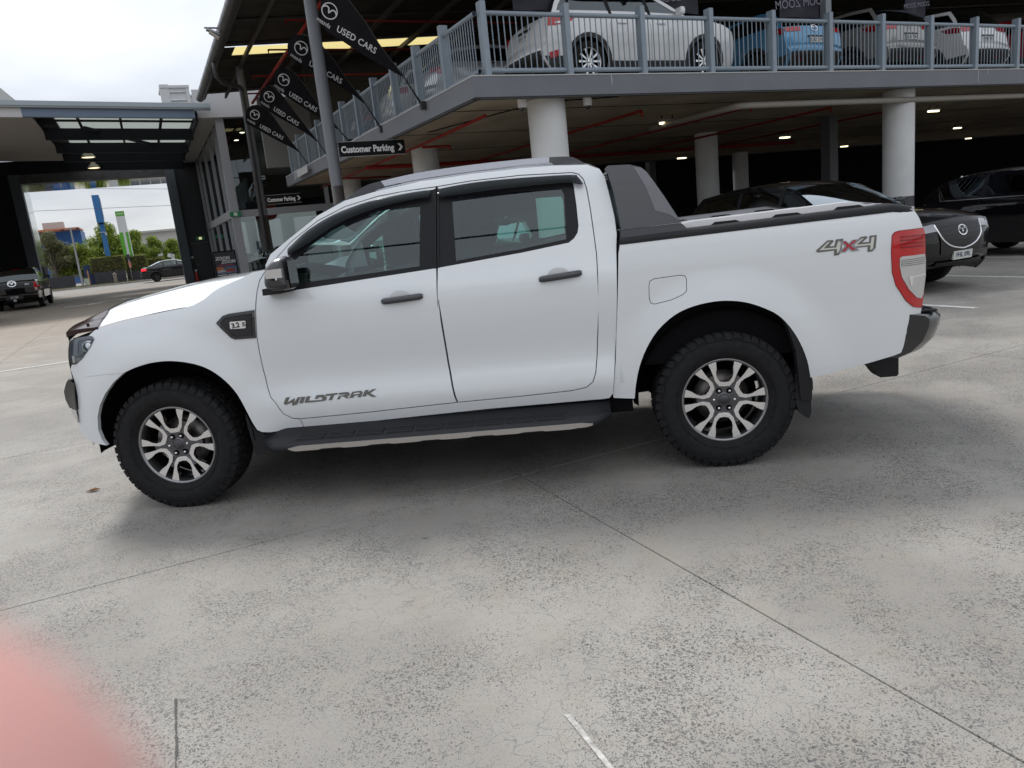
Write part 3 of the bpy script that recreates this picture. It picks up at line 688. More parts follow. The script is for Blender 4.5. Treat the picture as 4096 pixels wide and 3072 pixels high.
q = MB(); q.smooth = True; q.tube([(1.16, 21.4, ZG - .12), (1.16, 21.45, ZG - .32), (1.2, 21.6, ZG - .52), (1.35, 21.8, ZG - .62), (1.9, 22.5, ZG - .62), (2.02, 22.75, ZG - .66), (2.0, 22.75, ZG - .8), (1.95, 22.75, .2)], .075, 12); o = q.build('downpipe', mat('pipe_black', (.045, .046, .052), .4)); site(o); tag(o, 'dark rain downpipe with a swan neck from the round gutter', 'pipe')
# hanging signs
SIGNK = mat('sign_black', (.010, .011, .012), .6, spec=.15); SIGNW = mat('sign_white', (.82, .82, .82), .5)
def park_sign(a0, b, z, L_, H_, lab):
    t = empty('parking_sign', W(a0, b - .02, z), TH, lab, 'sign', 'parking signs')
    # faces the forecourt: local x along the board, -y towards the viewer
    q = MB(); q.box((L_/2 + .1, 0, 0), (L_, .03, H_), bev=.004); q.build('board', SIGNK, t)
    q = MB()
    for s_ in (-1, 1): q.box((L_/2 + .1, -.002, s_*(H_/2)), (L_ + .01, .036, .012))
    q.build('board_edge', mat('sign_edge', (.35, .35, .33), .5), t)
    me = text_mesh('Customer Parking', H_*.60, align='LEFT', bold=.007, spacing=1.0)
    xs_ = [v.co.x for v in me.vertices]; k_ = (L_*.80)/(max(xs_) - min(xs_))
    me.transform(Matrix.Translation((.14, -.0185, -.01)) @ Matrix.Rotation(R(90), 4, 'X') @ Matrix.Scale(k_, 4, (1, 0, 0)) @ Matrix.Translation((-min(xs_), 0, 0))); link('lettering', me, SIGNW, t)
    q = MB(); x0 = .1 + L_*.885; h = H_*.24
    q.add([(x0, -.0185, h), (x0 + h*.75, -.0185, h), (x0 + h*1.6, -.0185, 0), (x0 + h*.75, -.0185, -h), (x0, -.0185, -h), (x0 + h*.85, -.0185, 0)], [(0, 1, 2, 5), (5, 2, 3, 4)]); q.build('arrow', SIGNW, t)
    q = MB(); q.bar((0, 0, H_*.3), (.12, 0, H_*.3), .03, .03); q.bar((0, 0, -H_*.3), (.12, 0, -H_*.3), .03, .03); q.build('bracket', POLE, t)
    return t
_a0, _z0 = on_b(*c2(1135, 1195), 12.0); _a1, _z1 = on_b(*c2(1650, 1190), 12.0)
park_sign(2.09, 12.0, (_z0 + _z1)/2, _a1 - 2.12 - .08, .30, 'black Customer Parking sign with white lettering hung from the near pole')
_a0, _z0 = on_b(*s3(1020, 655), 22.95); _a1, _z1 = on_b(*s3(1510, 645), 22.95)
park_sign(2.12, 22.95, (_z0 + _z1)/2, _a1 - 2.15 - .08, .30, 'black Customer Parking sign with white lettering in front of the showroom glass')
q = MB(); q.smooth = True; q.lathe([(.40, -.012), (.40, .012)], 32, 'y'); q.lathe([(.001, -.012), (.40, -.012)], 32, 'y'); q.lathe([(.001, .012), (.40, .012)], 32, 'y')
_a, _z = on_b(*s3(1075, 815), 31.5); o = q.build('round_red_sign', mat('sign_red', (.5, .03, .03), .5), None, W(_a, 31.5, _z), (0, 0, TH)); tag(o, 'round red hanging sign inside the showroom glass', 'sign')

# ------------------------------------------------------------------ feather flags on the deck side
FLAGM = mat('flag_black', (.012, .011, .013), .8, spec=.12, noise_amt=.35, noise_scale=3.0); FLAGT = mat('flag_print', (.62, .62, .62), .6)
def emblem_paths(s=1.0):
    ring = [(.5*s*math.cos(t*math.pi/16), .40*s*math.sin(t*math.pi/16)) for t in range(32)]
    wing = [(-.44*s, .02*s), (-.30*s, .16*s), (-.12*s, .14*s), (0, -.10*s), (.12*s, .14*s), (.30*s, .16*s), (.44*s, .02*s)]
    return ring, spline(wing, 3)
def emblem(name, s, M, m_, parent, wd=.06):
    ring, wing = emblem_paths(s); q = MB(); f_ = lambda u, v: M @ Vector((u, v, 0)); stroke_mesh(q, [ring], wd*s, f_, True); stroke_mesh(q, [wing], wd*s*1.1, f_); return q.build(name, m_, parent)
flag_px = [  # base, then leading edge, tip and trailing edge in photo pixels of the crop c2; text anchor points
    ((1785, 832), [(970, -60), (972, 60), (985, 180), (1010, 250), (1100, 310), (1300, 440), (1500, 545), (1630, 610)], [(1640, 600), (1560, 500), (1440, 350), (1330, 180), (1230, 60), (1140, -60)], (1040, 92), (1065, 130), ((1100, 235), (1415, 415)), .95),
    ((1455, 1025), [(760, 285), (720, 320), (702, 370), (712, 440), (745, 490), (850, 540), (1000, 620), (1200, 730), (1330, 830)], [(1335, 822), (1290, 760), (1190, 640), (1080, 480), (980, 370), (890, 300), (820, 282)], (812, 390), (842, 425), ((880, 510), (1145, 655)), .8),
    ((1195, 1135), [(640, 545), (605, 575), (592, 630), (600, 690), (640, 735), (720, 790), (880, 890), (1000, 960), (1110, 1040)], [(1115, 1032), (1060, 960), (960, 840), (860, 700), (790, 610), (740, 565), (690, 543)], (675, 640), (700, 672), ((720, 750), (945, 885)), .7),
    ((1030, 1270), [(530, 690), (495, 720), (480, 770), (485, 835), (520, 865), (600, 920), (760, 1010), (880, 1090), (940, 1140)], [(945, 1132), (880, 1050), (780, 920), (690, 800), (640, 740), (600, 700), (560, 685)], (558, 775), (582, 800), ((598, 870), (795, 1000)), .62),
    ((885, 1355), [(420, 845), (385, 870), (370, 920), (372, 985), (410, 1010), (500, 1060), (640, 1140), (740, 1190), (790, 1225)], [(795, 1218), (740, 1150), (660, 1040), (590, 940), (545, 890), (500, 855), (460, 842)], (443, 920), (462, 950), ((485, 1010), (668, 1115)), .58)]
words = ('first', 'second', 'third', 'fourth', 'fifth')
for i, (bs, lead, trail, lg, lg2, (t0, t1), k) in enumerate(flag_px):
    b_, z_ = on_a(*c2(*bs), 3.28)
    t = empty('feather_flag', W(3.2, b_, ZT), TH, 'black USED CARS feather flag leaning out from the deck railing, %s from the deck corner' % words[i], 'flag', 'used cars flags')
    wv_ = lambda a, z, i=i: .05*math.sin(a*2.3 + i) + .035*math.sin(z*4 + a*3)
    def F(x, y, o=0.0):
        a, z = on_b(*c2(x, y), b_); return (a - 3.2, wv_(a, z) - o, z - ZT)
    outl = spline(lead, 3) + spline(trail, 3)
    pts = resample(outl, 40); V2 = list(pts); x0 = min(q[0] for q in pts); x1 = max(q[0] for q in pts); y0 = min(q[1] for q in pts); y1 = max(q[1] for q in pts)
    xx = x0
    while xx < x1:
        yy = y0
        while yy < y1:
            if inside(pts, xx, yy) and all((q[0] - xx)**2 + (q[1] - yy)**2 > 500 for q in pts): V2.append((xx, yy))
            yy += 45
        xx += 45
    vo, eo, fo, _1, _2, _3 = delaunay_2d_cdt([Vector(q) for q in V2], [(j, (j + 1) % len(pts)) for j in range(len(pts))], [], 0, 1e-6)
    q = MB(); q.smooth = True; q.add([F(v.x, v.y) for v in vo], [tuple(f) for f in fo if inside(pts, sum(vo[j].x for j in f)/3, sum(vo[j].y for j in f)/3)]); q.build('banner', FLAGM, t)
    tip = trail[0]
    q = MB(); q.tube([F(*bs), F(*tip)] + [F(*p_) for p_ in trail[1:]], [.02, .014] + [.011]*(len(trail) - 1), 6); q.build('mast', mat('mast_black', (.02, .02, .02), .4), t)
    q = MB(); P = Vector(F(*bs)); q.box(P + Vector((.04, 0, -.03)), (.12, .10, .14)); q.build('mast_bracket', mat('mast_black', (.02, .02, .02), .4), t)
    # print on the viewer's side
    P0, P1 = Vector(F(*t0, .03)), Vector(F(*t1, .03)); ux = (P1 - P0); L_ = ux.length; ux.normalize(); uy = Vector((0, -1, 0)).cross(ux)*-1
    uy = Vector((-ux.z, 0, ux.x)); 
    me = text_mesh('USED CARS', 1, align='LEFT', bold=.012, spacing=1.05); xs_ = [v.co.x for v in me.vertices]; sc_ = L_/(max(xs_) - min(xs_))
    for v in me.vertices:
        u_ = (v.co.x - min(xs_))*sc_; h_ = v.co.y*sc_*1.15; Q = P0 + ux*u_ + uy*h_; a = Q.x + 3.2; z = Q.z + ZT
        v.co = (Q.x, wv_(a, z) - .012, Q.z)
    link('lettering', me, FLAGT, t)
    c_ = Vector(F(*lg)); rr = .17*k/.62
    rot_ = Matrix(((ux.x, uy.x, 0), (0, 0, 1), (ux.z, uy.z, 0)))
    ring, wing = emblem_paths(.28); q = MB()
    # emblem upright to the pole direction, tilted like the print
    tl = Matrix.Rotation(R(-35), 2)
    f_ = lambda u, v: (lambda w_: (c_.x + w_.x, wv_(c_.x + w_.x + 3.2, c_.z + w_.y + ZT) - .012, c_.z + w_.y))(tl @ Vector((u, v)))
    stroke_mesh(q, [[(u*.92, v*1.15) for u, v in ring]], .018, f_, True); stroke_mesh(q, [wing], .022, f_); q.build('emblem', FLAGT, t)
    me = text_mesh('mazda', .11, align='CENTER'); me.transform(Matrix.Identity(4))
    for v in me.vertices:
        w_ = tl @ Vector((v.co.x*.9 + .0, v.co.y - .23)); v.co = (c_.x + w_.x, wv_(c_.x + w_.x + 3.2, c_.z + w_.y + ZT) - .012, c_.z + w_.y)
    link('wordmark', me, FLAGT, t)
# banners hung inside the deck opening, seen from the back
BANM = mat('banner_navy', (.018, .017, .03), .7, noise_amt=.4, noise_scale=2.5)
for i, (a0, a1, zb) in enumerate(((4.75, 5.68, 5.10), (7.98, 8.86, 5.12), (11.0, 12.12, 5.10), (14.84, 15.5, 5.15))):
    t = empty('hanging_banner', W((a0 + a1)/2, 8.62, 6.6), TH, 'dark navy banner hung above the deck railing over the %s, printing reversed' % ('white car tail', 'white car mirror', 'blue car', 'pale grey car')[i], 'banner', 'hanging banners')
    hw = (a1 - a0)/2; q = MB(); q.grid(lambda u, v: (-hw + 2*hw*u, .03*math.sin(u*7 + i), (zb - 6.6)*(1 - v)), 14, 4); q.build('cloth', BANM, t)
    me = text_mesh('ZOOM ZOOM', hw*.42, align='CENTER'); me.transform(Matrix.Translation((0, -.045, zb - 6.6 + .28)) @ Matrix.Rotation(R(90), 4, 'X') @ Matrix.Scale(-1, 4, (1, 0, 0)) @ Matrix.Rotation(R(-6), 4, 'Z')); link('lettering', me, mat('banner_print', (.20, .20, .25), .6), t)
    q = MB(); q.tube([(-hw, 0, 0), (hw, 0, 0)], .02, 6); q.tube([(-hw, 0, 0), (-hw, 0, .8)], .01, 6); q.tube([(hw, 0, 0), (hw, 0, .8)], .01, 6); q.build('hanger', RB, t)
q = MB(); q.span((12.18, 8.5, ZT), (12.34, 8.66, 7.6)); o = q.build('roof_post', mat('post_paint', (.22, .24, .27), .5)); site(o); tag(o, 'slim grey roof post standing behind the deck railing', 'post')
# ------------------------------------------------------------------ showroom
MULL = mat('mullion_grey', (.34, .34, .36), .45, metal=.2); SOFW = mat('soffit_white', (.55, .55, .56), .7); DKPAN = mat('dark_panel', (.016, .018, .022), .7, spec=.2)
SHG = glass_mat('showroom_glass', (.50, .58, .56), 1.6); 
ZC = 6.75
show = empty('showroom', (0, 0, 0), 0, 'glass-fronted showroom with grey mullions behind the parking sign', 'showroom'); site(show)
AS, BS, AE, BE = 1.85, 29.25, 14.0, 44.0
# corner post, transom and mullions
def mb_box(nm, lo, hi, m_, par, bev=0.0):
    q = MB(); q.span(lo, hi, bev); return q.build(nm, m_, par)
mb_box('corner_post', (AS - .16, BS - .16, 0), (AS + .16, BS + .16, ZC), MULL, show)
mb_box('transom', (AS + .162, BS - .07, 2.86), (AE, BS + .07, 3.14), MULL, show); mb_box('transom', (AS - .07, BS + .162, 2.90), (AS + .07, BE, 3.24), MULL, show)
for a in (5.7, 9.6, 13.5): mb_box('mullion', (a - .08, BS - .085, 0), (a + .08, BS + .085, ZC), MULL, show)
for b in (31.6, 34.4, 37.7, 41.3, 43.6):
    mb_box('mullion', (AS - .06, b - .03, 0), (AS + .06, b + .03, ZC), MULL, show); mb_box('mullion', (AS - .06, b + .26, 0), (AS + .06, b + .31, ZC), MULL, show)
for (a0, a1) in ((AS + .17, 5.61), (5.79, 9.51), (9.69, 13.4)):
    for (z0, z1) in ((.06, 2.85), (3.15, ZC - .01)):
        q = MB(); q.add([(a0, BS, z0), (a1, BS, z0), (a1, BS, z1), (a0, BS, z1)], [(0, 1, 2, 3)]); q.build('glass_pane', SHG, show)
bb = [BS + .17, 31.54, 34.34, 37.64, 41.24, 43.5]
for i in range(5):
    for (z0, z1) in ((.06, 2.89), (3.25, ZC - .01)):
        b0 = bb[i] + (.38 if i else 0); q = MB(); q.add([(AS, b0, z0), (AS, bb[i + 1], z0), (AS, bb[i + 1], z1), (AS, b0, z1)], [(0, 1, 2, 3)]); q.build('glass_pane', SHG, show)
# ceiling with downlights, floor, bulkhead, back wall with windows to the street
mb_box('ceiling', (AS - .05, BS + .2, ZC), (AE + 6, 52, ZC + .2), mat('show_ceiling', (.10, .10, .095), .7), show)
mb_box('floor', (AS + .1, BS + .2, .0), (AE, 43.8, .03), mat('show_floor', (.12, .12, .115), .15), show)
mb_box('bulkhead', (2.0, 36.5, 3.9), (AE, 36.8, ZC - .005), mat('bulkhead', (.07, .068, .06), .7), show)
for a in (3.2, 5.2, 7.4, 9.6):
    for b in (30.6, 33.2, 35.6):
        q = MB(); q.lathe([(.001, 0), (.09, 0)], 16, 'z', (a, b, ZC - .012)); q.lathe([(.09, 0), (.11, .01)], 16, 'z', (a, b, ZC - .012)); q.build('downlight', mat('downlight', (.9, .85, .75), .5, emit=(1, .86, .62, 7)), show)
for (a0, a1) in ((1.95, 2.3), (4.6, 5.0), (8.2, 8.6), (12.2, AE)): mb_box('back_pillar', (a0, 43.7, 0), (a1, 43.95, ZC - .005), DKPAN, show)
mb_box('back_head', (1.95, 43.72, 3.6), (AE, 43.94, ZC - .006), DKPAN, show)
mb_box('side_wall', (AE, BS, 0), (AE + .2, 44, ZC), mat('show_side', (.35, .35, .34), .7), show)
q = MB(); q.box((AS + .0, BS - .20, 3.0), (.44, .05, .19)); q.build('exit_sign', mat('exit_green', (.01, .20, .08), .4), show)
q = MB(); q.add([(AS - .07, BS - .227, 2.93), (AS + .07, BS - .227, 2.93), (AS + .07, BS - .227, 3.07), (AS - .07, BS - .227, 3.07)], [(0, 1, 2, 3)]); stroke = q; q.build('exit_pictogram', mat('exit_white', (.6, .7, .62), .5), show)
mb_box('soffit', (1.0, BS - .3, ZC + .01), (3.2, 44, ZC + .12), SOFW, show); mb_box('soffit_fascia', (1.0, BS - .34, ZC + .0), (30, BS - .301, ZC + 1.05), SOFW, show)
# ------------------------------------------------------------------ drive-through canopy and portal
can = empty('drive_canopy', (0, 0, 0), 0, 'drive-through canopy with pale blue fascia, rooflights and dark beams', 'canopy'); site(can)
BLUEF = mat('fascia_pale_blue', (.36, .42, .46), .5); BLUEB = mat('beam_blue', (.14, .19, .27), .5); NAVY = mat('beam_navy', (.014, .016, .022), .7, spec=.2); SOFG = mat('soffit_grey', (.42, .41, .40), .75, noise_amt=.05, noise_scale=1)
def zc(a): return 6.69 - (a - 1.0)*.042
BF = 28.55
def can_bar(nm, a0, a1, b0, b1, h0, h1, m_):
    q = MB(); vs = []
    for a in (a0, a1):
        for b in (b0, b1):
            for h in (h0, h1): vs.append((a, b, zc(a) + h))
    q.add(vs, [(0, 1, 3, 2), (4, 6, 7, 5), (0, 4, 5, 1), (2, 3, 7, 6), (0, 2, 6, 4), (1, 5, 7, 3)]); return q.build(nm, m_, can)
can_bar('front_beam', -4.75, .95, BF, BF + .2, .0, .30, BLUEB)
can_bar('gutter_fascia', -12.5, 1.55, BF - .12, BF + .15, .304, .50, BLUEF); can_bar('gutter_lip', -12.5, 1.55, BF - .16, BF - .121, .36, .52, BLUEF)
can_bar('side_fascia', -12.5, -4.752, BF, BF + .2, -.02, .30, SOFW)
can_bar('left_soffit', -12.5, -4.47, BF + .2, 41.3, -.03, .05, SOFG)
for (b, h) in ((31.9, .42), (36.0, .42), (39.3, .42), (41.6, .6)): can_bar('cross_beam', -4.45, 1.02, b, b + .22, -h + .1, .12, NAVY)
for b in (30.2, 33.6, 37.6): can_bar('purlin', -4.45, 1.02, b, b + .06, .10, .18, NAVY)
for a in (-4.6, -3.15, -1.7, -.25, .98): can_bar('rafter', a, a + .09, BF + .25, 42.0, .14, .24, NAVY)
q = MB(); q.bar((-3.0, 31.0, zc(-3) - .0), (1.0, 38.8, zc(1) + .0), .12, .12); q.build('brace', NAVY, can)
SKYP = bpy.data.materials.new('canopy_rooflight'); SKYP.use_nodes = True; _t = SKYP.node_tree; _t.nodes.clear(); _o = _t.nodes.new('ShaderNodeOutputMaterial'); _tr = _t.nodes.new('ShaderNodeBsdfTranslucent'); _tr.inputs[0].default_value = (.46, .48, .46, 1); _t.links.new(_tr.outputs[0], _o.inputs[0])
for i in range(4):
    a0 = -3.9 + i*1.23; can_bar('rooflight_sheet', a0, a0 + 1.2299, BF + .22, 42.0, .25, .256, SKYP)
can_bar('roof_sheet', -12.5, -3.92, BF + .22, 44, .30, .34, mat('roof_metal', (.35, .36, .38), .5)); can_bar('solid_sheet', -4.72, -3.92, BF + .22, 42, .25, .28, NAVY)
can_bar('roof_edge_trim', .98, 1.05, BF + .2, 43, -.1, .3, NAVY)
for (b, x) in ((36.9, 697), (41.3, 758)):
    a = -3.28; t = empty('high_bay_lamp', W(a, b, zc(a) - .40), 0, 'lit bell-shaped high bay lamp hanging under the canopy, %s' % ('nearer the forecourt' if b < 40 else 'closer to the portal'), 'lamp', 'high bay lamps')
    q = MB(); q.smooth = True; q.lathe([(.30, -.02), (.28, .05), (.20, .14), (.11, .20), (.10, .32), (.001, .33)], 24, 'z'); q.build('reflector', mat('bay_shade', (.55, .50, .42), .35, metal=.5), t)
    q = MB(); q.lathe([(.001, -.01), (.27, -.01)], 24, 'z'); q.build('lens', mat('bay_lens', (.9, .8, .6), .4, emit=(1, .80, .5, 1.6)), t)
    q = MB(); q.tube([(0, 0, .32), (0, 0, .62)], .015, 6); q.build('stem', NAVY, t)
# portal at the back of the canopy
por = empty('portal', (0, 0, 0), 0, 'dark portal frame opening onto the street at the back of the canopy', 'portal'); site(por)
PJ = mat('portal_grey', (.07, .085, .10), .55, noise_amt=.1, noise_scale=2)
mb_box('jamb', (.10, 43.7, 0), (.58, 44.3, 6.60), PJ, por); mb_box('jamb', (-7.42, 43.7, 0), (-6.92, 44.3, 6.60), PJ, por)
mb_box('head', (-6.919, 43.72, 6.12), (.099, 44.28, 6.58), mat('portal_head', (.06, .06, .06), .6, noise_amt=.3, noise_scale=3), por)
mb_box('head_wall', (-12.5, 43.9, 6.60), (3.0, 44.1, 7.3), NAVY, por)
# polished soffit beyond the opening mirrors the street
mb_box('mirror_soffit', (-7.4, 44.31, 6.10), (.6, 48.5, 6.16), mat('polished_soffit', (.55, .55, .52), .06, metal=1.0), por)
mb_box('side_cladding', (-7.41, 44.31, 0), (-7.2, 49.5, 6.09), mat('glossy_cladding', (.50, .55, .54), .12, metal=.8), por)
mb_box('cladding_niche', (-7.199, 47.6, .7), (-7.15, 49.2, 1.8), DKPAN, por)
mb_box('left_wall', (-12.5, 43.95, 0), (-7.44, 44.2, 6.6), DKPAN, por)
mb_box('left_bay', (-12.0, 36.0, 3.6), (-9.0, 36.3, 6.6), mat('left_panel', (.05, .055, .065), .6), por)
for (a0, b0, a1, b1) in ((-9.0, 36.0, -8.7, 43.9),): mb_box('left_return_wall', (a0, b0, 0), (a1, b1, 6.6), DKPAN, por)
# service wall with door to the right of the portal
mb_box('service_wall', (.60, 44.0, 0), (2.05, 44.2, 6.6), mat('service_wall', (.010, .011, .014), .6), por)
d = mb_box('service_door', (.80, 43.95, .02), (1.74, 44.0, 2.24), mat('door_black', (.014, .014, .016), .5), por)
mb_box('door_frame', (.76, 43.96, 2.241), (1.78, 44.0, 2.29), mat('door_frame', (.05, .05, .055), .5), por)
q = MB(); q.tube([(.90, 43.93, 1.02), (.98, 43.93, 1.02)], .014, 6); q.build('door_handle', MULL, por)
q = MB(); q.lathe([(.001, 0), (.07, 0), (.07, .02)], 16, 'y', (.70, 43.66, 1.45)); q.build('alarm_bell', SOFW, por)
q = MB(); q.box((1.32, 43.93, 2.50), (.46, .06, .22)); q.build('exit_sign', mat('exit_green', (.01, .20, .08), .4), por)
q = MB(); q.add([(1.24, 43.897, 2.43), (1.40, 43.897, 2.43), (1.40, 43.897, 2.57), (1.24, 43.897, 2.57)], [(0, 1, 2, 3)]); q.build('exit_pictogram', mat('exit_lit', (.6, .6, .35), .5, emit=(.8, .85, .4, .5)), por)
t = empty('fire_extinguisher', W(.74, 43.6, .02), 0, 'red fire extinguisher standing beside the dark service door', 'extinguisher')
q = MB(); q.smooth = True; q.lathe([(.001, 0), (.085, 0), (.09, .03), (.09, .50), (.06, .58), (.03, .60)], 18, 'z'); q.build('cylinder', mat('ext_red', (.42, .03, .02), .4), t)
q = MB(); q.lathe([(.03, .60), (.05, .62), (.05, .72), (.001, .73)], 12, 'z'); q.box((.05, 0, .70), (.14, .03, .03)); q.build('valve', mat('ext_white', (.6, .6, .58), .5), t)
# advertising board
t = empty('advertising_board', W(1.28, 30.6, 0), TH, 'black ZOOM ZOOM advertising board with cars at the showroom corner', 'sign')
BK = Matrix.Translation((0, 0, .40)) @ Matrix.Scale(.715, 4)
q = MB(); q.box((0, 0, .86), (1.30, .08, 1.64), bev=.01); q.build('frame', SIGNK, t)
q = MB(); q.box((-.5, 0, -.26), (.06, .06, .60)); q.box((.5, 0, -.26), (.06, .06, .60)); q.box((-.5, 0, -.545), (.10, .7, .03)); q.box((.5, 0, -.545), (.10, .7, .03)); q.build('stand', SIGNK, t)
q = MB(); q.add([(-.58, -.043, .10), (.58, -.043, .10), (.58, -.043, 1.60), (-.58, -.043, 1.60)], [(0, 1, 2, 3)]); q.build('poster', mat('poster_dark', (.03, .03, .036), .5), t)
for (x, z) in ((-.14, 1.24), (.16, 1.02)):
    me = text_mesh('ZOOM', .26, shear=.15, bold=.012); me.transform(Matrix.Translation((x, -.046, z)) @ Matrix.Rotation(R(90), 4, 'X')); link('headline', me, mat('poster_white', (.6, .6, .6), .5), t)
def flat(nm, pts, m_): q = MB(); q.add([(x, y_, z) for x, y_, z in pts], [tuple(range(len(pts)))]); return q.build(nm, m_, t)
flat('poster_scene', [(-.56, -.045, .34), (.56, -.045, .34), (.56, -.045, .76), (-.56, -.045, .76)], mat('poster_sky', (.12, .16, .24), .5, noise_amt=.4, noise_scale=4))
flat('poster_glow', [(-.56, -.0455, .50), (-.15, -.0455, .55), (-.2, -.0455, .76), (-.56, -.0455, .76)], mat('poster_orange', (.42, .13, .05), .5))
flat('poster_slogan', [(-.45, -.046, .82), (.45, -.046, .80), (.45, -.046, .86), (-.45, -.046, .88)], mat('poster_pink', (.30, .05, .12), .5))
carp = lambda x0, s: [(x0 + u*s, -.0465, .44 + v*s) for u, v in ((-.28, 0), (.28, 0), (.30, .07), (.2, .10), (.10, .17), (-.08, .17), (-.2, .10), (-.30, .07))]
flat('poster_car', carp(.2, .95), mat('poster_red', (.40, .04, .015), .4)); flat('poster_car', carp(-.28, .85), mat('poster_silver', (.42, .42, .40), .4))
flat('poster_caption', [(-.55, -.046, .24), (-.05, -.046, .24), (-.05, -.046, .29), (-.55, -.046, .29)], mat('poster_white', (.6, .6, .6), .5)); flat('poster_caption', [(.03, -.046, .24), (.55, -.046, .24), (.55, -.046, .29), (.03, -.046, .29)], mat('poster_white', (.6, .6, .6), .5))
for ch in t.children: ch.data.transform(BK)
# floodlight on the gutter and louvred plant room behind the canopy
t = empty('floodlight', W(.95, 18.3, ZG - .1), TH, 'small floodlight clamped to the round roof gutter', 'floodlight')
q = MB(); q.box((-.05, 0, .02), (.34, .20, .05), Matrix.Rotation(R(25), 3, 'Y')); q.build('head', mat('flood_grey', (.35, .35, .36), .4, metal=.5), t)
q = MB(); q.box((-.04, 0, -.06), (.26, .18, .04), Matrix.Rotation(R(35), 3, 'Y')); q.build('lens', mat('flood_lens', (.5, .46, .42), .3), t)
q = MB(); q.bar((-.25, 0, .12), (.3, 0, .12), .05, .03); q.build('bracket', RB, t)
plant = empty('plant_room', (0, 0, 0), 0, 'white louvred plant enclosure rising behind the canopy roof', 'plant room'); site(plant)
PLW = mat('plant_white', (.62, .63, .64), .6); _pb = 46.0
(pa0, pz1) = on_b(*c1(1278, 690), _pb); (pa1, _q) = on_b(*c1(1520, 705), _pb); (pa2, pz2) = on_b(*c1(1640, 750), _pb)
mb_box('box_body', (pa0 + .12, _pb, 7.0), (pa1 - .1, _pb + 2, pz1 - .12), PLW, plant); mb_box('box_cap', (pa0, _pb - .1, pz1 - .14), (pa1, _pb + 2.1, pz1), PLW, plant)
mb_box('corner_trim', (pa0, _pb - .06, 7.0), (pa0 + .5, _pb + .3, pz1 + .06), PLW, plant); mb_box('corner_trim', (pa1 - .22, _pb - .06, 7.0), (pa1 - .02, _pb + .2, pz1 - .141), PLW, plant)
nl = 9
for k in range(nl):
    z = 7.4 + (pz1 - .35 - 7.4)*k/(nl - 1); q = MB(); q.box(((pa0 + pa1)/2 + .12, _pb - .03, z), (pa1 - pa0 - .75, .14, .02), Matrix.Rotation(R(40), 3, 'X')); q.build('louvre_blade', PLW, plant)
mb_box('rear_wall', (pa1 - .02, _pb + .4, 7.0), (pa2 + 3, _pb + .6, pz2 - .1), PLW, plant); mb_box('rear_cap', (pa1, _pb + .3, pz2 - .1), (pa2 + 3, _pb + .7, pz2), PLW, plant)
for k in range(24): mb_box('rib', (pa1 + .02 + k*.2, _pb + .37, 7.0), (pa1 + .09 + k*.2, _pb + .399, pz2 - .101), PLW, plant)
# left building gable above the canopy
q = MB(); (ga, gz) = on_b(*c1(0, 705), 34); (ga2, gz2) = on_b(*c1(88, 800), 34)
q.prism([(-30, 6.9), (ga2 + .3, gz2 - .2), (ga, gz), (-30, gz + 6)], lambda u, v, h: (u, h, v), 34, 36); o = q.build('gable_wall', mat('gable_pale', (.50, .50, .48), .7)); site(o); tag(o, 'pale sloping gable rising above the left end of the canopy', 'wall')

# ------------------------------------------------------------------ across the street
BLUS = mat('sign_blue', (.035, .17, .42), .45); GRNS = mat('sign_green', (.12, .42, .04), .45)
PYW = mat('pylon_white', (.68, .69, .70), .5)
t = empty('blue_pylon', W(-4.4, 65.5), TH, 'tall blue pylon sign rising above the hedge', 'pylon sign')
q = MB(); q.box((0, 0, 2.6), (.36, .30, 5.2)); q.build('mast', BLUS, t); q = MB(); q.box((-.02, 0, 5.95), (.50, 1.5, 2.15), bev=.02); q.build('sign_box', BLUS, t); q = MB(); q.box((.262, 0, 6.0), (.02, 1.2, 1.6)); q.build('sign_face', mat('sign_face_pale', (.45, .5, .6), .5), t); q = MB(); q.box((0, 0, 4.83), (.24, .4, .08)); q.build('joint_plate', NAVY, t)
q = MB(); q.box((-.12, -.25, 4.15), (.5, .06, .05)); q.box((.18, -.25, 4.0), (.14, .12, .22)); q.build('bracket_light', SOFW, t)
t = empty('green_pylon', W(-2.95, 65.5), TH, 'white and green striped pylon sign behind the hedge', 'pylon sign')
for (z0, z1, m_) in ((2.0, 4.0, GRNS), (4.001, 5.28, PYW), (5.281, 5.68, GRNS)):
    q = MB(); q.box((0, 0, (z0 + z1)/2), (.66, .30, z1 - z0)); q.build('panel', m_, t)
q = MB(); q.box((.04, -.155, 3.0), (.17, .012, 2.0)); q.build('stripe', PYW, t); q = MB(); q.box((0, 0, 1.0), (.3, .2, 2.0)); q.build('mast', PYW, t); q = MB(); q.box((0, -.155, 5.48), (.5, .012, .06)); q.build('caption', PYW, t); q = MB(); q.box((.36, 0, 3.0), (.06, .3, 2.0)); q.build('edge', PYW, t)
t = empty('street_lamp', W(-6.45, 63.0), 0, 'slim grey street lamp post with twin crossarm in front of the trees', 'street lamp')
q = MB(); q.smooth = True; q.lathe([(.09, 0), (.055, 4.6)], 14, 'z'); q.build('post', MULL, t); q = MB(); q.bar(GA*-.55 + Vector((0, 0, 4.5)), GA*.45 + Vector((0, 0, 4.52)), .05, .05); q.build('arm', MULL, t)
for s_ in (-.55, .45): q = MB(); q.box(GA*s_ + Vector((0, 0, 4.48)), (.26, .14, .08)); q.build('lamp_head', DKPAN, t)
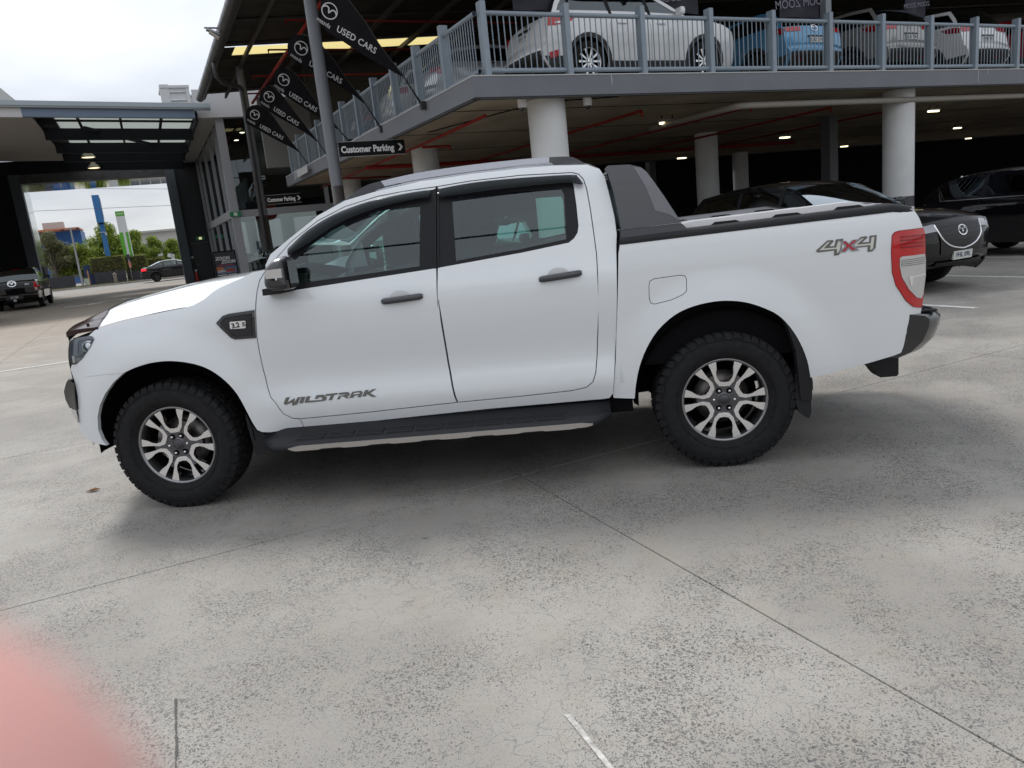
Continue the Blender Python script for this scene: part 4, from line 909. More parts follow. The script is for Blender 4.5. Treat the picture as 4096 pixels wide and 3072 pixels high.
# walls, fence and hedges
LOWW = mat('low_wall_dark', (.045, .045, .055), .7, noise_amt=.12, noise_scale=2)
wallbox('low_wall', (-5.6, 63.9, .09), (-3.35, 64.1, 1.05), LOWW, 'dark low street wall under the clipped hedge', 'wall')
wallbox('low_wall', (-10.5, 63.9, .09), (-7.0, 64.1, 1.02), LOWW, 'dark low street wall left of the lamp post', 'wall'); wallbox('low_wall', (-3.2, 65.0, .09), (-1.6, 65.2, .85), LOWW, 'dark low wall behind the black sedan tail', 'wall')
wallbox('blue_fence', (-6.3, 64.6, .09), (-5.62, 64.7, 1.7), mat('fence_blue', (.02, .04, .12), .6), 'dark blue fence panel right of the lamp post', 'fence')
t = empty('wire_gate', W(-6.75, 64.0, .09), TH, 'small wire gate at the end of the dark street wall', 'gate')
for k in range(9): q = MB(); q.box((-.3 + .075*k, 0, .48), (.012, .012, .95)); q.build('bar', MULL, t)
q = MB(); q.box((0, 0, .95), (.66, .02, .02)); q.box((0, 0, .06), (.66, .02, .02)); q.build('gate_rail', MULL, t)
t = empty('stone_bollard', W(-4.15, 63.2, .10), TH, 'weathered stone bollard on the grass verge', 'bollard'); q = MB(); q.box((0, 0, .34), (.24, .24, .68), bev=.03); q.build('shaft', mat('bollard_stone', (.26, .22, .18), .85, noise_amt=.2, noise_scale=9), t); q = MB(); q.lathe([(.17, .68), (.12, .74), (.001, .84)], 4, 'z', smooth=False); q.build('cap', mat('bollard_stone', (.26, .22, .18), .85), t)
t = empty('pillar_box', W(-6.15, 63.3, .10), TH, 'small pale utility box beside the lamp post', 'utility box'); q = MB(); q.box((0, 0, .28), (.34, .30, .56), bev=.02); q.build('cabinet', mat('box_pale', (.50, .56, .48), .6), t); q = MB(); q.box((0, 0, .58), (.38, .34, .04)); q.build('lid', mat('box_yellow', (.5, .48, .2), .6), t)
t = empty('marker_post', W(-6.0, 63.9, .10), TH, 'orange timber marker post with a pointed top', 'post'); q = MB(); q.box((0, 0, .5), (.10, .10, 1.0)); q.build('stake', mat('post_orange', (.42, .22, .10), .7), t); q = MB(); q.lathe([(.07, 1.0), (.001, 1.25)], 4, 'z', smooth=False); q.build('point', mat('post_orange', (.42, .22, .10), .7), t)
t = empty('street_sign', W(-2.95, 63.1, .10), TH, 'street sign post with a pink notice in front of the hedge', 'sign'); q = MB(); q.tube([(0, 0, 0), (0, 0, 2.3)], .03, 8); q.build('post', MULL, t); q = MB(); q.box((0, -.04, 1.9), (.24, .02, .42)); q.build('plate', LOWW, t); q = MB(); q.box((.02, -.04, 1.3), (.18, .02, .42)); q.build('notice', mat('notice_pink', (.55, .22, .18), .6), t)
t = empty('white_totem', W(.35, 66.0, .10), TH, 'white bent totem sign by the small trees', 'sign'); q = MB(); q.box((0, 0, .9), (.26, .16, 1.8)); q.build('stem', PYW, t); q = MB(); q.box((-.14, 0, 1.68), (.5, .16, .3), Matrix.Rotation(R(20), 3, 'Y')); q.build('head', PYW, t)

LEAF = {}
def leafmat(nm, c0, c1):
    if nm in LEAF: return LEAF[nm]
    m = bpy.data.materials.new(nm); m.use_nodes = True; t_ = m.node_tree; b = t_.nodes['Principled BSDF']; b.inputs['Roughness'].default_value = .6; tl_ = t_.nodes.new('ShaderNodeBsdfTranslucent'); mx_ = t_.nodes.new('ShaderNodeMixShader'); mx_.inputs[0].default_value = .4; t_.links.new(b.outputs[0], mx_.inputs[1]); t_.links.new(tl_.outputs[0], mx_.inputs[2]); t_.links.new(mx_.outputs[0], t_.nodes['Material Output'].inputs[0])
    oi = t_.nodes.new('ShaderNodeNewGeometry'); r_ = t_.nodes.new('ShaderNodeValToRGB'); t_.links.new(oi.outputs['Random Per Island'], r_.inputs[0])
    r_.color_ramp.elements[0].color = tuple(c0) + (1,); r_.color_ramp.elements[1].color = tuple(c1) + (1,); t_.links.new(r_.outputs[0], b.inputs['Base Color']); t_.links.new(r_.outputs[0], tl_.inputs[0])
    LEAF[nm] = m; MATS[nm] = m; return m
def leaf_cloud(mb, cen, rad, n, size, rg, box=False, shell=.6):
    for k in range(n):
        if box:
            u = [rg.uniform(-1, 1) for _ in range(3)]; ax = rg.randrange(3)
            if rg.random() < .8: u[ax] = (1 if rg.random() < .5 else -1)*rg.uniform(.86, 1.06)
            if u[2] < -1: u[2] = -1
            P = Vector((cen[0] + u[0]*rad[0], cen[1] + u[1]*rad[1], cen[2] + u[2]*rad[2])); nrm_ = Vector((rg.gauss(0, 1), rg.gauss(0, 1), rg.gauss(0, 1)))
        else:
            d = Vector((rg.gauss(0, 1), rg.gauss(0, 1), rg.gauss(0, 1))).normalized(); r_ = shell + (1 - shell)*rg.random()
            P = Vector(cen) + Vector((d.x*rad[0], d.y*rad[1], d.z*rad[2]))*r_; nrm_ = d + Vector((rg.gauss(0, .6), rg.gauss(0, .6), rg.gauss(0, .6)))
        nrm_.normalize(); a = nrm_.orthogonal().normalized(); a.rotate(Matrix.Rotation(rg.uniform(0, 6.3), 3, nrm_)); b = nrm_.cross(a); s = size*rg.uniform(.6, 1.3)
        mb.add([P - a*s, P + b*s*.45, P + a*s, P - b*s*.45], [(0, 1, 2, 3)])
def tree(a, b, h, r, lab, seed, c0, c1, nm='street_tree', grp='trees across the street', z0=.1, ncl=22, crown_lo=.25):
    rg = random.Random(seed); t = empty(nm, W(a, b, z0), 0, lab, 'tree', grp)
    q = MB(); q.smooth = True; q.tube([(0, 0, 0), (.05, 0, h*.25), (rg.uniform(-.1, .1), rg.uniform(-.1, .1), h*.55), (0, 0, h*.8)], [.03*h, .024*h, .015*h, .006*h], 8)
    cls = []
    for k in range(ncl):
        an = rg.uniform(0, 6.28); zz_ = h*(crown_lo + (1 - crown_lo)*rg.random()**.8*.9); rr = r*math.sqrt(rg.random())*math.sin(math.pi*min(.95, max(.12, (zz_/h - crown_lo)/(1 - crown_lo) + .18)))
        C_ = (rr*math.cos(an), rr*math.sin(an), zz_); cls.append(C_); q.tube([(0, 0, h*rg.uniform(.2, .5)), (C_[0]*.5, C_[1]*.5, C_[2]*.8), C_], [.010*h, .007*h, .003*h], 5)
    q.build('trunk', mat('bark', (.10, .08, .06), .9), t)
    f = MB()
    for C_ in cls: leaf_cloud(f, C_, (r*.46, r*.46, r*.38), 330, .10*(.6 + r*.28), rg, shell=.25)
    f.build('crown', leafmat('leaf_%d' % seed, c0, c1), t, fix=False); return t
GR0, GR1 = (.08, .15, .02), (.38, .44, .06)
tree(-7.6, 68.5, 3.6, 1.5, 'olive grey-green tree beside the cladded wall edge', 11, (.08, .095, .035), (.23, .23, .09)); tree(-6.5, 68.0, 3.3, 1.5, 'bushy green tree behind the lamp post', 12, GR0, GR1); tree(-8.4, 66.5, 4.6, 1.2, 'tall grey-green tree at the left edge of the portal view', 13, (.09, .10, .045), (.22, .22, .10))
tree(-4.3, 69.0, 4.9, 1.9, 'tallest broad green tree behind the blue pylon', 14, GR0, GR1, ncl=30); tree(-2.4, 69.5, 4.2, 1.4, 'green tree right of the striped pylon', 15, GR0, GR1); tree(-.9, 68.5, 3.5, 1.1, 'round green tree over the black sedan roof', 16, GR0, (.36, .44, .06)); tree(.5, 69.0, 3.1, 1.0, 'small bright green tree next to the white totem', 17, GR0, (.38, .46, .07)); tree(-5.4, 67.6, 2.9, 1.3, 'low green tree between the lamp post and the hedge', 18, GR0, GR1)
def hedge(a0, a1, b0, b1, z0, z1, lab, seed):
    rg = random.Random(seed); t = empty('clipped_hedge', W((a0 + a1)/2, (b0 + b1)/2, z0), TH, lab, 'hedge', 'clipped hedges'); f = MB(); la, lb, h = (a1 - a0)/2, (b1 - b0)/2, (z1 - z0)/2
    leaf_cloud(f, (0, 0, h), (la, lb, h), int(2600*la*h) + 900, .075, rg, True); f.build('foliage', leafmat('hedge_leaf', (.10, .115, .03), (.29, .32, .085)), t, fix=False)
    q = MB(); q.box((0, 0, h), (la*1.8, lb*1.7, h*1.85)); q.build('inner_twigs', mat('hedge_core', (.05, .045, .02), .9), t)
hedge(-5.75, -3.35, 64.15, 65.0, 1.0, 2.2, 'big square clipped hedge above the dark street wall', 21); hedge(-3.3, -1.7, 65.3, 66.2, .1, 2.1, 'taller clipped hedge behind the black sedan tail', 22); hedge(-1.65, -.4, 66.4, 67.2, .1, 1.7, 'lower yellow-green hedge end beside the small trees', 23)
# buildings beyond
bl = empty('blue_warehouse', W(-11.6, 84, .09), TH, 'bright blue warehouse with orange roof edge behind the trees', 'building')
q = MB(); q.box((0, 3, 2.6), (9.0, 6, 5.2)); q.build('wall', mat('warehouse_blue', (.02, .11, .36), .5), bl); q = MB(); q.box((0, -.02, 5.28), (9.2, 6.3, .16)); q.build('roof_edge', mat('edge_orange', (.5, .17, .07), .5), bl)
q = MB(); q.box((2.3, -.1, 5.75), (1.8, 1.2, .7)); q.box((-2.2, 0, 5.6), (2.2, 1, .4)); q.build('roof_plant', mat('plant_grey', (.45, .45, .45), .6), bl)
q = MB(); q.box((1.6, -.04, 2.9), (2.6, .04, 1.5)); q.build('window', mat('far_window', (.03, .05, .10), .15), bl); q = MB(); q.box((1.6, -.06, 2.9), (2.75, .03, .08)); q.box((1.6, -.06, 3.66), (2.75, .03, .06)); q.box((1.6, -.06, 2.14), (2.75, .03, .06)); q.build('window_frame', PYW, bl)
ob = empty('office_block', W(1.2, 86, .09), TH, 'pale low office block with window bands beyond the small trees', 'building')
q = MB(); q.box((0, 4, 2.2), (9, 8, 4.4)); q.build('wall', mat('office_pale', (.48, .47, .45), .7), ob); q = MB(); q.box((0, -.05, 2.75), (8.9, .05, 1.0)); q.build('window_band', mat('far_window2', (.10, .12, .15), .2), ob); q = MB(); q.box((0, 0, .95), (9.02, .4, 1.3)); q.build('brick_base', mat('office_brick', (.10, .06, .055), .8), ob); q = MB(); q.box((0, -.22, 1.3), (2.2, .05, .45)); q.build('name_board', PYW, ob); q = MB(); q.box((0, 3.8, 4.5), (9.4, 8.6, .2)); q.build('roof', mat('office_roof', (.40, .41, .38), .6), ob)
for k in range(9): q = MB(); q.box((-4 + k, -.085, 2.75), (.06, .03, 1.0)); q.build('window_mullion', PYW, ob)
wh = empty('white_warehouse', W(9.0, 60.0, .09), TH, 'white rendered building seen through the showroom glass', 'building')
q = MB(); q.box((0, 4, 2.4), (12, 8, 4.8)); q.build('wall', mat('render_white', (.68, .69, .70), .7), wh); q = MB(); q.box((-2.0, -.03, 1.6), (1.1, .05, 1.0)); q.build('window', mat('far_window2', (.10, .12, .15), .2), wh); q = MB(); q.box((1.6, -.03, 1.6), (1.1, .05, 1.0)); q.build('window', mat('far_window2', (.10, .12, .15), .2), wh); q = MB(); q.box((0, 3.9, 4.9), (12.3, 8.4, .2)); q.build('roof', mat('office_roof', (.40, .41, .38), .6), wh)
tree(3.6, 56.5, 3.6, 1.3, 'yellow-green tree seen through the showroom glass', 19, (.05, .09, .015), (.24, .25, .04), crown_lo=.2)
# overhead wires
q = MB(); q.tube([(-30 + 2*k, -9.9 + .02*k, 8.3 + .0006*(k - 15)**2) for k in range(31)], .045, 6); tag(q.build('overhead_cable', mat('cable_black', (.02, .02, .02), .6)), 'thick black overhead cable mirrored in the pickup side windows', 'cable')
for (p0, p1, sag, nm) in ((c5(330, 340), c5(1490, 345), .3, 'upper'), (c5(330, 540), c5(1520, 490), .2, 'lower')):
    (a0, z0) = on_b(*p0, 63.0); (a1, z1) = on_b(*p1, 63.0); e = (a1 - a0)*4
    q = MB(); q.tube([(a0 - e + (a1 - a0 + 2*e)*k/30, 63.0, z0 + (z1 - z0)*((-e + (a1 - a0 + 2*e)*k/30)/(a1 - a0)) + .25*((k/15 - 1)**2)) for k in range(31)], .016, 5); o = q.build('overhead_wire', mat('wire', (.08, .08, .09), .6)); site(o); tag(o, '%s overhead power wire crossing the street' % nm, 'wire', 'overhead wires')
# ------------------------------------------------------------------ the white pickup
WHITE = mat('white_paint', (0.76, 0.785, 0.81), 0.22, coat=1.0, spec=0.5)
BLACKP = mat('black_plastic', (0.016, 0.016, 0.018), 0.55, spec=.3, bump=0.15, bump_scale=900)
TRIM = mat('satin_black_trim', (0.010, 0.010, 0.012), 0.38, spec=.25)
GLOSSK = mat('gloss_black', (0.006, 0.006, 0.008), 0.08, coat=1)
RUBBER = mat('tyre_rubber', (0.017, 0.017, 0.018), 0.8, spec=.22, noise_amt=0.25, noise_scale=30)
LINER = mat('wheel_liner', (0.006, 0.006, 0.007), 0.9, spec=.08)
SILVER = mat('machined_alloy', (0.88, 0.88, 0.89), 0.24, metal=1.0)
GREYAL = mat('grey_alloy', (0.11, 0.11, 0.12), 0.32, metal=0.8, coat=0.5)
DGREY = mat('dark_grey_metallic', (0.045, 0.045, 0.052), 0.30, metal=0.4, coat=0.8)
MGREY = mat('lighter_grey_metallic', (0.12, 0.12, 0.135), 0.35, metal=0.5, coat=0.8)
RAILAL = mat('rail_silver', (0.50, 0.51, 0.56), 0.34, metal=0.6)
CHROME = mat('chrome', (0.8, 0.8, 0.8), 0.06, metal=1.0)
BRAKE = mat('brake_steel', (0.22, 0.2, 0.19), 0.45, metal=0.9)
REDL = mat('red_lens', (0.50, 0.004, 0.008), 0.08, spec=.4, coat=.9)
REDD = mat('red_lens_dark', (0.24, 0.002, 0.005), 0.12, spec=.3, coat=.6)
CLEARL = mat('clear_lens', (0.62, 0.62, 0.62), 0.12, metal=0.5, coat=1.0)
WGLASS = glass_mat('window_glass', (0.46, 0.72, 0.67), 1.25)
SGLASS = glass_mat('windscreen_glass', (0.66, 0.76, 0.72), 1.1)
VISOR = glass_mat('smoked_acrylic', (0.09, 0.08, 0.10), 0.26, .06)
TINTP = mat('bonnet_acrylic', (0.030, 0.011, 0.008), 0.14, spec=.22)
DECALG = mat('decal_grey', (0.13, 0.125, 0.115), 0.4)
DECALL = mat('decal_light_grey', (0.62, 0.62, 0.57), 0.4); DECALM = mat('decal_mid_grey', (0.27, 0.27, 0.29), 0.4)
DECALR = mat('decal_red', (0.45, 0.02, 0.03), 0.4)
SEAM = mat('seam_black', (0.02, 0.02, 0.02), 0.8)
CLOTH = mat('seat_cloth', (0.03, 0.03, 0.034), 0.8)
DASH = mat('dash_plastic', (0.04, 0.04, 0.042), 0.6)
LINING = mat('roof_lining', (0.35, 0.34, 0.32), 0.9)

AXF, AXR, AXZ = -1.61, 1.61, 0.385
def arch_bump(x, z):
    b = 0
    for cx, amp in ((AXF, .042), (AXR, .034)):
        d = math.hypot(x - cx, (z - .42)) - .47
        d = max(d, 0.0)
        if z < .42 and abs(x - cx) > .3: d = max(abs(x - cx) - .47, 0)
        t = max(0, 1 - d/.25); b = max(b, amp*(t*t*(3 - 2*t)))
    return b
CABT = [(0.2, .845), (.34, .862), (.42, .880), (.50, .901), (.57, .914), (.63, .906), (.70, .889), (.78, .889), (.88, .904), (.98, .917), (1.06, .9215), (1.12, .920), (1.17, .9125), (1.21, .899), (1.25, .884), (1.34, .855), (1.45, .817), (1.56, .776), (1.66, .735), (1.72, .706), (1.77, .672), (1.81, .63)]
SHUT = [(-2.6, 1.04), (-2.3, 1.07), (-2.0, 1.118), (-1.7, 1.164), (-1.4, 1.195), (-1.15, 1.27), (-.9, 1.38), (-.6, 1.55)]
def front_taper(x):
    t = max(0, (-1.80 - x)/.70); return .17*t**2.2
def YC(x, z):
    y = interp(CABT, z)
    wf = sstep(-.7, -1.25, x)
    if wf > 0:
        # fenders: flat lower flank and a top edge rolled in to the bonnet
        lo = interp([(0.2, .865), (.5, .885), (.8, .905), (1.0, .912), (1.3, .90)], z)
        zs = interp(SHUT, x); r_ = max(0, (z - (zs - .20))/.20); lo -= .036*r_**2.5
        y = y*(1 - wf) + lo*wf
    return y + arch_bump(x, z) - front_taper(x)
BEDT = [(.3, .862), (.45, .878), (.55, .893), (.68, .902), (.85, .911), (1.0, .918), (1.12, .9185), (1.22, .914), (1.29, .905), (1.33, .893), (1.36, .875)]
def YB(x, z):
    y = interp(BEDT, z) + arch_bump(x, z)
    if x > 2.50: y -= .075*((x - 2.50)/.20)**2
    return y

truck = empty('pickup_truck', (0, 0, 0), 0, 'white four-door pickup truck with grey sports bar and black side step parked side-on', 'pickup truck')
# ---- outlines traced on the flank
T_ = lambda c, pts, yf=YC: tr(c, pts, yf)
shut_l = T_('A', [(287, 470), (420, 431), (560, 399), (700, 369), (800, 350), (862, 333), (930, 296), (985, 250), (1030, 222)])
fend_top = T_('A', [(1090, 196), (1150, 172), (1225, 133), (1300, 92)])
seam_fd = T_('A', [(1302, 118), (1262, 185), (1245, 260), (1238, 362), (1245, 520), (1262, 620), (1284, 720), (1312, 835), (1330, 890)])
arch_f = T_('A', [(1285, 1100), (1250, 1086), (1218, 1036), (1180, 962), (1128, 870), (1060, 793), (980, 733), (900, 697), (800, 676), (700, 671), (600, 684), (510, 712), (440, 745)])
arch_f2 = T_('A', [(440, 745), (380, 800), (330, 870), (298, 940), (285, 1010), (290, 1090), (315, 1150), (340, 1178)])
lamp_in = T_('A', [(150, 690), (196, 655), (240, 592), (268, 538), (256, 521), (232, 519)])
bump_top = T_('A', [(440, 745), (330, 752), (215, 766), (188, 745), (172, 715), (158, 690)])
fender_o = shut_l + fend_top[:-1] + seam_fd + T_('C', [(150, 610), (195, 673), (250, 699), (297, 704), (318, 757), (120, 781), (72, 780)]) + spline(arch_f[1:], 3) + bump_top[1:] + lamp_in[1:] + T_('A', [(245, 505), (268, 485)])
door_bot = T_('C', [(110, 500), (150, 610), (195, 673), (250, 699), (300, 703), (700, 664), (1225, 606)])
seam_b = T_('C', [(1225, 606), (1210, 570), (1195, 510), (1170, 370), (1130, 130), (1112, 0)]) + T_('B', [(1108, 1000), (1103, 770), (1100, 500), (1100, 300)])
front_top = T_('B', [(1096, 288), (900, 316), (750, 345), (560, 405), (400, 488), (240, 612), (100, 756)])
front_door_o = [q for q in seam_fd[1:]] + door_bot[1:] + seam_b[1:] + front_top[0:6] + [seam_fd[0]]
rear_bot = T_('C', [(1225, 606), (1600, 570), (1900, 537), (1985, 518), (2025, 485), (2042, 430), (2050, 330), (2055, 180), (2057, 0)])
rear_side = T_('B', [(2057, 1000), (2053, 800), (2047, 690), (2030, 560), (2010, 420), (1988, 300), (1968, 243), (1940, 214), (1900, 204)])
rear_top = T_('B', [(1600, 220), (1300, 254), (1103, 287)])
rear_door_o = rear_bot + rear_side + rear_top + seam_b[::-1][1:-1]
win_f_o = T_('B', [(222, 662), (330, 570), (480, 472), (700, 382), (900, 336), (1060, 310), (1093, 306), (1093, 772), (700, 833), (250, 903), (236, 880)])
win_f_g = T_('B', [(252, 722), (330, 650), (480, 543), (640, 468), (760, 428), (1008, 398), (1003, 763), (600, 822), (255, 868)])
win_r_o = T_('B', [(1107, 306), (1300, 268), (1600, 237), (1895, 222), (1908, 275), (1926, 400), (1938, 520), (1933, 560), (1912, 595), (1880, 621), (1600, 680), (1109, 769)])
win_r_g = T_('B', [(1185, 352), (1500, 322), (1838, 296), (1856, 330), (1866, 500), (1870, 603), (1600, 662), (1210, 733)])
# cab side frame: everything of the cab flank round the doors
roof_edge = T_('B', [(2062, 186), (1990, 161), (1800, 165), (1600, 180), (1300, 215), (1000, 260), (750, 316), (560, 372), (400, 460), (240, 590), (120, 690)])
cab_back = T_('C', [(2120, 580), (2140, 552), (2150, 400), (2160, 200), (2164, 0)]) + T_('B', [(2164, 1000), (2163, 800), (2160, 640), (2163, 570), (2150, 470), (2122, 350), (2092, 232)])
rock_bot = T_('C', [(70, 779), (120, 780), (700, 715), (1400, 641), (2080, 582)])
doors_union = [q for q in seam_fd[1:]] + door_bot[1:] + rear_bot[1:] + rear_side[0:] + rear_top + front_top[0:6] + [seam_fd[0]]
frame_o = rock_bot + cab_back + roof_edge + [fend_top[3]] + [seam_fd[0]] + [(q[0] - .004, q[1]) for q in seam_fd[1:]] + T_('A', [(1362, 958), (1392, 990), (1440, 1012)]) 
# ---- flank panels, both sides
GAP = 0.005
def door_parts(nm, sg, outl, win, glass):
    d = panel(nm, offset_poly(outl, GAP), YC, sg, WHITE, truck, holes=[win], res=.05, flange=.03)
    panel('window_surround', offset_poly(win, .001), YC, sg, TRIM, d, holes=[offset_poly(glass, .004)], res=.06, flange=.012, off=-.004)
    panel('window_glass', glass, YC, sg, WGLASS, d, res=.08, flange=0, off=-.010)
    return d
def front_half(x): return x
for sg in (-1, 1):
    panel('front_fender', offset_poly(fender_o, .001), YC, sg, WHITE, truck, res=.032, flange=.03)
    fd = door_parts('front_door', sg, front_door_o, win_f_o, win_f_g)
    rd = door_parts('rear_door', sg, rear_door_o, win_r_o, win_r_g)
    # L-shaped cab side: rocker under the doors and the rear pillar
    cab_l = T_('C', [(322, 757), (700, 716), (1400, 642), (2080, 584), (2120, 578), (2140, 552), (2150, 400), (2160, 200), (2164, 0)]) + T_('B', [(2163, 800), (2160, 640), (2163, 570), (2150, 470), (2122, 350), (2092, 232), (2062, 186), (1990, 161), (1900, 162), (1900, 204)]) + rear_side[::-1][1:-1] + rear_bot[::-1][1:] + door_bot[::-1][1:3]
    panel('cab_side', cab_l, YC, sg, WHITE, truck, res=.045, flange=.03)
    rail = roof_edge[1:] + [fend_top[3], (seam_fd[0][0], seam_fd[0][1])] + front_top[::-1][1:] + rear_top[::-1] + T_('B', [(1900, 204), (1900, 162)])
    panel('roof_side_rail', rail, YC, sg, WHITE, truck, res=.05, flange=.02)
    for pt in ([(1084, 304), (1098.5, 302), (1100.5, 771), (1084, 774)], [(1103.5, 302), (1116, 300), (1118, 768), (1105, 770)]): panel('pillar_trim', T_('B', pt), YC, sg, TRIM, truck, res=.08, flange=.006, off=.0015)
    # dark jamb behind the shut lines
    jamb = [(-.96, .50), (.90, .50), (.96, .60), (1.0, .9), (1.02, 1.22), (-.94, 1.10)]
    panel('door_jamb', jamb, YC, sg, SEAM, truck, res=.09, flange=0, off=-.032)
    panel('door_jamb', [(-.0, 1.2), (.20, 1.2), (.22, 1.70), (.0, 1.70)], YC, sg, SEAM, truck, res=.09, flange=0, off=-.034)

    for dpar, hp in ((fd, [(776, 968), (1020, 934)]), (rd, [(1704, 838), (1957, 797)])):
        (xa, za), (xb, zb) = T_('B', hp); yy = YC((xa + xb)/2, (za + zb)/2)
        # flat disc tinted darker as the cup's shade, then the handle over it
        cup = MB(); cx, cz = (xa + xb)/2 - .01, (za + zb)/2 - .002
        cup.grid(lambda u, v: (cx + .062*(v)*math.cos(2*math.pi*u), sg*(YC(cx, cz) + .0015 - .0*v), cz + .050*v*math.sin(2*math.pi*u)), 28, 4)
        cup.build('handle_cup_shade', mat('cup_shade', (0.71, 0.72, 0.74), 0.3, coat=1), dpar)
        hb = MB(); hb.smooth = True; k = 14
        def hp_(u, v, xa=xa, xb=xb, za=za, zb=zb):
            x = xa + (xb - xa)*u; z = za + (zb - za)*u; e = .62 + .38*min(1, 14*min(u, 1 - u)); ph = 2*math.pi*v
            thick = .0185*e; dep = .012*e
            bow = .020*math.sin(math.pi*min(1, max(0, u)))**.5
            return (x, sg*(YC(x, z) + .004 + bow + dep*math.cos(ph)), z + thick*math.sin(ph))
        hb.grid(hp_, 16, 12); hb.build('door_handle', DGREY, dpar)
        s_ = MB(); xs = xa + (xb - xa)*.70; zs_ = za + (zb - za)*.70
        s_.box((xs, sg*(YC(xs, zs_) + .0245), zs_), (.003, .014, .034)); s_.build('handle_seam', SEAM, dpar)
    # weather shields
    for dpar, vo, vi in ((fd, [(226, 655), (340, 550), (500, 453), (700, 378), (900, 334), (1030, 313), (1066, 314)], [(238, 694), (400, 592), (560, 492), (760, 416), (900, 380), (1020, 358), (1060, 354)]),
                         (rd, [(1110, 318), (1130, 300), (1350, 262), (1600, 238), (1890, 220), (1935, 234), (1968, 276)], [(1112, 352), (1200, 342), (1350, 322), (1600, 292), (1850, 268), (1905, 272), (1948, 279)])):
        o_ = T_('B', vo); i_ = T_('B', vi); o2 = spline(o_, 5); i2 = spline(i_, 5); vm = MB(); n_ = len(o2) - 1
        def vp(u, v):
            k_ = min(int(u*n_ + .5), n_); a, b = o2[k_], i2[k_]; x = a[0] + (b[0] - a[0])*v; z = a[1] + (b[1] - a[1])*v
            return (x, sg*(YC(x, z) + .010 + .026*math.sin(v*1.9)), z)
        vm.grid(vp, n_, 6); vm.build('weather_shield', VISOR, dpar)
# ---- engine bay vent and badge on both fenders
vent_o = T_('A', [(1003, 441), (1043, 397), (1080, 384), (1234, 361), (1244, 530), (1120, 539), (1094, 530), (1040, 480)])
for sg in (-1, 1):
    v_ = panel('fender_vent', vent_o, YC, sg, GLOSSK, truck, res=.05, flange=.006, off=.006)
    inner = offset_poly(vent_o, .016)
    panel('vent_mesh', inner, YC, sg, BLACKP, v_, res=.05, flange=.003, off=.008)
    # honeycomb ribs of the vent
    hm = MB(); xs = [q[0] for q in inner]; zs_ = [q[1] for q in inner]; stp = .020; rr = 0; z = min(zs_)
    while z < max(zs_):
        x = min(xs) + (stp/2 if rr % 2 else 0)
        while x < max(xs):
            if inside(offset_poly(inner, .007), x, z):
                stroke_mesh(hm, [[(x + .0085*math.cos(t*math.pi/3), z + .0055*math.sin(t*math.pi/3)) for t in range(6)]], .0022, lambda a, b: (a, sg*(YC(a, b) + .0095), b), True)
            x += stp
        z += .012; rr += 1
    hm.build('vent_honeycomb', DGREY, v_)
    bd_o = T_('A', [(1090, 432), (1180, 425), (1187, 431), (1187, 464), (1181, 470), (1098, 475), (1091, 469)])
    bdg = panel('engine_badge', bd_o, YC, sg, SILVER, v_, res=.03, flange=.004, off=.013)
    cx = sum(q[0] for q in bd_o)/7; cz = sum(q[1] for q in bd_o)/7; yb = YC(cx, cz) + .0145
    ax = 1 if sg < 0 else -1
    Mx = frame((cx - ax*.020, sg*yb, cz), (ax, 0, .09*ax if sg < 0 else .0), (0, 0, 1))
    bm_ = text_mesh('3.2', .040, bold=.0012); bm_.transform(Mx); link('badge_digits', bm_, TRIM, v_)
    sq = MB(); stroke_mesh(sq, [[(-.011, -.011), (.011, -.011), (.011, .011), (-.011, .011)]], .003, lambda a, b: (cx + ax*.034 + ax*a, sg*yb, cz + .003 + b), True)
    stroke_mesh(sq, [[(.006, .006), (-.006, .006), (-.006, -.006), (.006, -.006), (.006, 0), (-.006, 0)]], .003, lambda a, b: (cx + ax*.034 + ax*a, sg*yb, cz + .003 + b))
    sq.build('badge_gear_mark', TRIM, v_)
# ---- bed
bed_top = T_('D', [(1982, 346), (1500, 398), (1000, 457), (600, 510), (266, 555)], YB)
bed_front = T_('D', [(257, 610), (251, 900), (240, 1250), (224, 1440), (228, 1462), (352, 1466)], YB)
bed_arch = T_('D', [(352, 1466), (360, 1380), (380, 1280), (422, 1170), (490, 1062), (590, 972), (700, 921), (820, 894), (920, 889), (1020, 901), (1120, 934), (1200, 975), (1270, 1045), (1330, 1140), (1370, 1240), (1390, 1342)], YB)
bed_low = T_('D', [(1500, 1320), (1700, 1266), (1880, 1213), (1935, 1190), (1980, 1135), (2022, 1040), (2040, 960), (2045, 932)], YB)
lampo = T_('D', [(1868, 505), (1882, 485), (1912, 475), (2052, 457), (2062, 480), (2066, 600), (2067, 740), (2054, 860), (2048, 924), (2030, 932), (1992, 925), (1950, 890), (1890, 800), (1868, 720), (1863, 600)], YB)
lamp_body = [lampo[i] for i in (9, 10, 11, 12, 13, 14, 0, 1, 2, 3)]
bed_o = bed_top + bed_front + spline(bed_arch, 3)[1:] + bed_low + lamp_body + T_('D', [(2046, 440), (2030, 400), (2006, 363)], YB)
fuel = T_('D', [(434, 800), (440, 772), (470, 757), (620, 736), (650, 741), (660, 762), (660, 832), (640, 853), (570, 886), (470, 911), (445, 905), (436, 875)], YB)
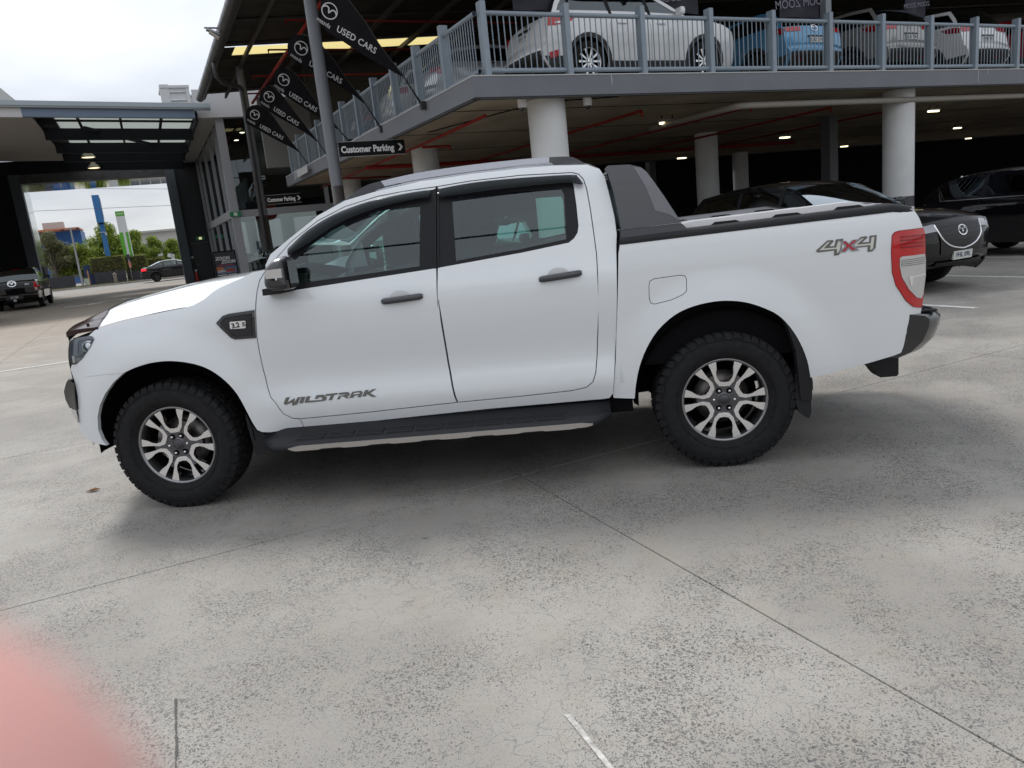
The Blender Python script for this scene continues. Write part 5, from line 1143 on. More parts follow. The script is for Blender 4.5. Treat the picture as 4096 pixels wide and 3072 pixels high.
for sg in (-1, 1):
    near = sg < 0
    bs = panel('bed_side', bed_o, YB, sg, WHITE, truck, holes=[fuel] if near else [], res=.045, flange=.03)
    if near:
        panel('fuel_door', offset_poly(fuel, .0035), YB, sg, WHITE, bs, res=.05, flange=.02)
        panel('fuel_recess', fuel, YB, sg, SEAM, bs, res=.08, flange=0, off=-.018)
    # tail lamp: red shell with clear lower lens and thin ribs
    lm = panel('tail_light', offset_poly(lampo, .002), YB, sg, REDL, truck, res=.03, flange=.04, off=.006)
    cl = T_('D', [(1912, 640), (1925, 628), (2058, 612), (2064, 640), (2064, 740), (2050, 850), (2040, 874), (2010, 868), (1965, 820), (1925, 750), (1912, 690)], YB)
    panel('clear_lens', cl, YB, sg, CLEARL, lm, res=.03, flange=.004, off=.010)
    for zc in (.50, .58, .66, .74):
        rb = T_('D', [(1915, 510 + (zc - .5)*260), (2054, 495 + (zc - .5)*260), (2054, 503 + (zc - .5)*260), (1915, 518 + (zc - .5)*260)], YB)
        panel('lens_rib', rb, YB, sg, REDD, lm, res=.06, flange=.003, off=.009)
    for k_ in range(4):
        rb = T_('D', [(1918, 650 + k_*11), (2058, 630 + k_*11), (2058, 634 + k_*11), (1918, 654 + k_*11)], YB)
        panel('lens_rib', rb, YB, sg, mat('lens_rib_grey', (.25, .25, .25), .2, metal=.5), lm, res=.06, flange=.002, off=.0125)  # thin grey ribs across the clear lens
    rb = T_('D', [(1965, 745), (2062, 725), (2062, 735), (1990, 752), (1985, 800), (1975, 800)], YB)
    panel('lens_reflector', rb, YB, sg, mat('lens_bright', (.85, .85, .85), .1, metal=.6), lm, res=.06, flange=.003, off=.013)
# tailgate, cab back wall, bed inside
tg = MB(); tg.smooth = True
XR = 2.665
def tgf(u, v):
    y = -.80 + 1.6*u; z = .60 + .745*v
    return (XR + .03*(1 - (2*u - 1)**2) - .03*abs(v - .6), y, z)
tg.grid(tgf, 16, 10); tg.build('tailgate', WHITE, truck)
mbk = MB(); mbk.box((XR - .04, 0, .97), (.03, 1.46, .74)); mbk.build('tailgate_shell', SEAM, truck)
hb = MB(); hb.box((XR + .045, 0, 1.16), (.03, .26, .07), bev=.01); hb.build('tailgate_handle', GLOSSK, truck)
bedbox = MB(); bedbox.span((1.06, -.84, .62), (2.6, .84, 1.20)); bedbox.build('bed_tub', LINER, truck)
# bed cap rails, roller cover and its aluminium rails
ztop = interp([(1.0, bed_top[4][1]), (2.56, bed_top[0][1])], 1)  # ~rail height
xr0, xr1 = bed_top[4][0], bed_top[0][0]; zr0, zr1 = bed_top[4][1], bed_top[0][1]
def zrail(x): return zr0 + (zr1 - zr0)*(x - xr0)/(xr1 - xr0)
for sg in (-1, 1):
    cap = MB(); cap.smooth = True
    prof = [(.004, -.004), (.006, .012), (-.004, .030), (-.03, .040), (-.11, .042), (-.125, .02)]
    cap.grid(lambda u, v: (lambda x, q: (x, sg*(YB(x, zrail(x)) + q[0]) if x < 9 else 0, zrail(x) + q[1] - .35*max(0, x - 2.50)**1.2))(xr0 + (xr1 + .01 - xr0)*u, prof[min(int(v*5 + .5), 5)]), 40, 5)
    cap.build('bed_cap', BLACKP, truck)
    ar = MB()
    x0, x1 = 1.33, 2.45
    ar.grid(lambda u, v: (x0 + (x1 - x0)*u, sg*(.846 - .05*v), zrail(x0 + (x1 - x0)*u) + .044 + .028*min(1, 8*min(u, 1 - u)) + .004*v), 30, 3)
    ar.grid(lambda u, v: (x0 + (x1 - x0)*u, sg*.846, zrail(x0 + (x1 - x0)*u) + .036 + .036*v*min(1, 8*min(u, 1 - u))), 30, 2)
    rl = ar.build('cover_rail', mat('cover_rail_sheen', (.78, .78, .80), .3, metal=.3), truck)  # near-white colour carries the sky's reflection on the aluminium
    for xc in (1.66, 1.98, 2.30):
        nb_ = MB(); nb_.prism([(-.085, 0), (-.06, .017), (.05, .017), (.085, 0)], lambda a, b, h: (xc + a, sg*h, zrail(xc) + .036 + b), .80, .853)
        nb_.build('tie_down_cover', BLACKP, rl)
cov = MB()
nsl = 26
slat_me = None
cover = None
for k in range(nsl):
    xa = 1.18 + (2.50 - 1.18)*k/nsl; xb = 1.18 + (2.50 - 1.18)*(k + 1)/nsl
    m_ = MB(); m_.box(((xa + xb)/2, 0, zrail((xa + xb)/2) + .035), (xb - xa - .006, 1.56, .018), bev=.004)
    o_ = m_.build('cover_slat', RAILAL, truck)
cv_ = MB(); cv_.box((1.85, 0, zrail(1.85) + .015), (1.4, 1.6, .02)); cv_.build('cover_deck', LINER, truck)
# sports bar: two sail plates and the top hoop
sb_near = T_('D', [(272, 470), (232, 250), (196, 128), (184, 100), (200, 84), (330, 78), (400, 95), (432, 124), (530, 270), (628, 428)], lambda x, z: .86)
sb_facet = T_('D', [(352, 92), (400, 98), (432, 126), (530, 272), (622, 422), (560, 380), (476, 358), (420, 210)], lambda x, z: .865)
def ysb(x, z): return .875 - .22*max(0, z - 1.33) - .25*max(0, z - 1.62)
for sg in (-1, 1):
    b_ = panel('sports_bar_sail', sb_near, ysb, sg, DGREY, truck, res=.06, flange=.09)
    panel('sail_highlight', sb_facet, ysb, sg, MGREY, b_, res=.06, flange=.004, off=.003)  # lighter grey overlay puts the sail's highlight into the colour
    base = T_('D', [(266, 553), (272, 474), (628, 432), (660, 462), (740, 466), (735, 490), (600, 506)], lambda x, z: .885)
    panel('sports_bar_foot', base, lambda x, z: .893 - .12*max(0, z - 1.33), sg, DGREY, truck, res=.06, flange=.10)
xs = [q[0] for q in sb_near]; zt = max(q[1] for q in sb_near)
hoop = MB(); hoop.smooth = True
hx0, hx1 = sb_near[4][0], sb_near[6][0]
hoop.grid(lambda u, v: ((hx0 + hx1)/2 + (hx1 - hx0)*.55*math.cos(2*math.pi*v), -.76 + 1.52*u, zt - .05 + .045*math.sin(2*math.pi*v) + .02*(1 - (2*u - 1)**2)), 16, 14)
hoop.build('sports_bar_hoop', DGREY, truck)
# ---- roof, screens, bonnet, nose
def roof_z(x): 
    return interp([(q[0], q[1]) for q in sorted(roof_edge)], x)
re_ = sorted(roof_edge)
xsr = [q[0] for q in re_]
xw1 = -.12                                   # top of the windscreen
rf = MB(); rf.smooth = True
xe = re_[-1][0]
def roof_pt(u, v, x0=xw1, x1=xe):
    x = x0 + (x1 - x0)*u; z = roof_z(x); y0 = YC(x, z); t = 2*v - 1
    return (x, y0*t, z + .052*(1 - abs(t)**2.6)*(1 - .3*sstep(.85, 1, u)))
rf.grid(roof_pt, 26, 24); roof_ob = rf.build('roof', WHITE, truck)
ws = MB(); ws.smooth = True
xw0 = -.93
def ws_pt(u, v):
    x = xw0 + (xw1 - xw0)*u; z = roof_z(x); y0 = YC(x, z); t = 2*v - 1
    return (x - .10*(1 - t*t)*(1 - u*.6), y0*t, z + (.03 + .022*u)*(1 - abs(t)**2.6))
ws.grid(ws_pt, 14, 20); ws.build('windscreen', SGLASS, truck)
# black ceramic band / cowl at the foot of the screen
cw = MB(); cw.smooth = True
def cw_pt(u, v):
    t = 2*v - 1; x = -1.04 + .14*u - .10*(1 - t*t); zz_ = 1.20 + .05*u
    return (x, .86*t, zz_ + .085*(1 - abs(t)**2.6))
cw.grid(cw_pt, 3, 16); cw.build('cowl_panel', BLACKP, truck)
wp = MB(); wp.tube([(-1.02, -.70, 1.30), (-1.0, -.45, 1.325), (-.98, .05, 1.345)], .009, 6); wp.build('wiper', BLACKP, truck)
# back wall of the cab with window
bw = MB(); bw.smooth = True
cbk = sorted(set((round(z, 3), round(x, 3)) for x, z in cab_back[4:] + [roof_edge[0], roof_edge[1]]))
def bw_pt(u, v):
    z = .55 + (cbk[-1][0] - .55)*u; x = interp(cbk, z) if z > cbk[0][0] else cbk[0][1]; t = 2*v - 1
    return (x - .002 + .012*(1 - t*t), t*YC(x, z), z)
bw.grid(bw_pt, 16, 14); bw.build('cab_back_wall', WHITE, truck)
rwz = MB(); rwz.smooth = True
rwz.grid(lambda u, v: (interp(cbk, 1.27 + .36*u) + .016, (2*v - 1)*.62, 1.27 + .36*u), 6, 6); rwz.build('rear_window', WGLASS, truck)
# bonnet
hood = MB(); hood.smooth = True
sh = sorted(shut_l)
sh = [(-2.165, 1.089), (-2.10, 1.101)] + sh
hx0, hx1 = -2.165, -1.03
def hood_pt(u, v):
    x = hx0 + (hx1 - hx0)*u; z = interp(sh, min(x, sh[-1][0])); z = min(z, 1.192 + .02*sstep(-1.45, -1.03, x)); y0 = YC(x, z) - .004; t = 2*v - 1; a = abs(t)
    rise = .030 + .055*sstep(0, .25, u) + .030*sstep(.15, .75, u)
    bulge = .018*(sstep(.78, .66, a))
    return (x - .235*(1 - a**1.8)*(1 - u), y0*t, z + .003 + rise*(1 - a**3.2) + bulge*sstep(0, .2, u))
hood.grid(hood_pt, 26, 40); bonnet = hood.build('bonnet', WHITE, truck)
# smoked bonnet protector
bp_o = T_('A', [(118, 512), (122, 485), (150, 450), (190, 425), (250, 405), (305, 398), (298, 425), (285, 466), (262, 487), (240, 512), (225, 514)])
prm = MB(); prm.smooth = True
def pr_pt(u, v):
    t = 2*v - 1; a = abs(t); P = hood_pt(.20*max(0, (u - .3)/.7), v); out_ = 1.014 if a > .0 else 1
    c_ = max(0, (.3 - u)/.3)
    return (P[0] + .010*c_, P[1]*(1.006 + .004*c_), P[2] + .004 + .012*(1 - u) + .012*math.sin(math.pi*min(1, u*1.1)) - .050*c_**1.3)
prm.grid(pr_pt, 16, 44)
for sg in (-1, 1):      # side skirts
    prm.grid(lambda u, v: (lambda P: (P[0], P[1] + sg*.003*v, P[2] - .030*v*(1 - .4*u)))(pr_pt(.3 + .7*u, 0 if sg < 0 else 1)), 10, 3)
prm.build('bonnet_protector', TINTP, bonnet)
for t in (.035, .965, .5):
    P = pr_pt(.75, t); q = MB(); q.box((P[0], P[1], P[2] + .006), (.014, .014, .012), bev=.003); q.build('protector_clip', BLACKP, bonnet)
# headlights
hl_o = T_('A', [(121, 536), (232, 519), (256, 521), (268, 538), (240, 592), (196, 655), (150, 690), (124, 688), (117, 620)])
def YH(x, z): return YC(x, z) + .001
HLG = glass_mat('headlight_glass', (.86, .88, .9), .6)
for sg in (-1, 1):
    h_ = panel('headlight', hl_o, YH, sg, mat('headlight_bowl', (.22, .22, .235), .22, metal=.7), truck, res=.03, flange=.05, off=-.03)
    panel('headlight_lens', hl_o, YH, sg, HLG, h_, res=.03, flange=.02, off=.002)
    cx = sum(q[0] for q in hl_o)/9; cz = sum(q[1] for q in hl_o)/9
    pr = MB(); pr.lathe([(.001, -.01), (.03, -.006), (.046, .01), (.052, .03)], 20, 'y', (cx + .035, sg*(YH(cx, cz) - .018), cz + .0)); pr.build('headlight_projector', CHROME, h_)
    for nm, pts, m_, of in (('headlight_reflector', [(205, 545), (330, 532), (300, 640), (255, 700), (200, 720)], CHROME, -.020), ('headlight_grey_patch', [(345, 548), (415, 527), (345, 640), (300, 702), (268, 718)], MGREY, -.018), ('headlight_tip', [(130, 715), (200, 735), (262, 738), (225, 785), (142, 808)], CLEARL, -.016)):  # chrome, grey and pale patches set inside the bowl
        panel(nm, T_('I', pts), YH, sg, m_, h_, res=.03, flange=.006, off=of)
    # bumper corner
    bco = T_('A', [(440, 745), (330, 752), (215, 766), (188, 745), (172, 715), (158, 690), (130, 692), (122, 720), (150, 800), (165, 880), (172, 990), (175, 1090), (215, 1140), (270, 1165), (340, 1180)]) + arch_f2[::-1][1:-1]
    panel('bumper_corner', bco, YC, sg, WHITE, truck, res=.045, flange=.03, off=-.002)
    ch = T_('A', [(122, 776), (108, 800), (95, 850), (105, 900), (130, 950), (168, 962), (160, 880), (150, 800)])
    fb = panel('fog_lamp_bezel', ch, YC, sg, GLOSSK, truck, res=.03, flange=.05, off=.018)
    panel('bezel_chrome', T_('A', [(128, 955), (165, 965), (170, 1000), (176, 1040), (150, 1000)]), YC, sg, CHROME, truck, res=.03, flange=.03, off=.012)
# nose: closing surface across the front
nose = MB(); nose.smooth = True
zn0, zn1 = .43, 1.06
def nose_edge(z): return interp([(.30, -2.06), (.42, -2.12), (.55, -2.15), (.70, -2.17), (.85, -2.175), (.97, -2.17), (1.08, -2.15)], z)
def nose_pt(u, v):
    z = zn0 + (zn1 - zn0)*u; t = 2*v - 1; x = nose_edge(z); y0 = YC(x, z) - .01
    return (x - .25*(1 - abs(t)**1.7), y0*t, z)
nose.grid(nose_pt, 14, 30); ns = nose.build('front_bumper', WHITE, truck)
gr = MB(); gr.smooth = True
gr.grid(lambda u, v: (lambda P: (P[0] - .012, P[1]*.62, P[2]))(nose_pt(.55 + .40*u, v)), 6, 20); gr.build('grille', DGREY, truck)
for k in range(3):
    q = MB(); q.smooth = True
    q.grid(lambda u, v: (lambda P: (P[0] - .024 - .01*math.sin(math.pi*u), P[1]*.60, P[2]))(nose_pt(.60 + .13*k + .07*u, v)), 3, 20); q.build('grille_bar', SILVER, truck)
gl = MB(); gl.smooth = True
gl.grid(lambda u, v: (lambda P: (P[0] - .012, P[1]*.80, P[2]))(nose_pt(.08 + .34*u, v)), 4, 20); gl.build('lower_intake', BLACKP, truck)
# ---- under body, liners, mud flaps
ub = MB(); ub.span((-2.1, -.55, .30), (1.1, .55, .46)); ub.span((1.1, -.50, .47), (2.5, .50, .62)); ub.span((-1.02, -.84, .36), (1.10, .84, .45)); ub.build('chassis', LINER, truck)
fl = MB(); fl.span((-.95, -.80, .45), (1.02, .80, .50)); fl.build('cab_floor', LINER, truck)
eb = MB(); eb.span((-2.15, -.58, .46), (-1.0, .58, .98)); eb.build('engine_bay', LINER, truck)
for sg in (-1, 1):
    for cx, rr, z0_ in ((AXF, .50, .40), (AXR, .50, .42)):
        m_ = MB(); m_.lathe([(rr - .02, sg*.875), (rr, sg*.80), (rr, sg*.56), (.05, sg*.56)], 28, 'y', (cx, 0, z0_), a0=-.05, a1=math.pi + .05); m_.build('wheel_liner', LINER, truck)
    mf = T_('A', [(1180, 985), (1215, 1040), (1250, 1090), (1290, 1105), (1335, 1130), (1330, 1205), (1250, 1240), (1235, 1200), (1195, 1060)], lambda x, z: .86)
    panel('front_mud_flap', mf, lambda x, z: .868, sg, BLACKP, truck, res=.06, flange=.22)
    mr_ = T_('D', [(1200, 972), (1285, 1030), (1345, 1135), (1385, 1260), (1396, 1400), (1394, 1475), (1330, 1475), (1310, 1330), (1290, 1180), (1240, 1040)], lambda x, z: .89)
    mr2 = T_('E', [(1415, 720), (1530, 640), (1546, 800), (1548, 1040), (1530, 1085), (1500, 1078), (1440, 1030), (1422, 960)], lambda x, z: .89)
    panel('rear_arch_trim', mr_, lambda x, z: YB(x, z) - .004, sg, BLACKP, truck, res=.05, flange=.06)
    panel('rear_mud_flap', mr2, lambda x, z: .885, sg, BLACKP, truck, res=.05, flange=.24)
# ---- side step
for sg in (-1, 1):
    st_t = T_('C', [(108, 792), (700, 728), (1400, 652), (2113, 592)], lambda x, z: .88)
    xa, xb = st_t[0][0] - .02, st_t[-1][0] + .01
    stp = MB(); stp.smooth = True
    prof = [(.84, .445), (.885, .440), (.925, .405), (.985, .398), (1.035, .392), (1.055, .378), (1.058, .358), (1.045, .340), (.98, .332), (.86, .336)]
    def st_pt(u, v):
        q = prof[min(int(v*9 + .5), 9)]; x = xa + (xb - xa)*u; e = min(u, 1 - u)*(xb - xa); k = min(1, e/.16); k = 1 - (1 - k)**2
        y = .85 + (q[0] - .85)*(.35 + .65*k); zc = .385
        return (x, sg*y, zc + (q[1] - zc)*(.55 + .45*k) + (.02 if q[1] > .43 else 0)*(1 - k))
    stp.grid(st_pt, 60, 9); so_ = stp.build('side_step', mat('step_board', (.016, .017, .020), .5, spec=.35, bump=.1, bump_scale=300), truck)
    # tread pads
    for k in range(9):
        x0_ = xa + .24 + k*((xb - xa) - .48)/9; x1_ = x0_ + ((xb - xa) - .48)/9 - .02
        for j in range(4):
            t_ = MB(); t_.box(((x0_ + x1_)/2, sg*(.945 + j*.022), .4055 - j*.0022), (x1_ - x0_, .011, .008)); t_.build('tread_rib', mat('step_tread', (.026, .027, .031), .5, spec=.4), so_)
    # silver lower edge strip with stepped underside
    sp = MB(); L = (xb - xa) - .31; x0_ = xa + .20; up = []; dn = []
    for k in range(81):
        u = k/80; x = x0_ + L*u; wv = (u*6.0) % 1.0; d = .024 + .005*sstep(.04, .09, wv)*sstep(.66, .61, wv)
        up.append((x, .374 - .010*(1 - min(1, 30*min(u, 1 - u))))); dn.append((x, .374 - d*min(1, 20*min(u, 1 - u) + .6)))
    sp.prism(up + dn[::-1], lambda a, b, h: (a, sg*h, b), 1.045, 1.066); sp.build('step_trim', mat('step_silver', (.42, .39, .36), .45, metal=.4), so_)
    for x in (-.55, .25, .85):
        b_ = MB(); b_.box((x, sg*.80, .36), (.06, .20, .04)); b_.build('step_bracket', LINER, so_)
# ---- mirrors
for sg in (-1, 1):
    mo = T_('B', [(104, 800), (108, 762), (128, 732), (165, 706), (214, 700), (226, 722), (240, 790), (252, 850), (255, 888), (210, 903), (150, 905), (110, 888), (100, 850)], lambda x, z: 1.02)
    cx = sum(q[0] for q in mo)/len(mo); cz = sum(q[1] for q in mo)/len(mo); mo2 = spline(mo, 3, True); n_ = len(mo2)
    mm = MB(); mm.smooth = True
    # rounded housing: shrinking outlines stacked outwards
    lay = [(.93, .86), (.945, .97), (.985, 1.0), (1.04, .97), (1.085, .86), (1.11, .66), (1.118, .3)]
    mm.grid(lambda u, v: (lambda q, l: (cx + (q[0] - cx)*l[1], sg*l[0], cz + (q[1] - cz)*l[1]))(mo2[int(u*n_ + .5) % n_], lay[min(int(v*6 + .5), 6)]), n_, 6)
    mo_ob = mm.build('wing_mirror', DGREY, truck)
    ms = MB(); ms.smooth = True
    ind = T_('B', [(112, 802), (118, 780), (206, 768), (214, 822), (120, 830)], lambda x, z: 1.06); 
    ms.prism(ind, lambda a, b, h: (a, sg*h, b), 1.04, 1.121); ms.build('indicator_lens', CLEARL, mo_ob)
    lc = MB(); low = T_('B', [(110, 842), (240, 838), (252, 886), (205, 900), (150, 902), (112, 884)], lambda x, z: 1.05)
    lc.prism(low, lambda a, b, h: (a, sg*h, b), .95, 1.086); lc.build('mirror_lower_cover', GLOSSK, mo_ob)
    ar = MB(); bt = T_('B', [(95, 890), (230, 870), (250, 905), (205, 915), (100, 928)], lambda x, z: .93)
    ar.prism(bt, lambda a, b, h: (a, sg*h, b), .87, .99); ar.build('mirror_foot', BLACKP, mo_ob)
    gm = MB(); gm.grid(lambda u, v: (cx + .075, sg*(.95 + .13*u), cz - .07 + .14*v), 2, 2); gm.build('mirror_glass', CHROME, mo_ob)
# ---- roof rails
for sg in (-1, 1):
    def railz(x): return roof_z(x)
    top = T_('B', [(565, 380), (620, 325), (690, 283), (775, 258), (1000, 208), (1300, 163), (1600, 130), (1765, 117), (1880, 114), (1930, 128), (1980, 160)], lambda x, z: .64)
    low = T_('B', [(585, 372), (660, 345), (745, 318), (800, 290), (1000, 248), (1300, 203), (1600, 166), (1765, 150), (1790, 165), (1880, 163), (1975, 166)], lambda x, z: .64)
    tp = spline(top, 5); lw = spline(low, 5); n_ = len(tp) - 1
    s1, s2 = 15, 35
    for nm, a, b, m_ in (('rail_foot', 0, s1, DGREY), ('roof_rail', s1, s2, RAILAL), ('rail_foot', s2, n_, DGREY)):
        r_ = MB(); r_.smooth = False
        def rp(u, v):
            k_ = a + min(int(u*(b - a) + .5), b - a); P, Q = tp[k_], lw[k_]
            c4 = [(P, .655), (P, .605), (Q, .615), (Q, .66), (P, .655)][min(int(v*4 + .5), 4)]
            zz_ = c4[0][1]
            return (c4[0][0], sg*c4[1], zz_)
        r_.grid(rp, b - a, 4, smooth=False); r_.build(nm, m_, roof_ob)
    gs = MB(); gp = T_('B', [(745, 322), (800, 305), (1000, 262), (1300, 217), (1600, 182), (1790, 168)], lambda x, z: .655); gs.tube([(q[0], sg*.655, q[1] + .004) for q in gp], .008, 6); gs.build('rail_base_strip', RAILAL, roof_ob)
# ---- rear bumper and tow bracket
rbm = MB(); rbm.smooth = True
XB = 2.60
rprof = [(2.62, .775), (2.70, .785), (2.80, .768), (2.825, .745), (2.82, .70), (2.79, .63), (2.73, .575), (2.66, .548), (2.60, .56)]
def rb_pt(u, v):
    q = rprof[min(int(v*8 + .5), 8)]; t = 2*u - 1; a = abs(t); k = max(0, (a - .80)/.20)
    return (q[0] - .125*k**2.2 + .0*a, .89*t, q[1] + (0.0))
rbm.grid(rb_pt, 40, 8)
for u_ in (0, 1): rbm.add([rb_pt(u_, k/8) for k in range(9)], [tuple(range(9))], False)
rb_ob = rbm.build('rear_bumper', mat('bumper_grey', (.012, .012, .014), .28, metal=.2, coat=.8), truck)
tp_ = MB(); tp_.span((2.65, -.84, .780), (2.765, .84, .790), .004); tp_.build('bumper_step_pad', BLACKP, rb_ob)
for k in range(3):
    q = MB(); q.span((2.665 + .035*k, -.80, .790), (2.682 + .035*k, .80, .796)); q.build('step_pad_rib', BLACKP, rb_ob)
tb = T_('D', [(1690, 1262), (1735, 1268), (1780, 1325), (1795, 1338), (1890, 1330), (1900, 1318), (1900, 1210)], lambda x, z: .60)
tbm = MB(); tbm.prism(tb, lambda a, b, h: (a, h, b), -.62, -.50); tbm.prism(tb, lambda a, b, h: (a, h, b), .50, .62); tbm.span((2.42, -.6, .50), (2.52, .6, .58)); tbm.build('tow_bar', BLACKP, truck)
# ---- wheels
def make_wheel(sg, steer=0.0):
    wl = MB(); wl.lathe([(.232, -.10), (.222, -.02), (.215, .04), (.222, .06)], 48, 'y'); me_b = wl.mesh('wheel')
    Rm = .2425
    # tyre: lathe plus tread blocks
    ty = MB(); ty.smooth = True
    ro = .388
    ty.lathe([(.232, .092), (.2445, .100), (.258, .118), (.285, .131), (.315, .134), (.342, .128), (.362, .118), (.376, .108), (.380, .095), (.380, -.095), (.372, -.118), (.335, -.134), (.285, -.131), (.25, -.11), (.232, -.095)], 80, 'y')
    ty.lathe([(.350, .1285), (.3515, .1315), (.353, .1285)], 80, 'y'); ty.lathe([(.268, .1265), (.2695, .1295), (.271, .1265)], 80, 'y')
    ty.smooth = False
    nbk = 46
    for k in range(nbk):
        for side in (-1, 1):
            a = 2*math.pi*(k + (.5 if side > 0 else 0))/nbk; da = 2*math.pi/nbk*.36; long_ = k % 2
            pr = [(.384 + .004, .055), (.391, .088), (.386, .112), (.366 if long_ else .374, .124 if long_ else .118), (.350 if long_ else .360, .131 if long_ else .124)]
            lo = [(.376, .055), (.378, .088), (.374, .104), (.360, .114), (.345 if long_ else .356, .122)]
            vs = []
            for sgn in (-1, 1):
                tw = 0.018*sgn
                for (r_, h) in pr + lo:
                    t = a + sgn*da + .02*math.sin(h*60)*(1 if side > 0 else -1)
                    vs.append((r_*math.cos(t), side*h, r_*math.sin(t)))
            m_ = len(pr); n2 = 2*m_; fs = []
            for i in range(m_ - 1): fs.append((i, i + 1, n2 + i + 1, n2 + i))
            for i in range(m_ - 1): fs.append((i, i + 1, m_ + i + 1, m_ + i)); fs.append((n2 + i, n2 + i + 1, n2 + m_ + i + 1, n2 + m_ + i))
            fs.append((m_ - 1, 2*m_ - 1, n2 + 2*m_ - 1, n2 + m_ - 1)); fs.append((0, m_, n2 + m_, n2))
            ty.add(vs, fs, False)
        for yy, ph in ((-.028, .25), (.022, .75)):
            a = 2*math.pi*(k + ph)/nbk
            M = Matrix.Rotation(-a, 3, 'Y')@Matrix.Rotation(.5 if k % 2 else -.35, 3, 'X')
            c = Vector((.382*math.cos(a), yy, .382*math.sin(a))); ty.box(c, (.016, .040, .034), M)
    me_t = ty.mesh('tyre')
    # rim face: lip, six U-shaped machined spokes, grey hub star
    fy = .088
    lip = MB(); lip.smooth = True
    lip.lathe([(.222, .06), (.224, .085), (.2285, .094), (.238, .098), (.2425, .092), (.243, .08)], 64, 'y'); me_l = lip.mesh('rim_lip')
    def pol(r_, deg): return (r_*math.cos(R(deg)), r_*math.sin(R(deg)))
    def dish(u, v, h):
        rr = math.hypot(u, v); return (u, h - .016*max(0, (1 - rr/Rm))**1.0 - .004, v)
    spokes = []
    for k in range(6):
        c = 90 + 60*k
        outer = [pol(.236, c - 24.5), pol(.19, c - 24), pol(.150, c - 24.5), pol(.118, c - 26.5), pol(.083, c - 20), pol(.076, c), pol(.083, c + 20), pol(.118, c + 26.5), pol(.150, c + 24.5), pol(.19, c + 24), pol(.236, c + 24.5)]
        inner = [pol(.236, c + 12.5), pol(.19, c + 14), pol(.160, c + 17.5), pol(.135, c + 18.5), pol(.108, c + 13.5), pol(.101, c), pol(.108, c - 13.5), pol(.135, c - 18.5), pol(.160, c - 17.5), pol(.19, c - 14), pol(.236, c - 12.5)]
        spokes.append(outer + inner)
    sp_me = []
    for sp_ in spokes:
        m_ = MB(); m_.prism(sp_, lambda u, v, h: dish(u, v, h), fy - .030, fy + .004); sp_me.append(m_.mesh('machined_spoke'))
    # grey web between neighbouring U arms, ending short of the rim to leave a slot
    hub = MB()
    star = []
    for k in range(6):
        c = 120 + 60*k
        star += [pol(.088, c - 30), pol(.105, c - 11), pol(.150, c - 7.5), pol(.154, c), pol(.150, c + 7.5), pol(.105, c + 11)]
    hub.prism(star, lambda u, v, h: dish(u, v, h), fy - .040, fy - .006)
    hub.smooth = True; hub.lathe([(.001, fy - .012), (.034, fy - .012), (.040, fy - .020), (.048, fy - .024), (.080, fy - .022)], 40, 'y'); me_h = hub.mesh('hub')
    cc = MB(); cc.smooth = True; cc.lathe([(.001, fy - .008), (.027, fy - .008), (.029, fy - .011), (.031, fy - .008), (.034, fy - .009), (.035, fy - .02)], 32, 'y'); me_c = cc.mesh('centre_cap')
    ln = MB(); ln.smooth = True; ln.lathe([(.001, .010), (.006, .009), (.0095, .003), (.0095, -.012)], 6, 'y'); me_n = ln.mesh('lug_nut')
    cu = MB(); cu.smooth = True; cu.lathe([(.001, -.004), (.0165, -.004)], 18, 'y'); me_p = cu.mesh('lug_pocket')
    br = MB(); br.smooth = True; br.lathe([(.06, -.02), (.155, -.02), (.155, -.045), (.06, -.045)], 48, 'y'); me_r = br.mesh('brake_disc')
    ca = MB(); ca.lathe([(.10, .012), (.165, .012), (.17, -.06), (.10, -.06)], 12, 'y', a0=-.5, a1=.75, smooth=False); me_ca = ca.mesh('brake_caliper')
    bk = MB(); bk.lathe([(.001, -.08), (.215, -.08)], 40, 'y'); me_bk = bk.mesh('brake_shield')
    return dict(b=me_b, t=me_t, l=me_l, s=sp_me, h=me_h, c=me_c, n=me_n, p=me_p, r=me_r, ca=me_ca, bk=me_bk)
WM = make_wheel(-1)
def place_wheel(x, sg, rot, steer=0.0, front=True):
    Y0 = .775 if front else .770
    o = link('wheel', WM['b'], GREYAL, truck, (x, sg*Y0, AXZ), (0, 0, 0))
    # outward side is local +y; mirror by half turn about z
    o.rotation_euler = (0, 0, (math.pi if sg < 0 else 0) + steer)
    sp = lambda nm, me, m_, loc=None, r_=None: link(nm, me, m_, o, loc, (0, r_ if r_ is not None else rot, 0))
    sp('tyre', WM['t'], RUBBER); sp('rim_lip', WM['l'], mat('rim_lip', (.30, .30, .31), .3, metal=.9))
    for me in WM['s']: sp('machined_spoke', me, SILVER)
    sp('hub', WM['h'], GREYAL); sp('centre_cap', WM['c'], DGREY)
    fy = .088
    for k in range(6):
        a = R(120 + 60*k); a2 = a - rot
        P = (.0575*math.cos(a2), fy - .0125, .0575*math.sin(a2)); link('lug_pocket', WM['p'], LINER, o, P); link('lug_nut', WM['n'], CHROME, o, P)
    sp('brake_disc', WM['r'], BRAKE, r_=0)
    if front: sp('brake_caliper', WM['ca'], BRAKE, r_=R(0))
    sp('brake_shield', WM['bk'], LINER)
    return o
place_wheel(AXF, -1, R(4), R(-1.5)); place_wheel(AXF, 1, R(13), R(-1.5)); place_wheel(AXR, -1, R(-3), 0, False); place_wheel(AXR, 1, R(21), 0, False)
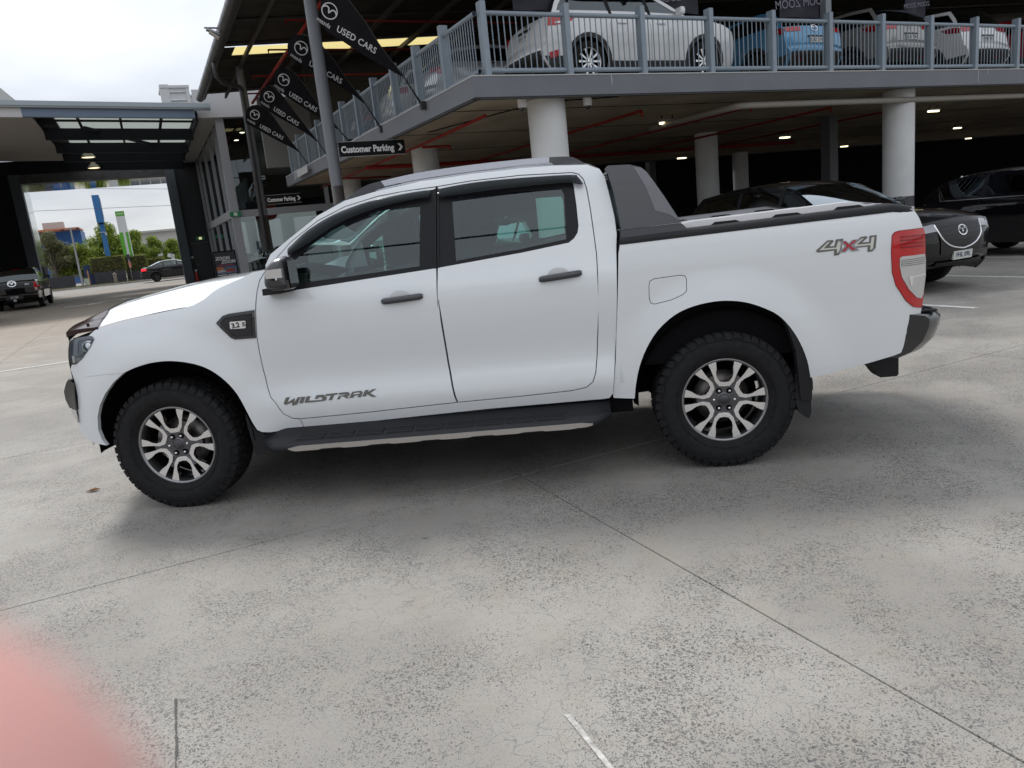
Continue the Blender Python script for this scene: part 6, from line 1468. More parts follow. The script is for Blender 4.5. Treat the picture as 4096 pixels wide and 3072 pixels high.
# ---- decals
def on_cab(a, b): return (a, -(YC(a, b) + .0025), b)
w0 = T_('C', [(200, 608)])[0]; w1 = T_('C', [(745, 545)])[0]
letters = [[(75, 250), (103, 182), (151, 173), (121, 242), (182, 202), (212, 187), (207, 240), (243, 180), (285, 172), (240, 262), (180, 282), (178, 238), (100, 272)], [(262, 252), (290, 173), (340, 170), (312, 247)],
    [(327, 238), (352, 168), (402, 162), (380, 219), (535, 208), (545, 190), (530, 178), (500, 180), (490, 196), (450, 197), (472, 152), (560, 145), (600, 180), (588, 214), (545, 224), (345, 245)], [(577, 140), (735, 123), (725, 145), (690, 150), (660, 210), (617, 215), (645, 157), (590, 163)],
    [(718, 203), (742, 160), (812, 151), (828, 143), (740, 147), (746, 124), (850, 112), (880, 132), (868, 160), (842, 168), (872, 188), (835, 190), (790, 166), (765, 170), (755, 200)], [(868, 185), (905, 112), (1010, 97), (1035, 118), (1010, 175), (968, 178), (978, 154), (932, 159), (915, 183)], [(1025, 168), (1060, 92), (1108, 86), (1095, 115), (1150, 80), (1200, 73), (1120, 128), (1198, 170), (1145, 174), (1085, 140), (1070, 165)]]
for lt in letters: panel('door_lettering', T_('H', lt), YC, -1, DECALG, truck, res=.06, flange=0, off=.0025)
panel('letter_counter', T_('H', [(930, 128), (1000, 119), (990, 134), (920, 142)]), YC, -1, WHITE, truck, res=.06, flange=0, off=.003)
def on_bed(a, b, k=0): return (a, -(YB(a, b) + .0025 + k), b)
F4 = lambda pts: tr('F', pts, YB)
# the 4x4 mark: fours in outline, red cross
def decal(name, pts, m_, k): panel(name, tr('G', pts, YB), YB, -1, m_, truck, res=.06, flange=0, off=.002 + k)
decal('bed_emblem', [(103, 378), (310, 190), (405, 180), (433, 200), (350, 296), (440, 290), (465, 172), (603, 155), (600, 185), (575, 250), (575, 345), (545, 425), (510, 458), (430, 467), (438, 372), (135, 408)], DECALG, 0)
decal('bed_emblem_face', [(165, 370), (320, 220), (362, 212), (243, 335), (470, 318), (512, 195), (545, 200), (556, 240), (543, 355), (495, 420), (485, 420), (485, 342)], DECALL, .0005)
decal('bed_emblem', [(885, 155), (920, 125), (1020, 110), (1043, 135), (945, 225), (1070, 215), (1075, 103), (1210, 90), (1187, 325), (1125, 388), (1040, 397), (1045, 300), (850, 322), (790, 280)], DECALG, .0002)
decal('bed_emblem_face', [(795, 275), (930, 155), (980, 145), (840, 268), (1095, 243), (1115, 130), (1165, 125), (1140, 335), (1100, 362), (1088, 355), (1095, 272), (815, 300)], DECALL, .0007)
decal('bed_emblem_border', [(520, 205), (645, 192), (705, 240), (760, 180), (920, 160), (790, 275), (895, 370), (760, 388), (700, 345), (640, 402), (495, 415), (635, 295)], DECALM, .001)
decal('bed_emblem_cross', [(590, 212), (640, 208), (705, 268), (790, 190), (845, 187), (725, 285), (830, 352), (765, 362), (695, 308), (620, 385), (570, 388), (668, 290)], DECALR, .0015)
# ---- interior
def seat(x, y, name='seat'):
    b_ = MB(); b_.box((x, y, .80), (.50, .50, .18), bev=.06); b_.box((x + .27, y, 1.08), (.16, .48, .56), Matrix.Rotation(R(14), 3, 'Y'), bev=.06)
    b_.box((x + .37, y, 1.43), (.09, .26, .17), Matrix.Rotation(R(8), 3, 'Y'), bev=.035)
    b_.build(name, CLOTH, truck)
seat(-.10, -.38); seat(-.10, .38)
b_ = MB(); b_.box((.70, 0, .80), (.46, 1.25, .18), bev=.05); b_.box((.94, 0, 1.06), (.14, 1.25, .50), Matrix.Rotation(R(10), 3, 'Y'), bev=.05)
for y in (-.38, .38): b_.box((1.0, y, 1.37), (.08, .24, .14), bev=.03)
b_.build('rear_bench', CLOTH, truck)
d_ = MB(); d_.smooth = True
d_.grid(lambda u, v: (-.92 + .42*u, -.72 + 1.44*v, 1.17 - .02*u - .22*max(0, u - .75)**1.0*4*(u > .75) + .02*math.sin(3*v)), 10, 12); d_.build('dashboard', DASH, truck)
sw = MB(); cs = Vector((-.42, .38, 1.10)); sa = Matrix.Rotation(R(-25), 3, 'Y')
sw.tube([cs + sa@Vector((0, .185*math.cos(t*math.pi/12), .185*math.sin(t*math.pi/12))) for t in range(25)], .015, 8, caps=False); sw.bar(cs + sa@Vector((0, -.18, 0)), cs + sa@Vector((0, .18, 0)), .03, .05); sw.box(cs, (.05, .12, .10), sa); sw.build('steering_wheel', DASH, truck)
rl_ = MB(); rl_.smooth = True; rl_.grid(lambda u, v: (lambda P: (P[0], P[1]*.96, P[2] - .03))(roof_pt(u, v)), 8, 8); rl_.build('roof_lining', LINING, truck)
im = MB(); im.box((-.32, .02, 1.60), (.03, .24, .07), bev=.01); im.build('interior_mirror', DASH, truck)
# ------------------------------------------------------------------ other vehicles
CGL = glass_mat('car_glass_dark', (.10, .115, .115), 1.3); CGC = glass_mat('car_glass_clear', (.55, .62, .60), 1.3); CGW = glass_mat('car_windscreen', (.5, .56, .55), 2.4)
PLATE = mat('plate_white', (.62, .63, .60), .5); PLATEK = mat('plate_black', (.02, .02, .024), .4); PTXT = mat('plate_text', (.03, .05, .12), .6)
def paint(nm, c, metal=0.0): return mat('paint_' + nm, c, .3, metal=metal, coat=1.0, spec=.5 if max(c) > .05 else .05)
SPEC = {
 'suv': dict(L=4.7, W=1.86, r=.355, ax=(1.42, -1.38), segs=[('nose', [(2.18, .22), (2.31, .34), (2.35, .52), (2.345, .76), (2.27, .91)], .11), ('bonnet', [(2.27, .91), (1.95, 1.00), (1.5, 1.065), (1.05, 1.10)], .05), ('windscreen', [(1.05, 1.10), (.70, 1.32), (.32, 1.53)], .055), ('roof', [(.32, 1.53), (0, 1.60), (-.6, 1.64), (-1.2, 1.62), (-1.8, 1.55)], .05), ('rear_window', [(-1.8, 1.55), (-1.98, 1.35), (-2.12, 1.12)], .06), ('tailgate', [(-2.12, 1.12), (-2.20, .95), (-2.25, .70)], .07), ('rear_bumper', [(-2.25, .70), (-2.33, .60), (-2.33, .42), (-2.22, .27)], .09)]),
 'hatch': dict(L=4.3, W=1.78, r=.33, ax=(1.30, -1.27), segs=[('nose', [(1.98, .20), (2.10, .32), (2.14, .48), (2.11, .66), (2.02, .78)], .16), ('bonnet', [(2.02, .78), (1.7, .89), (1.3, .955), (.98, .985)], .05), ('windscreen', [(.98, .985), (.55, 1.20), (.12, 1.37)], .055), ('roof', [(.12, 1.37), (-.2, 1.43), (-.7, 1.45), (-1.2, 1.42), (-1.62, 1.34)], .05), ('rear_window', [(-1.62, 1.34), (-1.85, 1.16), (-2.0, .98)], .06), ('tailgate', [(-2.0, .98), (-2.05, .85), (-2.08, .62)], .07), ('rear_bumper', [(-2.08, .62), (-2.14, .54), (-2.13, .38), (-2.02, .24)], .09)]),
 'sedan': dict(L=4.7, W=1.85, r=.335, ax=(1.45, -1.42), segs=[('nose', [(2.20, .18), (2.30, .30), (2.34, .46), (2.30, .62), (2.20, .70)], .16), ('bonnet', [(2.20, .70), (1.9, .84), (1.5, .93), (1.10, .98)], .05), ('windscreen', [(1.10, .98), (.6, 1.22), (.15, 1.38)], .055), ('roof', [(.15, 1.38), (-.2, 1.43), (-.6, 1.435), (-1.0, 1.39)], .05), ('rear_window', [(-1.0, 1.39), (-1.5, 1.22), (-1.95, 1.04)], .06), ('tailgate', [(-1.95, 1.04), (-2.2, 1.02), (-2.28, .95), (-2.30, .70)], .07), ('rear_bumper', [(-2.30, .70), (-2.35, .60), (-2.34, .38), (-2.22, .22)], .09)]),
 'ute': dict(L=5.28, W=1.87, r=.385, ax=(1.72, -1.40), segs=[('nose', [(2.42, .32), (2.56, .45), (2.60, .66), (2.56, .92), (2.46, 1.06)], .16), ('bonnet', [(2.46, 1.06), (2.2, 1.13), (1.8, 1.17), (1.42, 1.19)], .05), ('windscreen', [(1.42, 1.19), (1.05, 1.46), (.68, 1.66)], .055), ('roof', [(.68, 1.66), (.4, 1.74), (-.1, 1.765), (-.55, 1.735)], .05), ('rear_window', [(-.55, 1.735), (-.66, 1.60), (-.76, 1.22)], .02), ('bed_cover', [(-.76, 1.22), (-1.6, 1.225), (-2.56, 1.23)], .01), ('tailgate', [(-2.56, 1.23), (-2.61, 1.10), (-2.61, .70)], .05), ('rear_bumper', [(-2.61, .70), (-2.70, .66), (-2.70, .52), (-2.55, .46)], .03)])}
def simple_wheel(car, x, y, r, rim_m, rim_r=.66, spokes=10):
    o = MB(); o.smooth = True; wd = .105
    o.lathe([(r*rim_r, wd*.86), (r*rim_r*1.05, wd*.98), (r*.85, wd), (r*.96, wd*.86), (r, wd*.6), (r, -wd*.6), (r*.96, -wd*.86), (r*.8, -wd), (r*rim_r, -wd*.9)], 36, 'y')
    w_ = o.build('wheel', RUBBER, car, (x, y, r), (0, 0, math.pi if y < 0 else 0))
    m_ = MB(); m_.smooth = True; R0 = r*rim_r; m_.lathe([(R0, wd*.9), (R0*.95, wd*.82), (R0*.92, wd*.3), (R0*.9, -wd*.6)], 36, 'y'); m_.lathe([(.001, wd*.62), (R0*.2, wd*.6), (R0*.22, wd*.3)], 20, 'y'); m_.smooth = False
    for k in range(spokes):
        a = 2*math.pi*k/spokes; c_, s_ = math.cos(a), math.sin(a)
        m_.prism([(R0*.14, -R0*.05), (R0*.95, -R0*.085), (R0*.95, R0*.085), (R0*.14, R0*.05)], lambda u, v, h: (u*c_ - v*s_, h - .02*(1 - u/R0), u*s_ + v*c_), wd*.5, wd*.78)
    m_.build('rim', rim_m, w_)
    d_ = MB(); d_.lathe([(.001, 0), (R0*.9, 0)], 24, 'y'); d_.build('brake_shield', LINER, w_)
def make_car(name, kind, label, cat, paint_m, pos, yaw, group, glass=None, rim=None, scale=1.0, wsc=1.0, hsc=1.0, cladding=None, front=None, rear=None, plate=None, plate_back=None, seats=None, rim_spokes=10, plate_front=None, roofc=None, lines=True):
    S = SPEC[kind]; glass = glass or CGL; rim = rim or GREYAL
    car = empty(name, pos, yaw, label, cat, group)
    hw = S['W']/2*wsc; sx_ = scale; L = S['L']*sx_
    segs = [(n_, [(x*sx_, z*hsc) for x, z in pts], c_) for n_, pts, c_ in S['segs']]
    r = S['r']*(hsc*.5 + .5); ax = [x*sx_ for x in S['ax']]
    D = {n_: pts for n_, pts, c_ in segs}
    ztop = max(z for n_, p_, c_ in segs for x, z in p_); cowl = D['bonnet'][-1]; rb = D['rear_window'][-1]; bz = (cowl[1] + rb[1])/2
    zb0 = min(cowl[1], rb[1])
    tabz = [(.15*hsc, .90), (.35*hsc, .955), (.55*hsc, .975), (.75*hsc, 1.0), (zb0 - .06, .985), (zb0 + .02, .955), (zb0 + .10, .915), (ztop - .12, .76), (ztop, .69)]
    xf, xr = L/2, -L/2
    def Y(x, z):
        k = max(0, (abs(x) - L*.30)/(L*.20)); t = 1 - (.20 if x > 0 else (.10 if kind != 'ute' else .03))*k**2.6
        b = 0
        for a_ in ax:
            d = math.hypot(x - a_, z - r) - r*1.14; d = max(d, 0); q_ = max(0, 1 - d/.26); b = max(b, .022*q_*q_*(3 - 2*q_))
        return hw*interp(tabz, z)*t + b - .012
    # flank below the belt, with wheel openings
    up = D['nose'][:] + D['bonnet'][1:]
    belt = [(cowl[0] + (rb[0] - cowl[0])*k/8, cowl[1] + (rb[1] - cowl[1])*k/8 + .02*math.sin(math.pi*k/8)) for k in range(1, 8)]
    back = [rb] + ([q for q in D['bed_cover'][1:]] if 'bed_cover' in D else []) + D['tailgate'][1:] + D['rear_bumper'][1:]
    Ra = r*1.15; zbot = .24*hsc if kind != 'ute' else .42
    bot = []
    for a_ in (ax[1], ax[0]):
        th0 = math.asin(max(-.9, min(.9, (zbot - r)/Ra)))
        for k in range(15): t = math.pi - th0 - (math.pi - 2*th0)*k/14; bot.append((a_ + Ra*math.cos(t), r + Ra*math.sin(t)))
    bot = [(D['rear_bumper'][-1][0] + .02, zbot + .02)] + bot + [(D['nose'][0][0] - .02, zbot)]
    flank = up + belt + back + bot
    green_top = D['windscreen'] + D['roof'][1:] + D['rear_window'][1:]
    green = green_top + belt[::-1]
    dlo = offset_poly(green, .075)
    zmax = max(q[1] for q in dlo)
    for sg in (-1, 1):
        bs = panel('body_side', flank, Y, sg, paint_m, car, res=.11, flange=.03)
        gh = panel('greenhouse', green, Y, sg, roofc or paint_m, car, holes=[dlo], res=.12, flange=.02)
        panel('side_window', dlo, Y, sg, glass, gh, res=.14, flange=0, off=-.008)
        # pillars and trim line
        for xb in (.02*L, -.175*L):
            zlo = min(q[1] for q in dlo) - .0; pl = [(xb - .035, zlo + .0), (xb + .035, zlo), (xb + .01, zmax + .03), (xb - .06, zmax + .03)]
            pl = [q for q in pl]; inp = [(x, min(z, interp(sorted((a, b) for a, b in green_top), x) - .07)) for x, z in pl]
            panel('window_pillar', inp, Y, sg, TRIM, gh, res=.12, flange=.006, off=.001)
        if lines:
            for xb in (.235*L, .02*L, -.18*L):
                zt_ = cowl[1] + (rb[1] - cowl[1])*((xb - cowl[0])/(rb[0] - cowl[0])) - .01
                sl_ = [(xb - .004, .36*hsc + .0), (xb + .004, .36*hsc), (xb + .004 - .02, zt_), (xb - .004 - .02, zt_)]
                if min(abs(xb - a_) for a_ in ax) > Ra + .03: panel('shut_line', sl_, Y, sg, SEAM, bs, res=.15, flange=0, off=.0012)
            for xb in (.07*L, -.125*L):
                zt_ = bz - .12; h_ = MB(); h_.box((xb, sg*(Y(xb, zt_) + .015), zt_), (.20, .03, .032), bev=.01); h_.build('door_handle', paint_m if cladding is None else paint_m, bs)
        if cladding:
            cz = .36*hsc; cl_ = []
            xs_ = [ax[1] + Ra + .01 + (ax[0] - Ra - .02 - ax[1] - Ra)*k/6 for k in range(7)]
            panel('sill_cladding', [(x, zbot + .01) for x in xs_] + [(x, cz) for x in xs_[::-1]], Y, sg, cladding, bs, res=.15, flange=.01, off=.008)
            for a_ in ax:
                th0 = math.asin(max(-.9, min(.9, (zbot - r)/Ra)))
                arc = [(a_ + Ra*math.cos(math.pi - th0 - (math.pi - 2*th0)*k/14), r + Ra*math.sin(math.pi - th0 - (math.pi - 2*th0)*k/14)) for k in range(15)]; arc2 = [(a_ + (Ra + .07)*math.cos(math.pi - th0 - (math.pi - 2*th0)*k/14), r + (Ra + .07)*math.sin(math.pi - th0 - (math.pi - 2*th0)*k/14)) for k in range(15)]
                panel('arch_cladding', arc + arc2[::-1], Y, sg, cladding, bs, res=.15, flange=.01, off=.009)
            rbm = [(x, z) for x, z in ((ax[1] - Ra - .06, zbot + .02), (D['rear_bumper'][-1][0] + .03, zbot + .03), (D['rear_bumper'][-2][0] + .02, .46*hsc), (ax[1] - Ra - .02, .44*hsc))]
            panel('bumper_cladding', rbm, Y, sg, cladding, bs, res=.15, flange=.01, off=.008)
        # mirror
        mx_ = cowl[0] - .26; mz = bz + .06; q = MB(); q.box((mx_, sg*(Y(mx_, mz) + .11), mz + .03), (.12, .20, .15), bev=.045); q.build('wing_mirror', paint_m, car); q = MB(); q.bar((mx_, sg*(Y(mx_, mz) - .03), mz - .02), (mx_, sg*(Y(mx_, mz) + .08), mz), .06, .04); q.build('mirror_arm', TRIM, car)
    # surfaces across the car
    def across(pts, crown, nm, m_, inset=0.0, ny=14, lift=0.0, u0=0.0, u1=1.0, p=2.4, par=None):
        P = spline(pts, 4); n_ = len(P) - 1; q = MB(); q.smooth = True
        def f(u, v):
            t_ = u0 + (u1 - u0)*u; k = t_*n_; i = min(int(k), n_ - 1); fr = k - i; x = P[i][0] + (P[i + 1][0] - P[i][0])*fr; z = P[i][1] + (P[i + 1][1] - P[i][1])*fr
            dx_, dz_ = P[i + 1][0] - P[i][0], P[i + 1][1] - P[i][1]; l = math.hypot(dx_, dz_) or 1; nx, nz_ = -dz_/l, dx_/l
            if nx*x < 0 and abs(dx_) < abs(dz_)*.3: nx, nz_ = -nx, -nz_
            if nz_ < 0 and abs(dx_) > abs(dz_)*.3: nx, nz_ = -nx, -nz_
            t = 2*v - 1; c = crown*(1 - abs(t)**p) + lift; yy = Y(x, z)*(1 - inset)
            if inset: c = crown*(1 - abs(t*(1 - inset))**p) + lift
            return (x + nx*c, yy*t, z + nz_*c)
        q.grid(f, max(3, n_//2), ny); o = q.build(nm, m_, par or car); return o, f
    F = {}
    for n_, pts, c_ in segs:
        m_ = {'windscreen': CGW, 'rear_window': glass, 'bed_cover': BLACKP, 'roof': roofc or paint_m}.get(n_, paint_m)
        o, F[n_] = across(pts, c_, n_, m_)
    if cladding: patch(car, F['rear_bumper'], 'bumper_lower', cladding, .42, .99, .03, .97, .010, 4, 14)
    q = MB(); q.box((0, 0, zbot + .06), (L*.86, hw*1.6, .08)); q.box((ax[0] + .1, 0, .55*hsc), (.9, hw*1.1, .5)); q.build('underbody', LINER, car)
    q = MB(); q.box((-.25, 0, .42*hsc), (L*.5, hw*1.62, .20)); q.build('cabin_floor', CLOTH, car)
    for (x, y) in ((.20, -.36), (.20, .36), (-.75, -.36), (-.75, .36)):
        if kind == 'ute' and x < 0: x = -.35
        q = MB(); q.box((x, y, .62*hsc), (.48, .46, .22), bev=.06); q.box((x - .26, y, .90*hsc), (.16, .46, .52), Matrix.Rotation(R(-14), 3, 'Y'), bev=.06); q.box((x - .35, y, 1.22*hsc), (.09, .25, .16), bev=.03); q.build('seat', seats or CLOTH, car)
    q = MB(); q.box((cowl[0] - .25, 0, cowl[1] - .10), (.42, hw*1.5, .14), bev=.05); q.build('dashboard', DASH, car)
    for x in ax:
        for y in (-1, 1): simple_wheel(car, x, y*(hw - .125), r, rim, .66, rim_spokes)
        for sg in (-1, 1):
            q = MB(); q.lathe([(Ra + .01, sg*(hw - .04)), (Ra + .01, sg*(hw - .30)), (.05, sg*(hw - .30))], 16, 'y', (x, 0, r), a0=-.1, a1=math.pi + .1); q.build('wheel_liner', LINER, car)
    return car, F, Y, D, hw
def face_frame(f, u, v, flip):
    """frame on a cross surface: x to the viewer's right, y up, z out"""
    P = Vector(f(u, v)); e = .01; tu = Vector(f(min(1, u + e), v)) - Vector(f(max(0, u - e), v)); tv = Vector(f(u, v + e)) - Vector(f(u, v - e))
    n_ = tu.cross(tv).normalized(); s = 1 if P.x > 0 else -1
    if n_.x*s < 0: n_ = -n_
    right = Vector((0, 0, 1)).cross(n_).normalized(); upv = n_.cross(right); M = Matrix((right, upv, n_)).transposed().to_4x4(); M.translation = P + n_*.006; return M
def number_plate(car, f, u, v, txt, back=PLATE, tm=PTXT, w_=.37, h_=.11, size=.085):
    M = face_frame(f, u, v, False); M.translation += M.to_3x3() @ Vector((0, 0, .014)); q = MB(); vs = [M @ Vector((sx_*w_/2, sy_*h_/2, sz_)) for sx_ in (-1, 1) for sy_ in (-1, 1) for sz_ in (-.05, 0)]
    q.add(vs, [(0, 1, 3, 2), (4, 6, 7, 5), (0, 4, 5, 1), (2, 3, 7, 6), (0, 2, 6, 4), (1, 5, 7, 3)]); p_ = q.build('number_plate', back, car)
    if txt: me = text_mesh(txt, size, bold=.002); me.transform(M @ Matrix.Translation((0, 0, .002))); link('plate_text', me, tm, p_)
def badge(car, f, u, v, s, m_=None):
    M = face_frame(f, u, v, False); M.translation += M.to_3x3() @ Vector((0, 0, .01)); emblem('emblem', s, M, m_ or CHROME, car, .10)
def patch(car, f, nm, m_, u0, u1, v0, v1, lift=.008, nu=4, nv=8, taper=0.0, par=None):
    q = MB(); q.smooth = True
    def g(a, b):
        v = v0 + (v1 - v0)*b; um = (u0 + u1)/2; hu = (u1 - u0)/2*(1 - taper*b); u = um + (a*2 - 1)*hu; P = Vector(f(u, v)); M = face_frame(f, min(.97, max(.03, u)), v, False); return P + M.to_3x3().col[2]*lift
    q.grid(g, nu, nv); return q.build(nm, m_, par or car)
def tail_lamps(car, Y, pts, m_=None, xoff=.006):
    for sg in (-1, 1): panel('tail_light', pts, Y, sg, m_ or REDL, car, res=.06, flange=.02, off=xoff)
HP = math.pi/2
BLK = paint('black', (.003, .003, .004)); BLKB = paint('deep_blue_black', (.003, .003, .005)); WHT = paint('white', (.78, .79, .80)); GRY = paint('warm_grey', (.33, .32, .30), .3); BLU = paint('blue', (.09, .30, .52), .3); REDC = paint('red', (.34, .015, .02), .3); SLV = paint('silver', (.42, .43, .45), .5); DGP = paint('charcoal', (.03, .03, .034), .4)
def yaw_to(da, db): d = GA*da + GB*db; return math.atan2(d.y, d.x)
YF, YBK, YR, YL = yaw_to(0, -1), yaw_to(0, 1), yaw_to(1, 0), yaw_to(-1, 0)
# --- black SUV facing the forecourt, beside the pickup tail
car, F, Y, D, hw = make_car('parked_suv', 'suv', 'black SUV with plate FHL 09L parked nose-out behind the pickup tail', 'car', BLK, W(7.86, 2.62 + 2.36, 0), YF, 'cars under the deck', rim=mat('dark_rim', (.03, .03, .032), .4, metal=.6), cladding=GLOSSK, seats=mat('tan_leather', (.20, .085, .04), .6), wsc=1.0, hsc=1.0)
q = patch(car, F['nose'], 'grille', mat('grille_black', (.012, .012, .014), .35), .50, .90, .22, .78, .012, 6, 16)
for k in range(6):
    for j in range(17):
        u = .53 + .062*k; v = .25 + .03125*(j + (.5 if k % 2 else 0)); 
        if .24 < v < .77:
            M = face_frame(F['nose'], u, v, False); c_ = MB(); stroke_mesh(c_, [[(.030*math.cos(t*math.pi/3), .020*math.sin(t*math.pi/3)) for t in range(6)]], .007, lambda a, b: M @ Vector((a, b, .012)), True); c_.build('grille_cell', mat('grille_cell', (.06, .06, .065), .3, metal=.5), q)
# chrome wing under the grille
wg = MB(); P_ = [F['nose'](.92 - .36*math.sin(math.pi*(k/24))**.28 if 0 < k < 24 else .92, .20 + .60*k/24) for k in range(25)]; wg.tube([(p_[0] + .016, p_[1], p_[2]) for p_ in P_], .013, 6); wg.build('grille_surround', CHROME, car)
badge(car, F['nose'], .76, .5, .165); number_plate(car, F['nose'], .47, .5, 'FHL 09L')
patch(car, F['nose'], 'lower_intake', mat('grille_black', (.012, .012, .014), .35), .18, .38, .18, .82, .010, 3, 12)
sk = patch(car, F['nose'], 'chrome_strip', CHROME, .155, .17, .14, .86, .014, 2, 14)
for v0, v1 in ((.05, .20), (.80, .95)): patch(car, F['nose'], 'headlight', mat('headlight_dark', (.30, .30, .32), .12, metal=.8, coat=1), .80, .93, v0, v1, .010, 3, 5)
# --- low black hatch in the next bay
car, F, Y, D, hw = make_car('parked_hatchback', 'hatch', 'black hatchback with chrome window line at the far end of the bays', 'car', BLKB, W(12.95, 2.1 + 2.14, 0), YF, 'cars under the deck', rim=mat('dark_rim', (.03, .03, .032), .4, metal=.6), hsc=1.04)
for sg in (-1, 1):
    wl = MB(); xs_ = [-1.75, -1.55, -1.2, -.6, 0, .5, .8]; wl.tube([(-1.62, sg*(Y(-1.62, 1.18) + .012), 1.17)] + [(x, sg*(Y(x, 1.06 - .02*(x < -1.4)) + .006), 1.055) for x in xs_[1:]], .011, 6); wl.build('chrome_window_line', CHROME, car)
badge(car, F['nose'], .7, .5, .18)
# --- dark cars farther in
car, F, Y, D, hw = make_car('parked_suv', 'suv', 'black car parked deeper in the car park, its roof behind the sports bar', 'car', DGP, W(5.6, 9.6, 0), YF, 'cars under the deck'); badge(car, F['nose'], .7, .5, .18)
car, F, Y, D, hw = make_car('parked_sedan', 'sedan', 'black sedan in shade behind the scooter column', 'car', BLK, W(16.4, 12.6, 0), YF, 'cars under the deck')
for v0, v1 in ((.05, .2), (.8, .95)): patch(car, F['nose'], 'headlight', mat('headlight_amber', (.6, .4, .12), .2, metal=.4), .7, .9, v0, v1, .01, 3, 4)
# --- black ute under the canopy
car, F, Y, D, hw = make_car('parked_ute', 'ute', 'black pickup with BT-50 plate seen from behind under the canopy', 'pickup truck', BLK, W(-7.05, 36.9, 0), YBK, 'cars by the canopy', rim=GREYAL, lines=False)
number_plate(car, F['rear_bumper'], .55, .5, 'BT-50', PLATEK, PLATE, .62, .20, .11); badge(car, F['tailgate'], .42, .5, .30)
q = patch(car, F['tailgate'], 'tailgate_handle', CHROME, .16, .26, .43, .57, .02, 2, 4)
patch(car, F['rear_window'], 'stop_lamp', REDL, .05, .12, .4, .6, .01, 2, 4)
for sg in (-1, 1):
    tl = [(-2.58, 1.12), (-2.42, 1.14), (-2.40, .98), (-2.46, .80), (-2.58, .78)]; panel('tail_light', tl, Y, sg, REDL, car, res=.06, flange=.03, off=.008)
    q = MB(); q.box((-2.625, sg*.84, .96), (.03, .13, .36), bev=.012); q.build('tail_light', REDL, car); q = MB(); q.box((-2.642, sg*.84, .84), (.02, .09, .12)); q.build('clear_lens', CLEARL, car)
me = text_mesh('4X4', .10, shear=.2); M = face_frame(F['tailgate'], .55, .2, False); me.transform(M); link('badge_text', me, CHROME, car)
for k, (y0, y1) in enumerate(((-.80, -.36), (.36, .80))):
    q = MB(); q.box((-2.70, (y0 + y1)/2, .665), (.10, y1 - y0, .012)); q.build('step_trim', CHROME, car)
q = MB(); q.box((-2.72, .0, .44), (.16, .11, .11)); q.build('tow_hitch', mat('hitch_steel', (.3, .3, .3), .4, metal=.8), car)
# --- the wheel edge of a neighbour at the picture border
car, F, Y, D, hw = make_car('parked_suv', 'suv', 'dark car parked in front of the black pickup, mostly out of view', 'car', BLK, W(-7.78, 25.9, 0), YBK, 'cars by the canopy', lines=False)
# --- sedan driving along the street
car, F, Y, D, hw = make_car('driving_sedan', 'sedan', 'black fastback sedan with a lit red tail lamp on the street', 'car', DGP, W(.15, 57.2, 0), YR, 'cars on the street', glass=CGC, lines=False)
for sg in (-1, 1): panel('tail_light', [(-2.32, .98), (-1.98, .97), (-2.02, .86), (-2.32, .84)], Y, sg, mat('lit_red', (.5, .01, .01), .2, emit=(1, .02, .03, 1.6)), car, res=.08, flange=.02, off=.008)
number_plate(car, F['tailgate'], .92, .5, '', PLATE)
# --- cars on the deck
ZD = ZT
car, F, Y, D, hw = make_car('parked_suv', 'suv', 'white SUV with red tail lamps parked along the deck railing', 'car', WHT, W(5.10 + 2.27, 9.22, ZD), YR, 'cars on the upper deck', glass=CGC, rim=SILVER, cladding=mat('clad_grey', (.035, .035, .038), .6), scale=.945, hsc=1.02, wsc=.985, rim_spokes=10)
for sg in (-1, 1):
    panel('tail_light', [(-2.06, 1.13), (-1.86, 1.16), (-1.46, 1.14), (-1.66, 1.02), (-1.95, .96), (-2.09, .96)], Y, sg, REDL, car, res=.05, flange=.02, off=.010); panel('lamp_clear', [(-1.78, 1.03), (-1.94, 1.02), (-1.98, .99), (-1.80, .99)], Y, sg, CLEARL, car, res=.06, flange=.004, off=.016)
    panel('reflector', [(-2.10, .52), (-1.93, .56), (-1.90, .50), (-1.98, .43), (-2.08, .42)], Y, sg, REDL, car, res=.06, flange=.01, off=.016)
number_plate(car, F['tailgate'], .62, .5, 'CKV 57V'); q = patch(car, F['tailgate'], 'plate_garnish', TRIM, .30, .42, .36, .64, .012, 2, 4); me = text_mesh('H', .16, shear=.35, bold=.004); M = face_frame(F['tailgate'], .12, .5, False); me.transform(M); link('emblem', me, CHROME, car)
def rear_mazda(nm, kind, label, pm, a, b, txt, **kw):
    car, F, Y, D, hw = make_car(nm, kind, label, 'car', pm, W(a, b, ZD), YBK, 'cars on the upper deck', cladding=mat('clad_grey', (.035, .035, .038), .6), **kw)
    badge(car, F['tailgate'], .22, .5, .17); number_plate(car, F['tailgate'], .80, .5, txt); patch(car, F['tailgate'], 'plate_garnish', TRIM, .62, .68, .36, .64, .012, 2, 4)
    xr = D['tailgate'][0][0]; zt_ = D['tailgate'][0][1]
    for sg in (-1, 1): panel('tail_light', [(xr - .03, zt_ - .03), (xr + .14, zt_ + .01), (xr + .42, zt_ + .0), (xr + .25, zt_ - .10), (xr - .04, zt_ - .15)], Y, sg, REDD, car, res=.05, flange=.02, off=.008)
    for v0, v1 in ((.02, .26), (.74, .98)): patch(car, F['tailgate'], 'tail_light', REDL, .06, .40, v0, v1, .010, 3, 6)
    for v0, v1 in ((.12, .3), (.7, .88)): patch(car, F['rear_bumper'], 'reflector', REDL, .62, .74, v0, v1, .010, 2, 4)
    return car
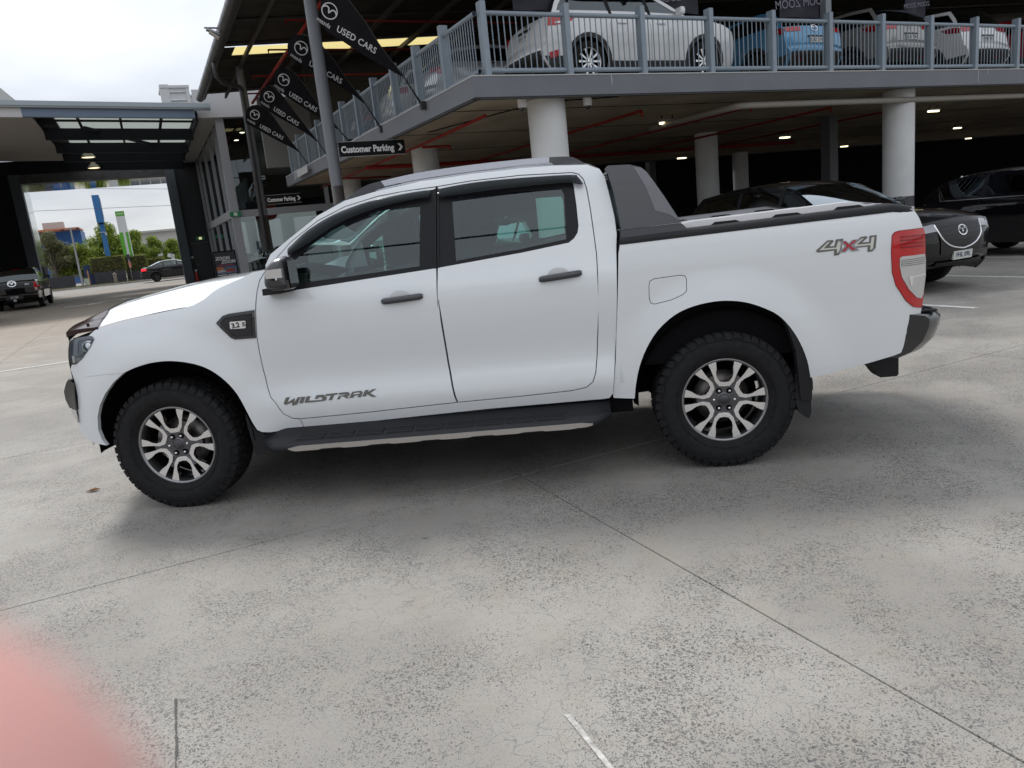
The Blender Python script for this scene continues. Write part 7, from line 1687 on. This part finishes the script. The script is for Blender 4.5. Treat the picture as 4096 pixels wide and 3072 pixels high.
rear_mazda('parked_hatchback', 'hatch', 'blue hatchback parked tail-out behind the deck railing', BLU, 11.72, 8.35 + 2.15, 'CAZ 11F', hsc=1.06); rear_mazda('parked_suv', 'suv', 'warm grey SUV parked tail-out beside the blue hatchback', GRY, 14.55, 8.2 + 2.34, 'EUU 70N', rim=GREYAL); rear_mazda('parked_suv', 'suv', 'white SUV parked tail-out between the grey SUV and the red car', WHT, 17.35, 8.25 + 2.34, 'EWT 47C'); rear_mazda('parked_hatchback', 'hatch', 'red hatchback parked tail-out at the far end of the deck row', REDC, 20.2, 8.4 + 2.15, 'DVM 32K', hsc=1.06)
for (a, b, pm, kd, lab) in ((6.4, 12.3, SLV, 'hatch', 'silver hatchback parked tail-out behind the deck side railing'), (6.6, 15.2, WHT, 'suv', 'white SUV parked tail-out behind the deck side railing near the second flag'), (6.4, 18.2, DGP, 'hatch', 'charcoal hatchback parked tail-out behind the third flag')):
    car, F, Y, D, hw = make_car('parked_car', kd, lab, 'car', pm, W(a, b, ZD), YR, 'cars on the upper deck', lines=False); number_plate(car, F['tailgate'], .7, .5, '')
    xr = D['tailgate'][0][0]; zt_ = D['tailgate'][0][1]
    for sg in (-1, 1): panel('tail_light', [(xr - .03, zt_ - .02), (xr + .2, zt_ + .02), (xr + .16, zt_ - .14), (xr - .05, zt_ - .16)], Y, sg, REDL, car, res=.08, flange=.02, off=.01)
    for v0, v1 in ((.02, .2), (.8, .98)): patch(car, F['tailgate'], 'tail_light', REDL, .06, .4, v0, v1, .01, 2, 4)
# --- dark car inside the showroom
car, F, Y, D, hw = make_car('display_car', 'suv', 'dark display car standing inside the showroom glass', 'car', DGP, W(4.6, 33.0, .03), yaw_to(-.8, -.6), 'showroom cars', lines=False)
# --- scooter by the white column
t = empty('scooter', W(14.95, 7.55), yaw_to(.15, -1), 'parked motor scooter with chrome mirror and headlamp beside the white column', 'scooter')
SCB = mat('scooter_dark', (.02, .025, .03), .35, coat=.6)
q = MB(); q.smooth = True; q.tube([(.62, 0, .28), (.55, 0, .62), (.46, 0, .95), (.44, 0, 1.02)], [.03, .07, .09, .05], 10); q.build('front_fairing', SCB, t)
q = MB(); q.smooth = True; q.tube([(.42, 0, .34), (.05, 0, .30), (-.25, 0, .34)], [.12, .15, .16], 10); q.tube([(-.15, 0, .40), (-.40, 0, .62), (-.75, 0, .66)], [.14, .19, .10], 10); q.build('body', SCB, t)
q = MB(); q.box((-.38, 0, .80), (.66, .26, .09), bev=.04); q.build('seat', CLOTH, t)
for x in (.66, -.62):
    q = MB(); q.smooth = True; q.lathe([(.13, .04), (.20, .055), (.225, .03), (.225, -.03), (.20, -.055), (.13, -.04)], 24, 'y', (x, 0, .228)); q.build('wheel', RUBBER, t); q = MB(); q.smooth = True; q.lathe([(.001, .03), (.13, .035), (.13, -.035), (.001, -.03)], 20, 'y', (x, 0, .228)); q.build('rim', SILVER, t)
q = MB(); q.tube([(.40, -.33, 1.06), (.44, -.1, 1.02), (.44, .1, 1.02), (.40, .33, 1.06)], .016, 8); q.build('handlebar', CHROME, t)
q = MB(); q.smooth = True; q.lathe([(.001, .07), (.07, .06), (.085, .03), (.06, -.05), (.001, -.07)], 20, 'x', (.56, -.08, 1.0)); q.build('headlamp', CHROME, t)
for s_ in (-1, 1):
    q = MB(); q.smooth = True; q.tube([(.42, s_*.24, 1.05), (.42, s_*.30, 1.22), (.43, s_*.36, 1.36)], .008, 6); q.build('mirror_stem', CHROME, t); q = MB(); q.smooth = True; q.lathe([(.001, .03), (.06, .02), (.075, -.005), (.001, -.01)], 18, 'x', (.44, s_*.37, 1.43)); q.build('mirror', CHROME, t)
q = MB(); q.smooth = True; q.lathe([(.001, .04), (.035, .03), (.04, 0), (.001, -.03)], 12, 'x', (.55, .16, 1.03)); q.lathe([(.001, .04), (.035, .03), (.04, 0), (.001, -.03)], 12, 'x', (.55, -.24, 1.06)); q.build('indicator', mat('amber_lens', (.6, .3, .05), .2), t)
# ------------------------------------------------------------------ the photographer's hand: one fingertip reaches over the corner of the lens
def cam_pt(x, y, z): return Vector(CAM) + (_r*x + _u*y - _f*z)*.001      # millimetres beside the lens, z backwards
SKIN = mat('skin', (.66, .35, .32), .6); 
_b = SKIN.node_tree.nodes['Principled BSDF']; _b.inputs['Subsurface Weight'].default_value = .25; _b.inputs['Subsurface Radius'].default_value = (.004, .0015, .001)
V, E_, RD_ = [], [], []
def chain(pts, rads, start=None):
    k = start
    for p_, r_ in zip(pts, rads):
        V.append(cam_pt(*p_)); RD_.append(r_*.001)
        if k is not None: E_.append((k, len(V) - 1))
        k = len(V) - 1
    return k
wr = chain([(-118, -150, 88)], [27]); pc = chain([(-96, -112, 66)], [30], wr)
base = [(-66, -62, 32), (-82, -68, 44), (-98, -76, 56), (-112, -86, 68)]
ends = [[(-42, -36, 6), (-25, -21, -8), (-7.2, -5.95, -14)], [(-64, -36, 22), (-50, -22, 12), (-42, -12, 10)], [(-84, -44, 38), (-72, -28, 30), (-66, -18, 30)], [(-104, -60, 54), (-96, -46, 48), (-92, -38, 50)]]
for bp, en in zip(base, ends):
    k = chain([bp], [10.5], pc); chain(en, [8.8, 8.2, 7.8], k)
chain([(-92, -128, 36), (-70, -120, 16), (-52, -104, 4)], [13, 10.5, 7.5], pc)
me = bpy.data.meshes.new('hand_skeleton'); me.from_pydata(V, E_, []); ho = bpy.data.objects.new('hand_skeleton', me); COL.objects.link(ho)
sk = ho.modifiers.new('skin', 'SKIN'); sk.use_smooth_shade = True
for i, v in enumerate(me.skin_vertices[0].data): v.radius = (RD_[i], RD_[i]); v.use_root = (i == 0)
sb_ = ho.modifiers.new('sub', 'SUBSURF'); sb_.levels = 2; sb_.render_levels = 2
bpy.context.view_layer.update(); dg = bpy.context.evaluated_depsgraph_get()
hm = bpy.data.meshes.new_from_object(ho.evaluated_get(dg)); bpy.data.objects.remove(ho)
hand = link('hand', hm, SKIN); tag(hand, 'pink out-of-focus fingertip of the photographer covering the lens corner', 'hand')
